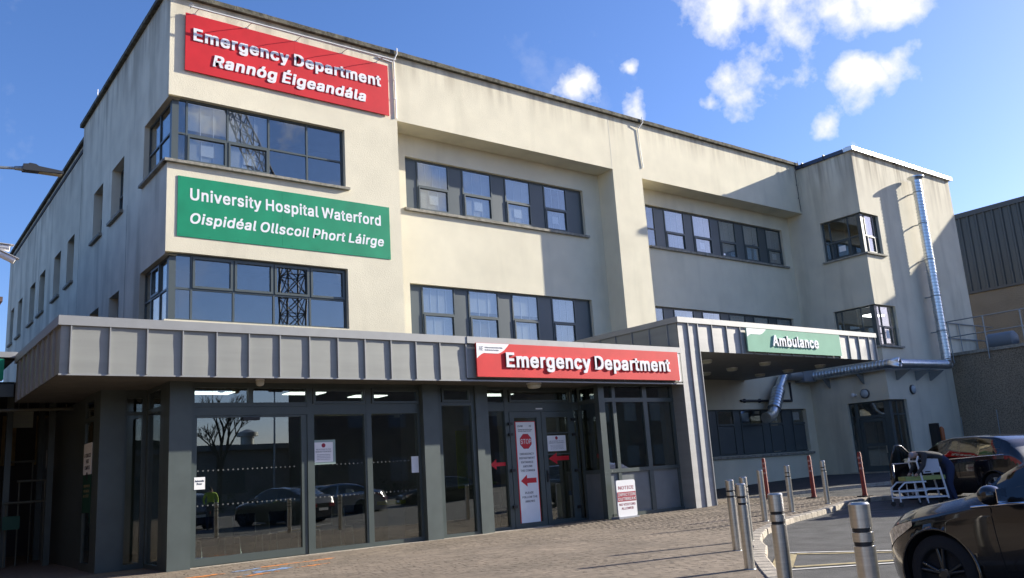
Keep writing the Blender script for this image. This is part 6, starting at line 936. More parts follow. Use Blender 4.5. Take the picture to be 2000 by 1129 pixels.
# ================================================================== BOLLARDS AND POSTS
def bollard(x, y, lb, plain=False):
    z = g(x); t_ = thing('bollard', lb, 'bollard', (x, y, z), 'stainless steel bollards along the kerb')
    H = 1.07; r = .066; mb = MB()
    pr_ = [(-.02, r), (H-.012, r), (H, r-.012)] if plain else [(-.02, r), (.80, r), (.803, r-.007), (.825, r-.007), (.828, r), (.885, r), (.888, r-.007), (.91, r-.007), (.913, r), (H-.012, r), (H, r-.012)]
    mb.lathe((x, y, z), (0, 0, 1), pr_, 28); part('tube', mb, M_STEEL if not plain else M_WHITE if False else M_STEEL, t_)
    if not plain:
        for h in (.803, .888):
            mb = MB(); mb.lathe((x, y, z+h), (0, 0, 1), [(0, r-.0062), (.022, r-.0062)], 24); part('groove', mb, M_BLACKP, t_)
    mb = MB(); mb.lathe((x, y, z), (0, 0, 1), [(0, r+.012), (.012, r+.008)], 20); part('base_ring', mb, M_RAIL, t_)
bollard(6.118, -8.477, 'steel bollard at the left of the front row, closest to the doors'); bollard(4.385, -10.045, 'steel bollard standing just before the left one, overlapping another behind it')
bollard(7.45, -7.70, 'steel bollard mostly hidden behind the overlapping one'); bollard(10.80, -5.54, 'plain bright steel bollard without grooves beside a red post', True)
bollard(12.77, -4.84, 'steel bollard between the first and second red posts'); bollard(14.81, -4.47, 'steel bollard just right of the middle red post')
bollard(1.744, -12.496, 'large steel bollard cut off by the bottom edge, left of the two nearest'); bollard(.327, -14.164, 'nearest large steel bollard at the bottom, left of the dark car')
for x, y, lb_ in ((16.58, -1.37, 'left red flexible post with faded bands'), (16.64, -2.87, 'middle red flexible post with faded bands'), (16.83, -4.30, 'right red flexible post at the end of the paving')):
    z = g(x); t_ = thing('flexible_post', lb_, 'post', (x, y, z), 'red flexible posts at the paving edge'); mb = MB(); mb.lathe((x, y, z), (0, 0, 1), [(0, .085), (.10, .06), (1.14, .048), (1.18, .03)], 14); part('post', mb, M_RUST, t_)
    mb = MB(); mb.box(x-.15, x+.15, y-.15, y+.15, z-.01, z+.03); part('base_plate', mb, M_BLACKP, t_)
    for h in (.72, .86, 1.0):
        mb = MB(); mb.lathe((x, y, z+h), (0, 0, 1), [(0, .057), (.05, .0565)], 14); part('reflective_band', mb, M_REFL, t_)

# ================================================================== NOTICE STAND
ns = thing('notice_stand', 'white upright notice stand reading NOTICE INFECTION OUTBREAK NO VISITORS ALLOWED', 'sign stand', (10.97, -.85, .05))
def rrect(x0, x1, z0, z1, r):
    P = []
    for cx, cz, a0 in ((x1-r, z1-r, 0), (x0+r, z1-r, 90), (x0+r, z0+r, 180), (x1-r, z0+r, 270)):
        for k in range(5): a = R(a0+22.5*k); P.append((cx+r*math.cos(a), cz+r*math.sin(a)))
    return P
mb = MB(); mb.prism(rrect(10.99, 11.68, .10, 1.02, .05), 'xz', -.88, -.84); part('board', mb, M_WHITE, ns)
mb = MB(); mb.box(10.97, 11.70, -.92, -.62, .04, .10); part('base', mb, mat('grey_plastic', (.30, .31, .34), .5), ns)
mb = MB(); mb.box(11.0, 11.67, -.883, -.8805, .48, .72); part('red_band', mb, M_MAROON, ns)
flat_text(ns, [('NOTICE', 11.06, .55, .785, .085, -.8805)], M_MAROON); flat_text(ns, [('INFECTION', 11.03, .61, .615, .075, -.8835), ('OUTBREAK', 11.02, .63, .505, .075, -.8835)], M_WHITE)
flat_text(ns, [('NO VISITORS', 11.05, .58, .375, .06, -.8805), ('ALLOWED', 11.12, .43, .275, .06, -.8805)], M_MAROON)

# ================================================================== DUCTS, LAMPS AND PIPES ON THE ANNEX
dv = thing('exhaust_duct', 'tall shiny ribbed metal duct running down the tower and along its wall', 'duct', (33.45, .8, 4.9))
def ribbed(mb, p0, p1, r, pitch=.15, n=18, amp=.018):
    p0, p1 = Vector(p0), Vector(p1); l = (p1-p0).length; k = max(1, int(l/pitch)); prof = []
    for i in range(k):
        h = l*i/k; s_ = l/k; prof += [(h, r), (h+s_*.6, r), (h+s_*.7, r+amp), (h+s_*.9, r+amp)]
    prof.append((l, r)); mb.lathe(p0, (p1-p0), prof, n)
mb = MB(); ribbed(mb, (33.44, .82, 4.9), (33.44, .82, 13.45), .20); part('vertical_pipe', mb, M_GALV, dv)
mb = MB(); mb.lathe((33.44, .82, 13.40), (0, 0, 1), [(0, .205), (.12, .36), (.16, .36)], 20); part('outlet_cone', mb, M_GALV, dv)
mb = MB(); ribbed(mb, (33.6, .82, 4.82), (28.9, .82, 4.76), .19); part('horizontal_pipe', mb, M_GALV, dv)
mb = MB(); ribbed(mb, (28.80, .72, 4.76), (28.72, 4.40, 4.70), .19); part('horizontal_pipe', mb, M_GALV, dv)
mb = MB(); mb.tube([(33.44, .82, 5.1), (33.44, .82, 4.9), (33.38, .82, 4.84), (33.2, .82, 4.82)], .215, 14); part('elbow', mb, M_GALV, dv)
mb = MB(); mb.tube([(29.2, .82, 4.765), (28.95, .80, 4.76), (28.84, .72, 4.76), (28.80, .5, 4.76), (28.80, .95, 4.76)], .215, 14); part('elbow', mb, M_GALV, dv)
for z in (6.3, 7.9, 9.6, 11.3, 12.8):
    mb = MB(); mb.lathe((33.44, .82, z), (0, 0, 1), [(0, .222), (.05, .222)], 18); mb.box(33.40, 33.48, .84, 1.30, z, z+.04); mb.box(33.62, 33.86, .80, .84, z, z+.04); part('wall_bracket', mb, M_RAIL, dv)
for x in (29.8, 31.4, 32.6):
    mb = MB(); mb.prism([(.60, 4.55), (1.30, 4.55), (1.30, 4.15), (1.22, 4.15)], 'yz', x, x+.04); part('wall_bracket', mb, M_RAIL, dv)
for y in (2.3, 3.9):
    mb = MB(); mb.prism([(28.50, 4.50), (29.02, 4.50), (29.02, 4.10), (28.95, 4.10)], 'xz', y, y+.04); part('wall_bracket', mb, M_RAIL, dv)
mb = MB(); mb.box(27.9, 28.85, 4.40, 4.88, 4.45, 4.98); part('fan_box', mb, mat('grey_galvanised_sheet', (.34, .36, .38), .5, metal=.5), dv)
mb = MB(); mb.tube([(27.9, 4.64, 4.72), (27.0, 4.64, 4.72)], .21, 16); part('connector', mb, mat('grey_galvanised_sheet', (.34, .36, .38), .5, metal=.5), dv)
ld = thing('exhaust_duct', 'short slanting metal duct dropping below the canopy in front of the dark window', 'duct', (25.4, 4.5, 3.0))
mb = MB(); ribbed(mb, (26.75, 4.60, 4.75), (26.1, 4.50, 4.10), .19, .2, 18, .004); part('upper_sleeve', mb, M_GALV, ld)
mb = MB(); ribbed(mb, (26.1, 4.50, 4.10), (25.45, 4.38, 3.28), .26); part('ribbed_body', mb, M_GALV, ld)
mb = MB(); mb.tube([(25.47, 4.38, 3.30), (25.25, 4.34, 3.08), (25.0, 4.30, 2.96), (24.65, 4.25, 2.90)], [.21, .22, .22, .23], 16); part('outlet', mb, M_GALV, ld)
mb = MB(); mb.tube([(27.45, 4.86, 4.45), (27.45, 4.86, 3.66), (23.95, 4.86, 3.66)], .05, 8)
for x in (24.2, 25.2, 26.6): mb.box(x-.03, x+.03, 4.82, 4.91, 3.58, 3.74)
single('pipe', mb, mat('black_pipe', (.03, .03, .032), .5), 'black waste pipe along the wall behind the slanting duct', 'pipe', (24, 4.86, 3.66))
def bulkhead(axis, c, u, z, lb):
    t_ = thing('wall_lamp', lb, 'lamp', PT(axis, c, u, 0, z), 'round wall lamps on the tower'); d = (0, -1, 0) if axis == 'y' else (-1, 0, 0); P = PT(axis, c, u, 0, z)
    mb = MB(); mb.lathe(P, d, [(0, .20), (.07, .20), (.08, .185)], 24); part('lamp_rim', mb, mat('dark_lamp_rim', (.05, .05, .05), .5), t_)
    P2 = Vector(P)+Vector(d)*.075; mb = MB(); mb.lathe(P2, d, [(0, .178), (.03, .165), (.06, .11), (.072, .03)], 24); part('lamp_diffuser', mb, mat('ribbed_lamp_glass', (.42, .47, .50), .25), t_)
bulkhead('x', XT, 2.333, 3.69, 'round wall lamp over the tower door'); bulkhead('y', YT, 30.94, 3.76, 'round wall lamp on the front face of the tower')
mb = MB(); mb.lathe((XT, 2.78, 3.67), (-1, 0, 0), [(0, .05), (.1, .05), (.16, .08), (.22, .09), (.26, .04)], 14); single('sensor', mb, M_WHITE, 'small white sensor beside the lamp over the tower door', 'sensor', (XT, 2.78, 3.67))

# ================================================================== RETAINING WALL, RAILING, PLANT AND BUILDINGS AT THE RIGHT
mb = MB(); mb.box(34.8, 52, -16, YT-.005, -.1, 5.28); rw_ = single('retaining_wall', mb, M_PEB, 'brown pebble dash retaining wall under the railing', 'wall', (34.8, -6, 0))
for i in range(9):
    mb = MB(); y0 = 1.29-i*1.9; mb.box(34.72, 35.1, y0-1.88, y0, 5.283, 5.42); part('coping_slab', mb, M_SILL, rw_)
rl = thing('railing', 'grey tubular railing along the top of the pebble dash wall', 'railing', (34.74, 1.2, 5.3))
for i in range(8):
    y = 1.10-1.55*i; mb = MB(); mb.tube([(34.70, y, 4.95), (34.70, y, 6.86)], .028, 8); mb.lathe((34.70, y, 6.82), (0, 0, 1), [(-.05, .042), (.05, .042)], 10); mb.lathe((34.70, y, 6.14), (0, 0, 1), [(-.05, .042), (.05, .042)], 10); part('post', mb, M_RAIL, rl)
for z in (6.86, 6.14):
    mb = MB(); mb.tube([(34.70, 1.35, z), (34.70, -12, z)], .026, 8); part('rail', mb, M_RAIL, rl)
    mb = MB(); mb.tube([(34.70, 1.22, z), (39.5, 1.22, z)], .026, 8); part('rail', mb, M_RAIL, rl)
for x in (36.0, 37.6): mb = MB(); mb.tube([(x, 1.22, 5.28), (x, 1.22, 6.86)], .026, 8); part('post', mb, M_RAIL, rl)
tk = thing('storage_tank', 'grey horizontal tank on the podium behind the railing', 'tank', (38, .8, 5.3))
mb = MB(); mb.lathe((38.1, 1.0, 6.0), (0, -1, 0), [(0, .05), (.05, .28), (.15, .40), (1.25, .40), (1.35, .28), (1.4, .05)], 22); part('tank_shell', mb, mat('painted_tank', (.20, .22, .24), .5), tk)
for y in (.75, -.15):
    mb = MB(); mb.box(37.8, 38.4, y-.05, y+.05, 5.28, 5.75); part('leg', mb, M_RAIL, tk)
pu = thing('plant_unit', 'shiny metal plant machinery on the podium at the right edge', 'machinery', (38, -1.1, 5.3))
mb = MB(); mb.box(37.9, 38.7, -1.3, -.75, 5.28, 6.0); part('unit_body', mb, M_FLASH, pu)
mb = MB(); mb.tube([(38.0, -.9, 6.0), (38.0, -.9, 6.3), (38.0, -1.2, 6.4), (38.0, -1.6, 6.4)], .09, 10); part('pipe', mb, M_GALV, pu)
mb = MB(); mb.lathe((38.2, -1.5, 5.28), (0, 0, 1), [(0, .3), (.6, .3), (.75, .15), (.95, .12)], 14); part('drum', mb, M_GALV, pu)
for i, (y, z) in enumerate(((1.24, 2.53), (-.33, 2.72), (-1.5, 2.95))):
    mb = MB(); mb.tube([(34.72, y, z), (34.66, y+.03, .55)], .022, 6); single('thin_pole', mb, M_RAIL, ['thin pale pole on the pebble dash wall, nearest the tower', 'thin pale pole on the pebble dash wall, the middle one', 'thin pale pole on the pebble dash wall, at the right edge'][i], 'pole', (34.7, y, .5), 'thin pale poles on the wall')
cb = thing('hose_cabinet', 'dark narrow box with an orange item at the foot of the tower', 'cabinet', (31.9, 1.2, .4))
mb = MB(); mb.box(31.85, 32.15, 1.0, 1.29, .45, 2.3); part('box', mb, M_BLACKP, cb); mb = MB(); mb.lathe((32.5, 1.1, 1.55), (0, 0, 1), [(0, .1), (.5, .1), (.6, .04)], 12); part('orange_cylinder', mb, mat('orange_plastic', (.5, .13, .03), .5), cb)
# corrugated warehouse
wh = thing('warehouse', 'grey corrugated metal warehouse over a pebble dash base', 'building', (50, 2, 0))
mb = MB(); mb.box(50, 70, -8, 30, 0, 10.6); part('base_wall', mb, M_PEB, wh)
y = -8; k = 0
while y < 26:
    mb = MB(); mb.add([(49.98, y, 10.55), (49.98, y+.28, 10.55), (49.90, y+.34, 10.55), (49.90, y+.44, 10.55), (49.98, y+.50, 10.55)] + [(a, b_, 15.3) for a, b_ in ((49.98, y), (49.98, y+.28), (49.90, y+.34), (49.90, y+.44), (49.98, y+.50))], [(i, i+1, i+6, i+5) for i in range(4)])
    part('metal_sheet', mb, M_CORR, wh); y += .5
mb = MB(); mb.box(49.86, 50.1, -8, 26, 15.3, 15.6); part('roof_edge', mb, mat('dark_roof_edge', (.06, .065, .065), .5), wh); mb = MB(); mb.box(49.88, 50.0, -8, 26, 10.42, 10.56); part('bottom_edge', mb, mat('dark_roof_edge', (.06, .065, .065), .5), wh)
mb = MB(); mb.box(50.0, 70, -7.95, 26, 10.6, 15.25); part('inner_wall', mb, M_DARK, wh)
mb = MB(); mb.prism([(-1.9, 0), (-1.9, 17.55), (-2.2, 17.3), (-4.0, 15.5), (-8.0, 11.5), (-8.0, 0)], 'yz', 50.05, 56); part('shadow_block', mb, M_CORR, wh)  # unseen block, its slope shaped to cast the diagonal shadow on the hospital tower

# ================================================================== STREET LAMP AND CAMERAS AT THE TOP LEFT
lp = thing('street_lamp', 'dark street lamp head on a slim arm at the upper left edge', 'street lamp', (-3.78, -4, 0))
mb = MB(); mb.lathe((-3.78, -4, 0), (0, 0, 1), [(0, .10), (1.2, .10), (1.25, .07), (6.15, .055), (6.2, .02)], 14); part('pole', mb, M_RAIL, lp)
mb = MB(); mb.tube([(-3.75, -4, 6.05), (-3.28, -4, 6.10)], .022, 8); mb.tube([(-3.30, -4, 6.10), (-3.19, -4, 6.11)], [.028, .038], 10); part('arm', mb, M_RAIL, lp)
mb = MB(); mb.prism([(-3.20, 6.075), (-2.68, 6.095), (-2.68, 6.135), (-3.0, 6.16), (-3.04, 6.185), (-3.12, 6.19), (-3.14, 6.175), (-3.20, 6.165)], 'xz', -4.07, -3.93); part('lamp_head', mb, mat('dark_lamp_housing', (.035, .037, .04), .4), lp)
mb = MB(); mb.box(-2.99, -2.70, -4.055, -3.945, 6.078, 6.086); part('lamp_glass', mb, mat('lamp_cover', (.35, .30, .16), .3), lp)
for i, (z, lb_) in enumerate(((4.83, 'lower white security camera pointing right'), (4.94, 'upper white security camera, cut by the left edge'))):
    cc = thing('security_camera', lb_, 'camera', (-3.55, -4, z), 'security cameras on the lamp pole'); dx = 0 if i == 0 else -.09; P = Vector((-3.40+dx, -4.0, z-.02))
    mb = MB(); mb.tube([(-3.74, -4, z), (-3.45+dx, -4, z)], .018, 8); part('arm', mb, M_WHITE, cc)
    a = Vector((.86, -.12, -.42 if i == 0 else -.08)).normalized(); mb = MB(); mb.lathe(P-a*.06, a, [(0, .02), (.01, .042), (.25, .045), (.255, .035)], 14); part('housing', mb, M_WHITE, cc)
    mb = MB(); mb.lathe(P+a*.192, a, [(0, .034), (.006, .034)], 14); part('lens', mb, M_BLACKP, cc)
    u = a.cross(Vector((0, 1, 0))); mb = MB(); q = [P-a*.08+Vector((0, s_*.052, 0))+Vector((0, 0, .046)) for s_ in (-1, 1)]; q2 = [P+a*.24+Vector((0, s_*.052, 0))+Vector((0, 0, .046)) for s_ in (-1, 1)]
    mb.add([q[0], q[1], q2[1], q2[0]] + [v+Vector((0, 0, .008)) for v in (q[0], q[1], q2[1], q2[0])], [(0, 1, 2, 3), (7, 6, 5, 4), (0, 4, 5, 1), (1, 5, 6, 2), (2, 6, 7, 3), (3, 7, 4, 0)]); part('sun_shield', mb, M_WHITE, cc)

# ================================================================== INSIDE THE ENTRANCE
def chair(x, y, lb):
    t_ = thing('waiting_chair', lb, 'chair', (x, y, 0), 'waiting chairs behind the glazing')
    for sx in (-.24, .24):
        mb = MB(); mb.tube([(x+sx, y-.26, .01), (x+sx, y-.18, .44), (x+sx, y+.18, .44), (x+sx, y+.24, .85)], .013, 6); part('leg_frame', mb, M_STEEL, t_)
        mb = MB(); mb.tube([(x+sx, y+.26, .01), (x+sx, y+.12, .43)], .013, 6); part('leg', mb, M_STEEL, t_)
    mb = MB(); mb.box(x-.23, x+.23, y-.22, y+.22, .44, .50); part('seat', mb, mat('dark_chair_fabric', (.03, .035, .05), .8), t_)
    mb = MB(); mb.box(x-.23, x+.23, y+.20, y+.25, .56, .90); part('backrest', mb, mat('dark_chair_fabric', (.03, .035, .05), .8), t_)
for i, (x, y) in enumerate(((1.2, 1.1), (2.0, 1.1), (2.8, 1.1), (3.8, 1.1), (4.6, 1.1), (9.2, 1.9), (10.0, 1.9))):
    chair(x, y, ['first chair from the left behind the sliding door', 'second chair from the left behind the sliding door', 'third chair from the left behind the sliding door', 'chair behind the pane with the framed notice', 'chair behind the pane beside the column', 'left chair seen through the double doors', 'right chair seen through the double doors'][i])
mb = MB(); mb.box(7.05, 7.36, .55, .57, 1.1, 2.5); yb_ = single('yellow_banner', mb, mat('yellow_banner_print', (.55, .50, .03), .6), 'tall yellow poster behind the narrow pane between columns', 'poster', (7.05, .55, 1.1))
cbn = thing('waste_bin', 'grey bin with a yellow lid behind the glazing', 'bin', (5.5, .9, 0)); mb = MB(); mb.box(5.15, 5.6, .7, 1.1, .02, .85); part('bin_body', mb, mat('grey_bin', (.22, .23, .22), .6), cbn); mb = MB(); mb.box(5.12, 5.63, .67, 1.13, .85, .93); part('bin_lid', mb, mat('yellow_lid', (.55, .50, .05), .5), cbn)
cbn = thing('sanitiser_box', 'white and blue box standing behind the glass right of the doors', 'box', (10.8, .55, 0)); mb = MB(); mb.box(10.74, 10.9, .5, .7, .02, .70); part('box_body', mb, M_WHITE, cbn); mb = MB(); mb.box(10.73, 10.91, .49, .71, .70, .82); part('box_top', mb, mat('blue_plastic', (.03, .13, .35), .5), cbn)

# ================================================================== CARS
def paint(name, c, metal=.3, rough=.25): return mat(name, c, rough, metal=metal, coat=1.0, noise=.02, nscale=2)
M_CGLASS = glass('car_glass', (.28, .31, .31), 1.75)
M_TYRE = mat('tyre_rubber', (.012, .012, .013), .85, bump=.3, bscale=60); M_RIM = mat('alloy_rim', (.42, .43, .44), .3, metal=.9); M_RIMD = mat('dark_alloy_rim', (.06, .065, .07), .3, metal=.8)
M_CHROME = mat('chrome', (.75, .76, .78), .12, metal=1.0); M_LAMPC = mat('headlamp_glass', (.55, .57, .60), .12, metal=.85, noise=.5, nscale=30, coat=1); M_TAIL = mat('tail_lamp_glass', (.30, .01, .02), .15, coat=1)
M_ARCH = mat('arch_liner', (.008, .008, .008), .95)
def smooth_interp(pts, x):
    for (a, ya), (b_, yb) in zip(pts, pts[1:]):
        if x <= b_:
            t_ = (x-a)/(b_-a) if b_ > a else 0; t_ = max(0, min(1, t_)); return ya+(yb-ya)*t_
    return pts[-1][1]
def soft(pts, x, w=.09):
    return sum(smooth_interp(pts, x+w*k) * c for k, c in ((-1, .25), (-.5, .25), (0, .0), (.5, .25), (1, .25)))
SEDAN = dict(L=4.62, W=.91, hub=(.79, 3.62), r=.345,
    top=[(0, .56), (.06, .72), (.22, .84), (.5, .93), (.95, 1.01), (1.12, 1.05), (1.5, 1.26), (1.88, 1.43), (2.3, 1.52), (2.9, 1.52), (3.4, 1.44), (3.9, 1.24), (4.15, 1.15), (4.45, 1.11), (4.56, .98), (4.62, .66)],
    belt=[(0, .53), (.06, .65), (.25, .75), (.6, .83), (1.2, .935), (2.0, .985), (3.2, 1.03), (4.1, 1.06), (4.5, .99), (4.62, .66)], glass=(1.18, 1.83, 3.42, 4.02), side=(1.30, 3.75))
HATCH = dict(L=4.05, W=.87, hub=(.82, 3.34), r=.31,
    top=[(0, .52), (.06, .68), (.2, .80), (.45, .88), (.95, .97), (1.12, 1.01), (1.5, 1.25), (1.8, 1.42), (2.2, 1.50), (2.9, 1.50), (3.4, 1.45), (3.7, 1.33), (3.93, 1.02), (4.0, .85), (4.05, .60)],
    belt=[(0, .50), (.06, .62), (.25, .73), (.6, .80), (1.2, .90), (2.0, .95), (3.2, 1.00), (3.8, 1.02), (4.0, .82), (4.05, .60)], glass=(1.16, 1.76, 3.5, 3.92), side=(1.28, 3.55))
HW = [(0, .60), (.05, .70), (.15, .80), (.30, .90), (.5, .965), (.9, 1.0), (3.4, 1.0), (3.9, .97), (4.3, .90), (4.5, .80), (4.62, .66)]
def car_meshes(K, mt_paint, rim, tint):
    """local frame: front towards +Y, origin on the ground under the middle"""
    L_, Wd, r = K['L'], K['W'], K['r']; hubs = K['hub']; NS = 150; sc_ = 4.62/L_
    def ring(f):
        w = Wd*soft(HW, f*sc_, .05); zt = soft(K['top'], f, .07); zb = min(soft(K['belt'], f, .07), zt-.02); zs = .20 if .3 < f < L_-.3 else .24
        h = zt-zb; P = []
        for t_ in [k_/22 for k_ in range(23)]:
            bul = math.sin(t_*PI); x = w*(.94+.06*math.sin(min(1, t_*1.25)*PI/2)) - (.012*w if t_ > .95 else 0); P.append((x+.008*bul, zs+(zb-zs)*t_, t_*.5))
        rail = .80 if h > .25 else .86; rz = .90 if h > .25 else .72
        for t_ in (.07, .16, .35, .55, .75, .90, 1.0):
            x = w*.985-(w*.985-w*rail)*(t_**1.25) ; P.append((x, zb+h*rz*t_, .5+.25*t_))
        for t_ in (.12, .28, .5, .75, 1.0):
            a = t_*PI/2; P.append((w*rail*(math.cos(a)**.75 if t_ < 1 else 0), zb+h*rz+h*(1-rz)*math.sin(a)**.8, .75+.25*t_))
        return P, h, zb, zt, w
    fs_ = sorted({L_*i/NS for i in range(NS+1)} | {.02, .05, .08})
    rings = [ring(f) for f in fs_]; n = len(rings[0][0]); full = 2*n-1
    V = []; info = []
    for (P, h, zb, zt, w), f in zip(rings, fs_):
        row_ = [(-x, L_/2-f, z, u) for x, z, u in P] + [(x, L_/2-f, z, u) for x, z, u in reversed(P[:-1])]
        V.append(row_)
    def in_arch(f, z):
        for hb in hubs:
            if math.hypot(f-hb, z-r) < r+.055: return True
        return False
    body = MB(); gl = MB(); body.smooth = gl.smooth = True
    idx = {}
    def vert(mb_, key, co, which):
        k_ = (which, key)
        if k_ not in idx: idx[k_] = len(mb_.v); mb_.v.append(co)
        return idx[k_]
    g0, g1, g2, g3 = K['glass']; s0, s1 = K['side']
    def snap(i, j):
        x, y, z, u = V[i][j]; f = L_/2-y
        if abs(x) > .5 and u < .5:
            for hb in hubs:
                d = math.hypot(f-hb, z-r); R_ = r+.055
                if abs(d-R_) < .026 and d > 0: f = hb+(f-hb)*R_/d; z = r+(z-r)*R_/d
        return (x, L_/2-f, z)
    for i in range(len(V)-1):
        f = (fs_[i]+fs_[i+1])/2; h = rings[i][1]
        for j in range(full-1):
            u = (V[i][j][3]+V[i][j+1][3])/2; z = (V[i][j][2]+V[i][j+1][2])/2
            if u < .5 and in_arch(f, z): continue
            isg = False
            if h > .2:
                if g0 < f < g1 and u > .765: isg = True
                if g2 < f < g3 and u > .765: isg = True
                if s0 < f < s1 and .512 < u < .735 and (rings[i][2]+.04 < z < rings[i][3]-.075) and not (2.42 < f < 2.50): isg = True
            mb_ = gl if isg else body; wh_ = 1 if isg else 0
            q = [(i, j), (i, j+1), (i+1, j+1), (i+1, j)]
            mb_.f.append(tuple(vert(mb_, k_, snap(*k_), wh_) for k_ in q)); mb_.m.append(0); mb_.sm.append(True)
    for e_i in (0, len(V)-1):
        body.f.append(tuple(vert(body, (e_i, j), snap(e_i, j), 0) for j in range(full))); body.m.append(0); body.sm.append(False)
    res = [('body', body.mesh('body', mt_paint), None), ('window_glass', gl.mesh('window_glass', tint), None)]
    w0 = Wd
    mb = MB(); mb.box(-Wd*.80, Wd*.80, -L_/2+.35, L_/2-.35, .16, .55); res.append(('underbody', mb.mesh('underbody', M_ARCH), None))
    mb = MB(); mb.box(-Wd*.78, Wd*.78, -L_/2+.9, L_/2-1.35, .5, .80); mb.box(-.6, -.15, -.35, -.22, .7, 1.25); mb.box(.15, .6, -.35, -.22, .7, 1.25); mb.box(-.6, .6, -1.35, -1.2, .7, 1.15); res.append(('seats', mb.mesh('seats', M_ARCH), None))
    for hb in hubs:
        for sx in (-1, 1):
            yh = L_/2-hb; mb = MB(); mb.smooth = True; N_ = 26; ro = r+.06
            for k in range(N_):
                a0, a1 = PI*k/N_*1.12-.19, PI*(k+1)/N_*1.12-.19
                p = [(yh+ro*math.cos(a), r+ro*math.sin(a)) for a in (a0, a1)]
                mb.quad((sx*(w0-.30), *p[0]), (sx*(w0-.015), *p[0]), (sx*(w0-.015), *p[1]), (sx*(w0-.30), *p[1]))
            mb.smooth = False
            mb.add([(sx*(w0-.30), yh, r)] + [(sx*(w0-.30), yh+ro*math.cos(2*PI*k/20), r+ro*math.sin(2*PI*k/20)) for k in range(20)], [(0, 1+k, 1+(k+1) % 20) for k in range(20)])
            res.append(('wheel_arch', mb.mesh('wheel_arch', M_ARCH), None))
            mb = MB(); lip = [(sx*(w0*.985+.004), yh+(r+.052)*math.cos(PI*k/24*1.1-.16), r+(r+.052)*math.sin(PI*k/24*1.1-.16)) for k in range(25)]; mb.tube(lip, .014, 6); res.append(('arch_lip', mb.mesh('arch_lip', mt_paint), None))
            # wheel: tyre, rim with spokes
            cx = sx*(w0-.03); ty = MB(); ty.lathe((cx-sx*.21, yh, r), (sx, 0, 0), [(0, r*.66), (.0, r*.93), (.02, r*.985), (.05, r), (.16, r), (.19, r*.985), (.205, r*.93), (.208, r*.69), (.16, r*.67)], 40)
            rm = MB(); rm.lathe((cx-sx*.17, yh, r), (sx, 0, 0), [(0, r*.64), (.165, r*.685), (.17, r*.66), (.12, r*.62), (.10, r*.60)], 36)
            sp = MB()
            for k in range(5):
                for dd in (-.13, .13):
                    a = 2*PI*k/5+dd+.3; c1, s1_ = math.cos(a), math.sin(a); c2, s2 = math.cos(2*PI*k/5+.3+dd*.4), math.sin(2*PI*k/5+.3+dd*.4)
                    P0 = (cx-sx*.035, yh+c2*r*.14, r+s2*r*.14); P1 = (cx-sx*.02, yh+c1*r*.65, r+s1_*r*.65); sp.tube([P0, P1], [.022, .017], 6)
            sp.lathe((cx-sx*.05, yh, r), (sx, 0, 0), [(0, r*.17), (.03, r*.17), (.04, r*.1)], 16)
            res.append(('wheel', ty.mesh('wheel', M_TYRE), [('rim', rm.mesh('rim', M_ARCH if rim is M_RIMD else rim)), ('spokes', sp.mesh('spokes', rim))]))
    def side_pt(f, u_t, sx=-1, off=.004):
        P = ring(f)[0]; best = min(P, key=lambda q: abs(q[2]-u_t)); 
        lo = max([q for q in P if q[2] <= u_t], key=lambda q: q[2]); hi = min([q for q in P if q[2] >= u_t], key=lambda q: q[2]); t_ = 0 if hi[2] == lo[2] else (u_t-lo[2])/(hi[2]-lo[2])
        return (sx*(lo[0]+(hi[0]-lo[0])*t_+off), L_/2-f, lo[1]+(hi[1]-lo[1])*t_)
    for sx in (-1, 1):
        mb = MB(); mb.tube([side_pt(s0-.10+(s1+.1-s0+.1)*k/20, .505, sx, .004) for k in range(21)], .012, 6); res.append(('chrome_strip', mb.mesh('chrome_strip', M_CHROME), None))
        for fq in (1.38, 2.46, 3.30):
            mb = MB(); mb.tube([side_pt(fq+(.06*(1-k/8) if fq < 2 else 0), .04+.45*k/8, sx, -.001) for k in range(9)], .005, 5); res.append(('door_gap', mb.mesh('door_gap', M_ARCH), None))
        for fq in (2.25, 3.15):
            p = side_pt(fq, .44, sx, .02); mb = MB(); mb.tube([(p[0]-sx*.02, p[1]+.10, p[2]), (p[0], p[1]+.07, p[2]), (p[0], p[1]-.07, p[2]), (p[0]-sx*.02, p[1]-.10, p[2])], .013, 8); res.append(('handle', mb.mesh('handle', mt_paint), None))
        p = side_pt(s0+.22, .52, sx, 0); mb = MB(); mb.smooth = True
        mb.lathe((p[0]+sx*.02, p[1], p[2]+.06), (sx, .1, .05), [(0, .03), (.03, .045), (.06, .065), (.10, .078), (.15, .082), (.19, .076), (.22, .060), (.235, .040), (.24, .01)], 24); res.append(('mirror', mb.mesh('mirror', mt_paint), [('mirror_glass', MB().box(p[0]+sx*.09, p[0]+sx*.21, p[1]-.082, p[1]-.076, p[2]+.01, p[2]+.12).mesh('mirror_glass', M_CHROME))]))
        # head lamp wrapping round the corner
        mb = MB(); mb.smooth = True; rows = []
        for a in range(7):
            f = .055+.50*a/6; P = ring(f)[0]; zb = ring(f)[2]; row_ = []
            for b_ in range(4):
                hgt = (.135 - .09*(a/6)**2); z = zb-.012-hgt*(b_/3); w_ = max(q[0] for q in P if abs(q[1]-z) < .2 and q[2] <= .5) if True else 0
                row_.append((sx*(w_+.005), L_/2-f+.004, z))
            rows.append(row_)
        mb.add([p for r_ in rows for p in r_], [(i*4+j, i*4+j+1, (i+1)*4+j+1, (i+1)*4+j) for i in range(6) for j in range(3)]); res.append(('headlight', mb.mesh('headlight', M_LAMPC), None))
        mb = MB(); mb.smooth = True; rows = []
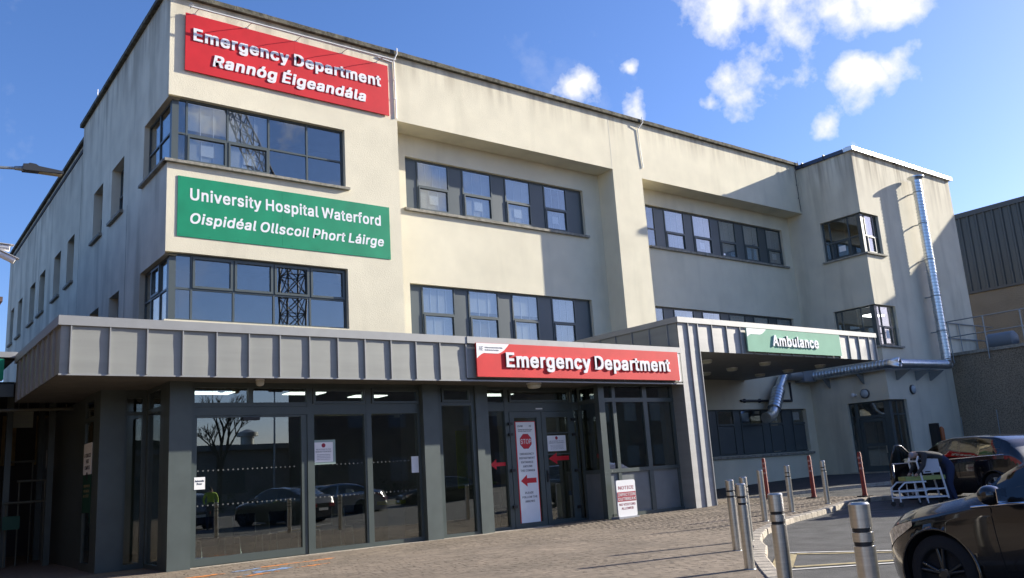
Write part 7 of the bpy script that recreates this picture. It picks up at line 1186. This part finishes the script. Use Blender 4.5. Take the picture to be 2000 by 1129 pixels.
        for a in range(6):
            f = L_-.05-.36*a/5; zb = ring(f)[2]; w_ = ring(f)[4]; rows.append([(sx*(w_*(.995 if a else .99)+.006), L_/2-f-.006, zb-.02-(.16 if L_ > 4.3 else .26)*(b_/3)*(1-.3*a/5)) for b_ in range(4)])
        mb.add([p for r_ in rows for p in r_], [(i*4+j, i*4+j+1, (i+1)*4+j+1, (i+1)*4+j) for i in range(5) for j in range(3)])
        mb.smooth = False; w_ = ring(L_-.05)[4]; zb = ring(L_-.05)[2]; mb.box(sx*(w_-.30), sx*(w_-.01), -L_/2-.012, -L_/2+.06, zb-.16, zb-.03); res.append(('tail_light', mb.mesh('tail_light', M_TAIL), None))
    mb = MB(); mb.box(-.45, .45, L_/2-.03, L_/2+.012, .30, .52); res.append(('grille', mb.mesh('grille', M_BLACKP), None))
    mb = MB(); mb.box(-.26, .26, L_/2+.013, L_/2+.02, .36, .47); res.append(('number_plate', mb.mesh('number_plate', M_PAPER), None))
    mb = MB(); mb.box(-.26, .26, -L_/2-.02, -L_/2-.005, .50, .61); res.append(('number_plate', mb.mesh('number_plate', mat('rear_plate', (.6, .6, .58), .5)), None))
    return res
def put_car(ms, name, lb, cat, x, y, heading, z, group=None, swap=None):
    """heading: degrees of the front, measured clockwise from +Y; meshes may be shared"""
    t_ = thing(name, lb, cat, (x, y, z), group); t_.rotation_euler.z = -R(heading); ORG[t_.name] = Vector((0, 0, 0))
    for nm, me, subs in ms:
        o = part(nm, me if not (swap and nm in ('body', 'arch_lip', 'handle', 'mirror')) else me.copy(), None, t_)
        if swap and nm in ('body', 'arch_lip', 'handle', 'mirror'): o.data.materials.clear(); o.data.materials.append(swap)
        for n2, m2 in (subs or []): part(n2, m2, None, o)
    return t_
P_DARK = paint('dark_brown_car_paint', (.013, .012, .011)); P_BLACK = paint('black_car_paint', (.008, .008, .010)); P_SILV = paint('silver_car_paint', (.40, .42, .45), .8); P_BLUE = paint('dark_blue_car_paint', (.012, .018, .045)); P_WHITE = paint('white_car_paint', (.65, .65, .65), 0); P_REDC = paint('red_car_paint', (.25, .01, .01))
sed = car_meshes(SEDAN, P_DARK, M_RIMD, M_CGLASS); hat = car_meshes(HATCH, P_BLACK, M_RIM, M_CGLASS)
# near car: front left hub at (2.93, -13.28)
def place(ms, K, name, lb, cat, hx, hy, heading, z, **kw):
    h = R(heading); fx, fy = math.sin(h), math.cos(h); rx, ry = math.cos(h), -math.sin(h); lf = K['L']/2-K['hub'][0]; lr = -(K['W']-.03)
    return put_car(ms, name, lb, cat, hx-fx*lf-rx*lr, hy-fy*lf-ry*lr, heading, z, **kw)
c1 = place(sed, SEDAN, 'parked_car', 'dark brown car close to the camera at the bottom right corner', 'car', 2.95, -13.28, 12, -.08)
c2 = place(hat, HATCH, 'parked_car', 'black hatchback with its front door open, parked by the annex', 'car', 16.72, -5.60, 15, .06)
# its open front door, swung out on the hinge behind the front wheel
dr = MB(); dr.smooth = True
def door_pt(s_, t_):   # s_ along the door, t_ up the lower panel
    return (-.02-.05*math.sin(t_*PI)-.02*t_, -s_, .25+.66*t_)
rows = [[door_pt(1.05*i/8, j/6) for j in range(7)] for i in range(9)]
dr.add([p for r_ in rows for p in r_], [(i*7+j, i*7+j+1, (i+1)*7+j+1, (i+1)*7+j) for i in range(8) for j in range(6)])
dr.add([(p[0]+.07, p[1], p[2]) for r_ in rows for p in r_], [(i*7+j, i*7+j+1, (i+1)*7+j+1, (i+1)*7+j) for i in range(8) for j in range(6)])
dr.tube([(-.05, -.02, .91), (.02, -.38, 1.16), (.08, -.72, 1.36), (.10, -.95, 1.38), (.06, -1.03, 1.2), (-.04, -1.05, .91)], .028, 8); dr.tube([(-.05, 0, .92), (-.05, -1.05, .92)], .03, 8)
dr.box(-.06, .05, -.03, .0, .25, .92); dr.box(-.06, .05, -1.07, -1.04, .25, .92); dr.box(-.06, .05, -1.05, 0, .23, .26)
h2 = R(15); hinge_local = (-(HATCH['W']-.02), HATCH['L']/2-1.30, 0)
do = part('open_door', dr.mesh('open_door', P_BLACK), None, c2); do.location = hinge_local; do.rotation_euler.z = -R(84)
ORG[do.name] = Vector((0, 0, 0))
gw = MB(); gw.add([(-.045, -.10, .95), (.02, -.40, 1.15), (.08, -.72, 1.34), (.095, -.93, 1.35), (.05, -1.0, 1.18), (-.035, -1.02, .95)], [(0, 1, 2, 3, 4, 5)]); part('door_glass', gw.mesh('door_glass', M_CGLASS), None, do)
gm = MB(); gm.smooth = True; gm.lathe((-.06, -.16, .99), (-1, .1, 0), [(0, .03), (.04, .06), (.10, .075), (.18, .075), (.21, .05)], 12); gm.box(-.26, -.09, -.235, -.232, .93, 1.05); mo = part('mirror', gm.mesh('mirror', P_BLACK), None, do)
gm = MB(); gm.box(-.25, -.10, -.243, -.237, .935, 1.045); part('mirror_glass', gm.mesh('mirror_glass', M_CHROME), None, do)
gm = MB(); gm.tube([(.055, -.25, .55), (.075, -.5, .50), (.055, -.8, .62)], .02, 6); gm.box(.04, .09, -.9, -.2, .62, .70); part('door_trim', gm.mesh('door_trim', M_CHROME), None, do)
mb = MB(); mb.smooth = True
for k_ in range(3): mb.lathe((-.60+.10*k_, -1.35-.09*k_, .98+.03*(k_ % 2)), (.2, .3, 1), [(0, .08), (.05, .15), (.13, .14), (.18, .05)], 10)
jk = single('orange_jacket', mb, mat('orange_fabric', (.95, .26, .04), .7), 'crumpled orange jacket behind the rear side window of the black hatchback', 'jacket'); jk.parent = None
jk.matrix_world = c2.matrix_basis.copy() @ Matrix.Translation((0, .35, 0))
# cars parked opposite, which the glazing reflects
CARS = [(9.8, -17.8, 200, P_BLACK, 'black saloon opposite the entrance, left of the silver one', sed), (13.6, -20.6, 235, P_SILV, 'silver saloon opposite the entrance', sed), (20.0, -21.5, 255, P_DARK, 'dark saloon opposite, beyond the silver one', sed),
        (6.6, -21.5, 190, P_BLUE, 'dark blue hatchback opposite the entrance', hat), (16.0, -27.5, 200, P_WHITE, 'white hatchback in the second row opposite', hat), (3.2, -24.5, 185, P_BLACK, 'black hatchback opposite, furthest left', hat), (24.5, -16.5, 262, P_BLUE, 'blue saloon opposite, furthest right', sed)]
for x, y, hd, pm, lb_, ms in CARS: put_car(ms, 'parked_car', lb_, 'car', x, y, hd, -.1, 'cars parked opposite the entrance', swap=pm)

# ================================================================== PEOPLE
def person(lb, loc, rot, J, edges, classes, mats, name='person'):
    """J: joint name -> (x, y, z, radius); classes: list of (joint a, joint b, material index)"""
    names = list(J); me = bpy.data.meshes.new('b'); me.from_pydata([J[n_][:3] for n_ in names], [(names.index(a), names.index(b_)) for a, b_ in edges], []); ob = bpy.data.objects.new('b', me); SC.collection.objects.link(ob)
    md = ob.modifiers.new('s', 'SKIN'); md.use_smooth_shade = True
    for i, n_ in enumerate(names): r_ = J[n_][3]; rr = r_ if isinstance(r_, tuple) else (r_, r_); me.skin_vertices[0].data[i].radius = rr; me.skin_vertices[0].data[i].use_root = (n_ == 'pelvis')
    ss = ob.modifiers.new('u', 'SUBSURF'); ss.levels = 2; ss.render_levels = 2
    bpy.context.view_layer.update(); dg = bpy.context.evaluated_depsgraph_get(); m2 = bpy.data.meshes.new_from_object(ob.evaluated_get(dg)); bpy.data.objects.remove(ob); bpy.data.meshes.remove(me)
    m2.materials.clear()
    for mt in mats: m2.materials.append(mt)
    segs = [(Vector(J[a][:3]), Vector(J[b_][:3]), k) for a, b_, k in classes]
    for p in m2.polygons:
        c_ = p.center; best = (1e9, 0)
        for a, b_, k in segs:
            ab = b_-a; t_ = max(0, min(1, (c_-a).dot(ab)/max(ab.length_squared, 1e-9))); d = (c_-a-ab*t_).length
            if d < best[0]: best = (d, k)
        p.material_index = best[1]; p.use_smooth = True
    t_ = thing(name, lb, 'person', loc); t_.rotation_euler.z = rot; ORG[t_.name] = Vector((0, 0, 0)); part('body', m2, None, t_); return t_
M_SKIN = mat('skin', (.42, .26, .19), .6); M_HAIR = mat('grey_hair', (.30, .28, .30), .8); M_JACK = mat('dark_jacket', (.035, .035, .035), .85, noise=.3, nscale=9); M_JEAN = mat('navy_trousers', (.02, .03, .07), .9); M_SHOE = mat('dark_shoe', (.015, .015, .015), .6); M_HIVIS = mat('hi_vis_fabric', (.42, .62, .03), .7); M_BHAIR = mat('brown_hair', (.05, .03, .02), .8)
E_B = [('pelvis', 'waist'), ('waist', 'chest'), ('chest', 'neck'), ('neck', 'head'), ('head', 'crown'), ('pelvis', 'hipL'), ('hipL', 'kneeL'), ('kneeL', 'ankL'), ('ankL', 'toeL'), ('pelvis', 'hipR'), ('hipR', 'kneeR'), ('kneeR', 'ankR'), ('ankR', 'toeR'),
       ('chest', 'shL'), ('shL', 'elL'), ('elL', 'wrL'), ('wrL', 'haL'), ('chest', 'shR'), ('shR', 'elR'), ('elR', 'wrR'), ('wrR', 'haR')]
CL_B = [('pelvis', 'waist', 1), ('waist', 'chest', 0), ('chest', 'neck', 0), ('neck', 'head', 2), ('head', 'crown', 3), ('hipL', 'kneeL', 1), ('kneeL', 'ankL', 1), ('ankL', 'toeL', 4), ('hipR', 'kneeR', 1), ('kneeR', 'ankR', 1), ('ankR', 'toeR', 4),
        ('shL', 'elL', 0), ('elL', 'wrL', 0), ('wrL', 'haL', 2), ('shR', 'elR', 0), ('elR', 'wrR', 0), ('wrR', 'haR', 2), ('shL', 'shR', 0)]
def stand_J(arm=.0):
    J = dict(pelvis=(0, 0, .95, (.16, .12)), waist=(0, 0, 1.10, (.15, .11)), chest=(0, 0, 1.36, (.18, .12)), neck=(0, .01, 1.52, .06), head=(0, .03, 1.62, (.078, .09)), crown=(0, .02, 1.72, (.07, .08)))
    for s_, k in ((-1, 'L'), (1, 'R')):
        J.update({'hip'+k: (s_*.10, 0, .88, .10), 'knee'+k: (s_*.11, .02, .48, .068), 'ank'+k: (s_*.11, -.02, .10, .045), 'toe'+k: (s_*.12, .14, .045, .04), 'sh'+k: (s_*.20, 0, 1.44, .065), 'el'+k: (s_*.27, .02-.02*arm, 1.17, .048), 'wr'+k: (s_*.24, .10+.18*arm, .96+.2*arm, .034), 'ha'+k: (s_*.22, .14+.24*arm, .90+.26*arm, .035)})
    return J
# bending figure beside the open car; local +Y is where the figure faces
J = dict(pelvis=(0, -.28, .96, (.17, .14)), waist=(0, -.12, 1.06, (.17, .13)), chest=(0, .22, 1.18, (.20, .14)), neck=(0, .43, 1.20, .065), head=(0, .53, 1.16, (.08, .09)), crown=(0, .60, 1.19, (.078, .078)))
for s_, k in ((-1, 'L'), (1, 'R')):
    J.update({'hip'+k: (s_*.11, -.28, .88, .11), 'knee'+k: (s_*.13, -.18, .47, .075), 'ank'+k: (s_*.13, -.28, .09, .05), 'toe'+k: (s_*.14, -.10, .045, .045), 'sh'+k: (s_*.20, .33, 1.18, .072), 'el'+k: (s_*.26, .42, .92, .052), 'wr'+k: (s_*.20, .56, .74, .036), 'ha'+k: (s_*.18, .62, .69, .036)})
pb = person('person in a dark jacket and navy trousers bending over a white trolley chair', (15.45, -7.05, .02), R(128) - PI/2 + PI/2, J, E_B, CL_B, [M_JACK, M_JEAN, M_SKIN, M_HAIR, M_SHOE])
pb.rotation_euler.z = R(52)
hp = [(-.02, .60, 1.19)]
p2 = person('person in a yellow green hi-vis jacket standing behind the narrow pane left of the doors', (8.35, 1.3, .01), PI, stand_J(.9), E_B, CL_B, [M_HIVIS, M_BLACKP, M_SKIN, M_BHAIR, M_SHOE])
p3 = person('person in a hi-vis jacket among the cars opposite, mirrored in the sliding door', (6.9, -18.2, -.1), 0.2, stand_J(.3), E_B, CL_B, [M_HIVIS, M_JEAN, M_SKIN, M_BHAIR, M_SHOE])

# white trolley chair
tr = thing('trolley_chair', 'white framed patient chair with a green seat and white back bag', 'chair', (15.3, -6.9, .02))
M_WF = mat('white_frame_paint', (.72, .74, .76), .35); M_GS = mat('green_seat', (.30, .34, .10), .6)
ORG[tr.name] = Vector((0, 0, 0))
def tt(pts, r=.022, nm='frame_tube', mt=None): mb = MB(); mb.tube(pts, r, 8); part(nm, mb, mt or M_WF, tr)
# local frame: x along the chair (left to right in the picture), y depth
for y in (-.24, .24):
    tt([(-.62, y, .12), (-.62, y, .46), (-.45, y, .60), (.10, y, .60)]); tt([(.08, y, .06), (.02, y, .62), (-.06, y, 1.12), (.0, y, 1.25)], .026); tt([(-.62, y, .22), (.10, y, .22)]); tt([(-.60, y, .38), (.10, y, .38)])
    tt([(.62, y, .16), (.55, y, .62), (.50, y, .95)], .026); tt([(.08, y, .20), (.62, y, .20)]); tt([(.08, y, .40), (.60, y, .40)]); tt([(-.20, y, .22), (-.20, y, .58)], .016)
for x, z in ((-.62, .22), (.10, .22), (.62, .20), (.02, .62), (-.06, 1.12)): tt([(x, -.24, z), (x, .24, z)])
mb = MB(); mb.box(-.40, .62, -.23, .23, .64, .74); part('seat', mb, M_GS, tr)
mb = MB(); mb.prism([(.08, .80), (.52, .82), (.50, 1.16), (.16, 1.18), (.06, 1.0)], 'xz', -.24, -.20); part('back_panel', mb, mat('off_white_panel', (.55, .56, .60), .5), tr)
mb = MB(); mb.box(.12, .26, -.245, -.241, .83, .86); part('panel_label', mb, M_BLACKP, tr)
for x, y in ((-.62, -.24), (-.62, .24), (.08, -.24), (.08, .24), (.62, -.24), (.62, .24)):
    mb = MB(); mb.lathe((x, y-.02, .065), (0, 1, 0), [(0, .03), (.0, .062), (.04, .062), (.04, .03)], 14); part('wheel', mb, M_BLACKP, tr)
tr.scale = (.9, .9, .9); tr.location = (15.12, -6.72, -.02+.06); tr.rotation_euler.z = R(-38)

# ================================================================== BEHIND THE CAMERA (seen in the glazing)
ob_ = thing('low_building', 'low flat roofed building across the car park, mirrored in the glazing', 'building', (12, -46, 0))
mb = MB(); mb.box(-14, 26, -58, -46, -.1, 4.3); part('wall', mb, mat('brown_render', (.24, .22, .20), .9, noise=.2, nscale=1), ob_)
mb = MB(); mb.box(-14.4, 26.4, -58.4, -45.6, 4.3, 4.7); part('roof', mb, mat('grey_roof_edge', (.22, .22, .21), .7), ob_)
mb = MB(); mb.lathe((19.5, -48, 4.7), (0, 0, 1), [(0, .5), (.7, .5), (.7, .8), (.95, .8), (1.2, .1)], 12); part('roof_vent', mb, M_RAIL, ob_)
for i in range(9):
    mb = MB(); x = -12+3.6*i; mb.box(x, x+1.8, -46.03, -45.98, 1.2, 2.8); part('window', mb, M_PANEL, ob_)
tb = thing('dark_building', 'dark two storey building opposite the entrance, mirrored in the glazing', 'building', (34, -40, 0))
mb = MB(); mb.box(21.6, 62, -45, -40, -.1, 9.2); part('wall', mb, mat('brown_brick_wall', (.12, .085, .06), .9, noise=.25, nscale=1.5), tb)
mb = MB(); mb.box(21.4, 62.3, -45.3, -39.7, 9.2, 9.6); part('roof', mb, M_DARK, tb)
for j in range(2):
    for i in range(11):
        mb = MB(); x = 24+3.4*i; mb.box(x, x+1.5, -40.03, -39.98, 1.3+4*j, 3.1+4*j); part('window', mb, mat('dull_window', (.13, .14, .15), .2), tb)
# tower crane
cr = thing('tower_crane', 'lattice crane beyond the car park, mirrored in the upper windows', 'crane', (29, -53, 0)); M_CR = mat('crane_steel', (.05, .045, .04), .6)
mb = MB()
for cx_, cy_ in ((-1, -1), (1, -1), (1, 1), (-1, 1)): mb.tube([(29+cx_, -53+cy_, 0), (29+cx_, -53+cy_, 26)], .11, 5)
for k in range(13):
    z0, z1 = k*2, k*2+2
    for (a, b_) in (((-1, -1), (1, -1)), ((1, -1), (1, 1)), ((1, 1), (-1, 1)), ((-1, 1), (-1, -1))):
        mb.tube([(29+a[0], -53+a[1], z0), (29+b_[0], -53+b_[1], z1)], .06, 4); mb.tube([(29+b_[0], -53+b_[1], z0), (29+a[0], -53+a[1], z1)], .06, 4); mb.tube([(29+a[0], -53+a[1], z1), (29+b_[0], -53+b_[1], z1)], .06, 4)
part('mast', mb, M_CR, cr, kind='stuff')
mb = MB(); A = Vector((29, -53, 25.5)); B = Vector((22.4, -53.5, 40.5)); dr_ = (B-A); sd1 = Vector((.9, 0, .4)); sd2 = Vector((0, 1, 0))
for a, b_ in ((-1, -1), (1, -1), (1, 1), (-1, 1)): mb.tube([A+sd1*a+sd2*b_, B+sd1*a*.5+sd2*b_*.5], .10, 5)
for k in range(11):
    p, q = A+dr_*(k/11), A+dr_*((k+1)/11); w1 = 1-.5*k/11
    for (a, b_), (c_, d_) in (((-1, -1), (1, -1)), ((1, -1), (1, 1)), ((1, 1), (-1, 1)), ((-1, 1), (-1, -1))): mb.tube([p+(sd1*a+sd2*b_)*w1, q+(sd1*c_+sd2*d_)*w1], .055, 4); mb.tube([p+(sd1*c_+sd2*d_)*w1, q+(sd1*a+sd2*b_)*w1], .055, 4)
part('jib', mb, M_CR, cr, kind='stuff')
# bare trees
def bare_tree(x, y, h, lb, seed):
    rnd = random.Random(seed); t_ = thing('bare_tree', lb, 'tree', (x, y, -.1), 'bare trees opposite the entrance'); tk_ = MB(); cw = MB()
    def grow(mb_, p, d, l, r_, lev):
        q = p+d*l; mb_.tube([p, (p+q)/2+Vector((rnd.uniform(-1, 1), rnd.uniform(-1, 1), 0))*l*.05, q], [r_, r_*.85, r_*.65], 5 if lev > 1 else 8, caps=False)
        if lev >= 5: return
        for k in range(3 if lev < 4 else 4):
            nd = (d+Vector((rnd.uniform(-1, 1), rnd.uniform(-1, 1), rnd.uniform(-.2, .8)))*.62).normalized(); grow(cw, q if k else p+d*l*.8, nd, l*rnd.uniform(.58, .8), r_*.6, lev+1)
    grow(tk_, Vector((x, y, -.1)), Vector((0, 0, 1)), h*.27, h*.022, 0); M_BK = mat('tree_bark', (.06, .05, .04), .95); part('trunk', tk_, M_BK, t_); part('crown', cw, M_BK, t_, kind='stuff')
bare_tree(15.2, -41.5, 10, 'bare tree opposite the entrance, right of the low building', 3); bare_tree(-4, -36, 9, 'bare tree opposite the entrance, at the left', 5); bare_tree(17, -62, 14, 'bare tree behind the low building', 9)
sl_ = thing('street_lamp', 'tall car park lamp opposite the entrance, mirrored in the sliding door', 'street lamp', (18.6, -40.5, -.1)); mb = MB(); mb.lathe((18.6, -40.5, -.1), (0, 0, 1), [(0, .1), (8.2, .05)], 8); part('pole', mb, M_RAIL, sl_)
mb = MB(); mb.box(18.2, 19.2, -40.6, -40.4, 8.05, 8.15); part('lamp_head', mb, M_BLACKP, sl_)
hg = random.Random(2); mb = MB()
for k in range(1500):
    x = hg.uniform(-2, 30); y = -38.6+hg.uniform(-.5, .5); z = hg.uniform(-.1, 1.35+.2*math.sin(x*2)); a = hg.uniform(0, 6.28); b_ = hg.uniform(-.8, .8); q = Vector((math.cos(a), math.sin(a), b_))*.12; w_ = Vector((-math.sin(a), math.cos(a), hg.uniform(-.5, .5)))*.08
    p = Vector((x, y, z)); mb.quad(p-q, p-w_, p+q, p+w_)
hd_ = single('hedge', mb, mat('hedge_leaf', (.05, .085, .03), .8, noise=.3, nscale=3), 'clipped hedge before the buildings opposite the entrance', 'hedge', (14, -38.6, 0)); hd_['kind'] = 'stuff'
# distant tree line and hills closing the horizon
mb = MB(); rnd = random.Random(4); mb.smooth = True; pts = []
for k in range(121):
    a = 2*PI*k/120; rr = 240; hgt = 9+6*math.sin(a*3+1)+4*math.sin(a*7)+3*rnd.random(); pts.append((rr*math.cos(a), rr*math.sin(a), hgt))
for (x0, y0, h0), (x1, y1, h1) in zip(pts, pts[1:]):
    mb.quad((x0, y0, -1), (x1, y1, -1), (x1, y1, h1), (x0, y0, h0)); mb.quad((x0, y0, h0), (x1, y1, h1), (x1*1.25, y1*1.25, h1*1.1-3), (x0*1.25, y0*1.25, h0*1.1-3))
struct('hills', mb, mat('far_hills', (.05, .06, .05), 1.0, noise=.3, nscale=.05))

mb = MB(); mb.box(-30, -9.5, -13, 30, -.1, 10.5); sky_block = single('brick_building', mb, mat('sky_block_dark', (.055, .04, .03), .9), 'unseen dark block added left of the entrance to shut out skylight', 'building', (-14, 0, 0))  # unseen block added to keep skylight off the left undercroft and side fascia
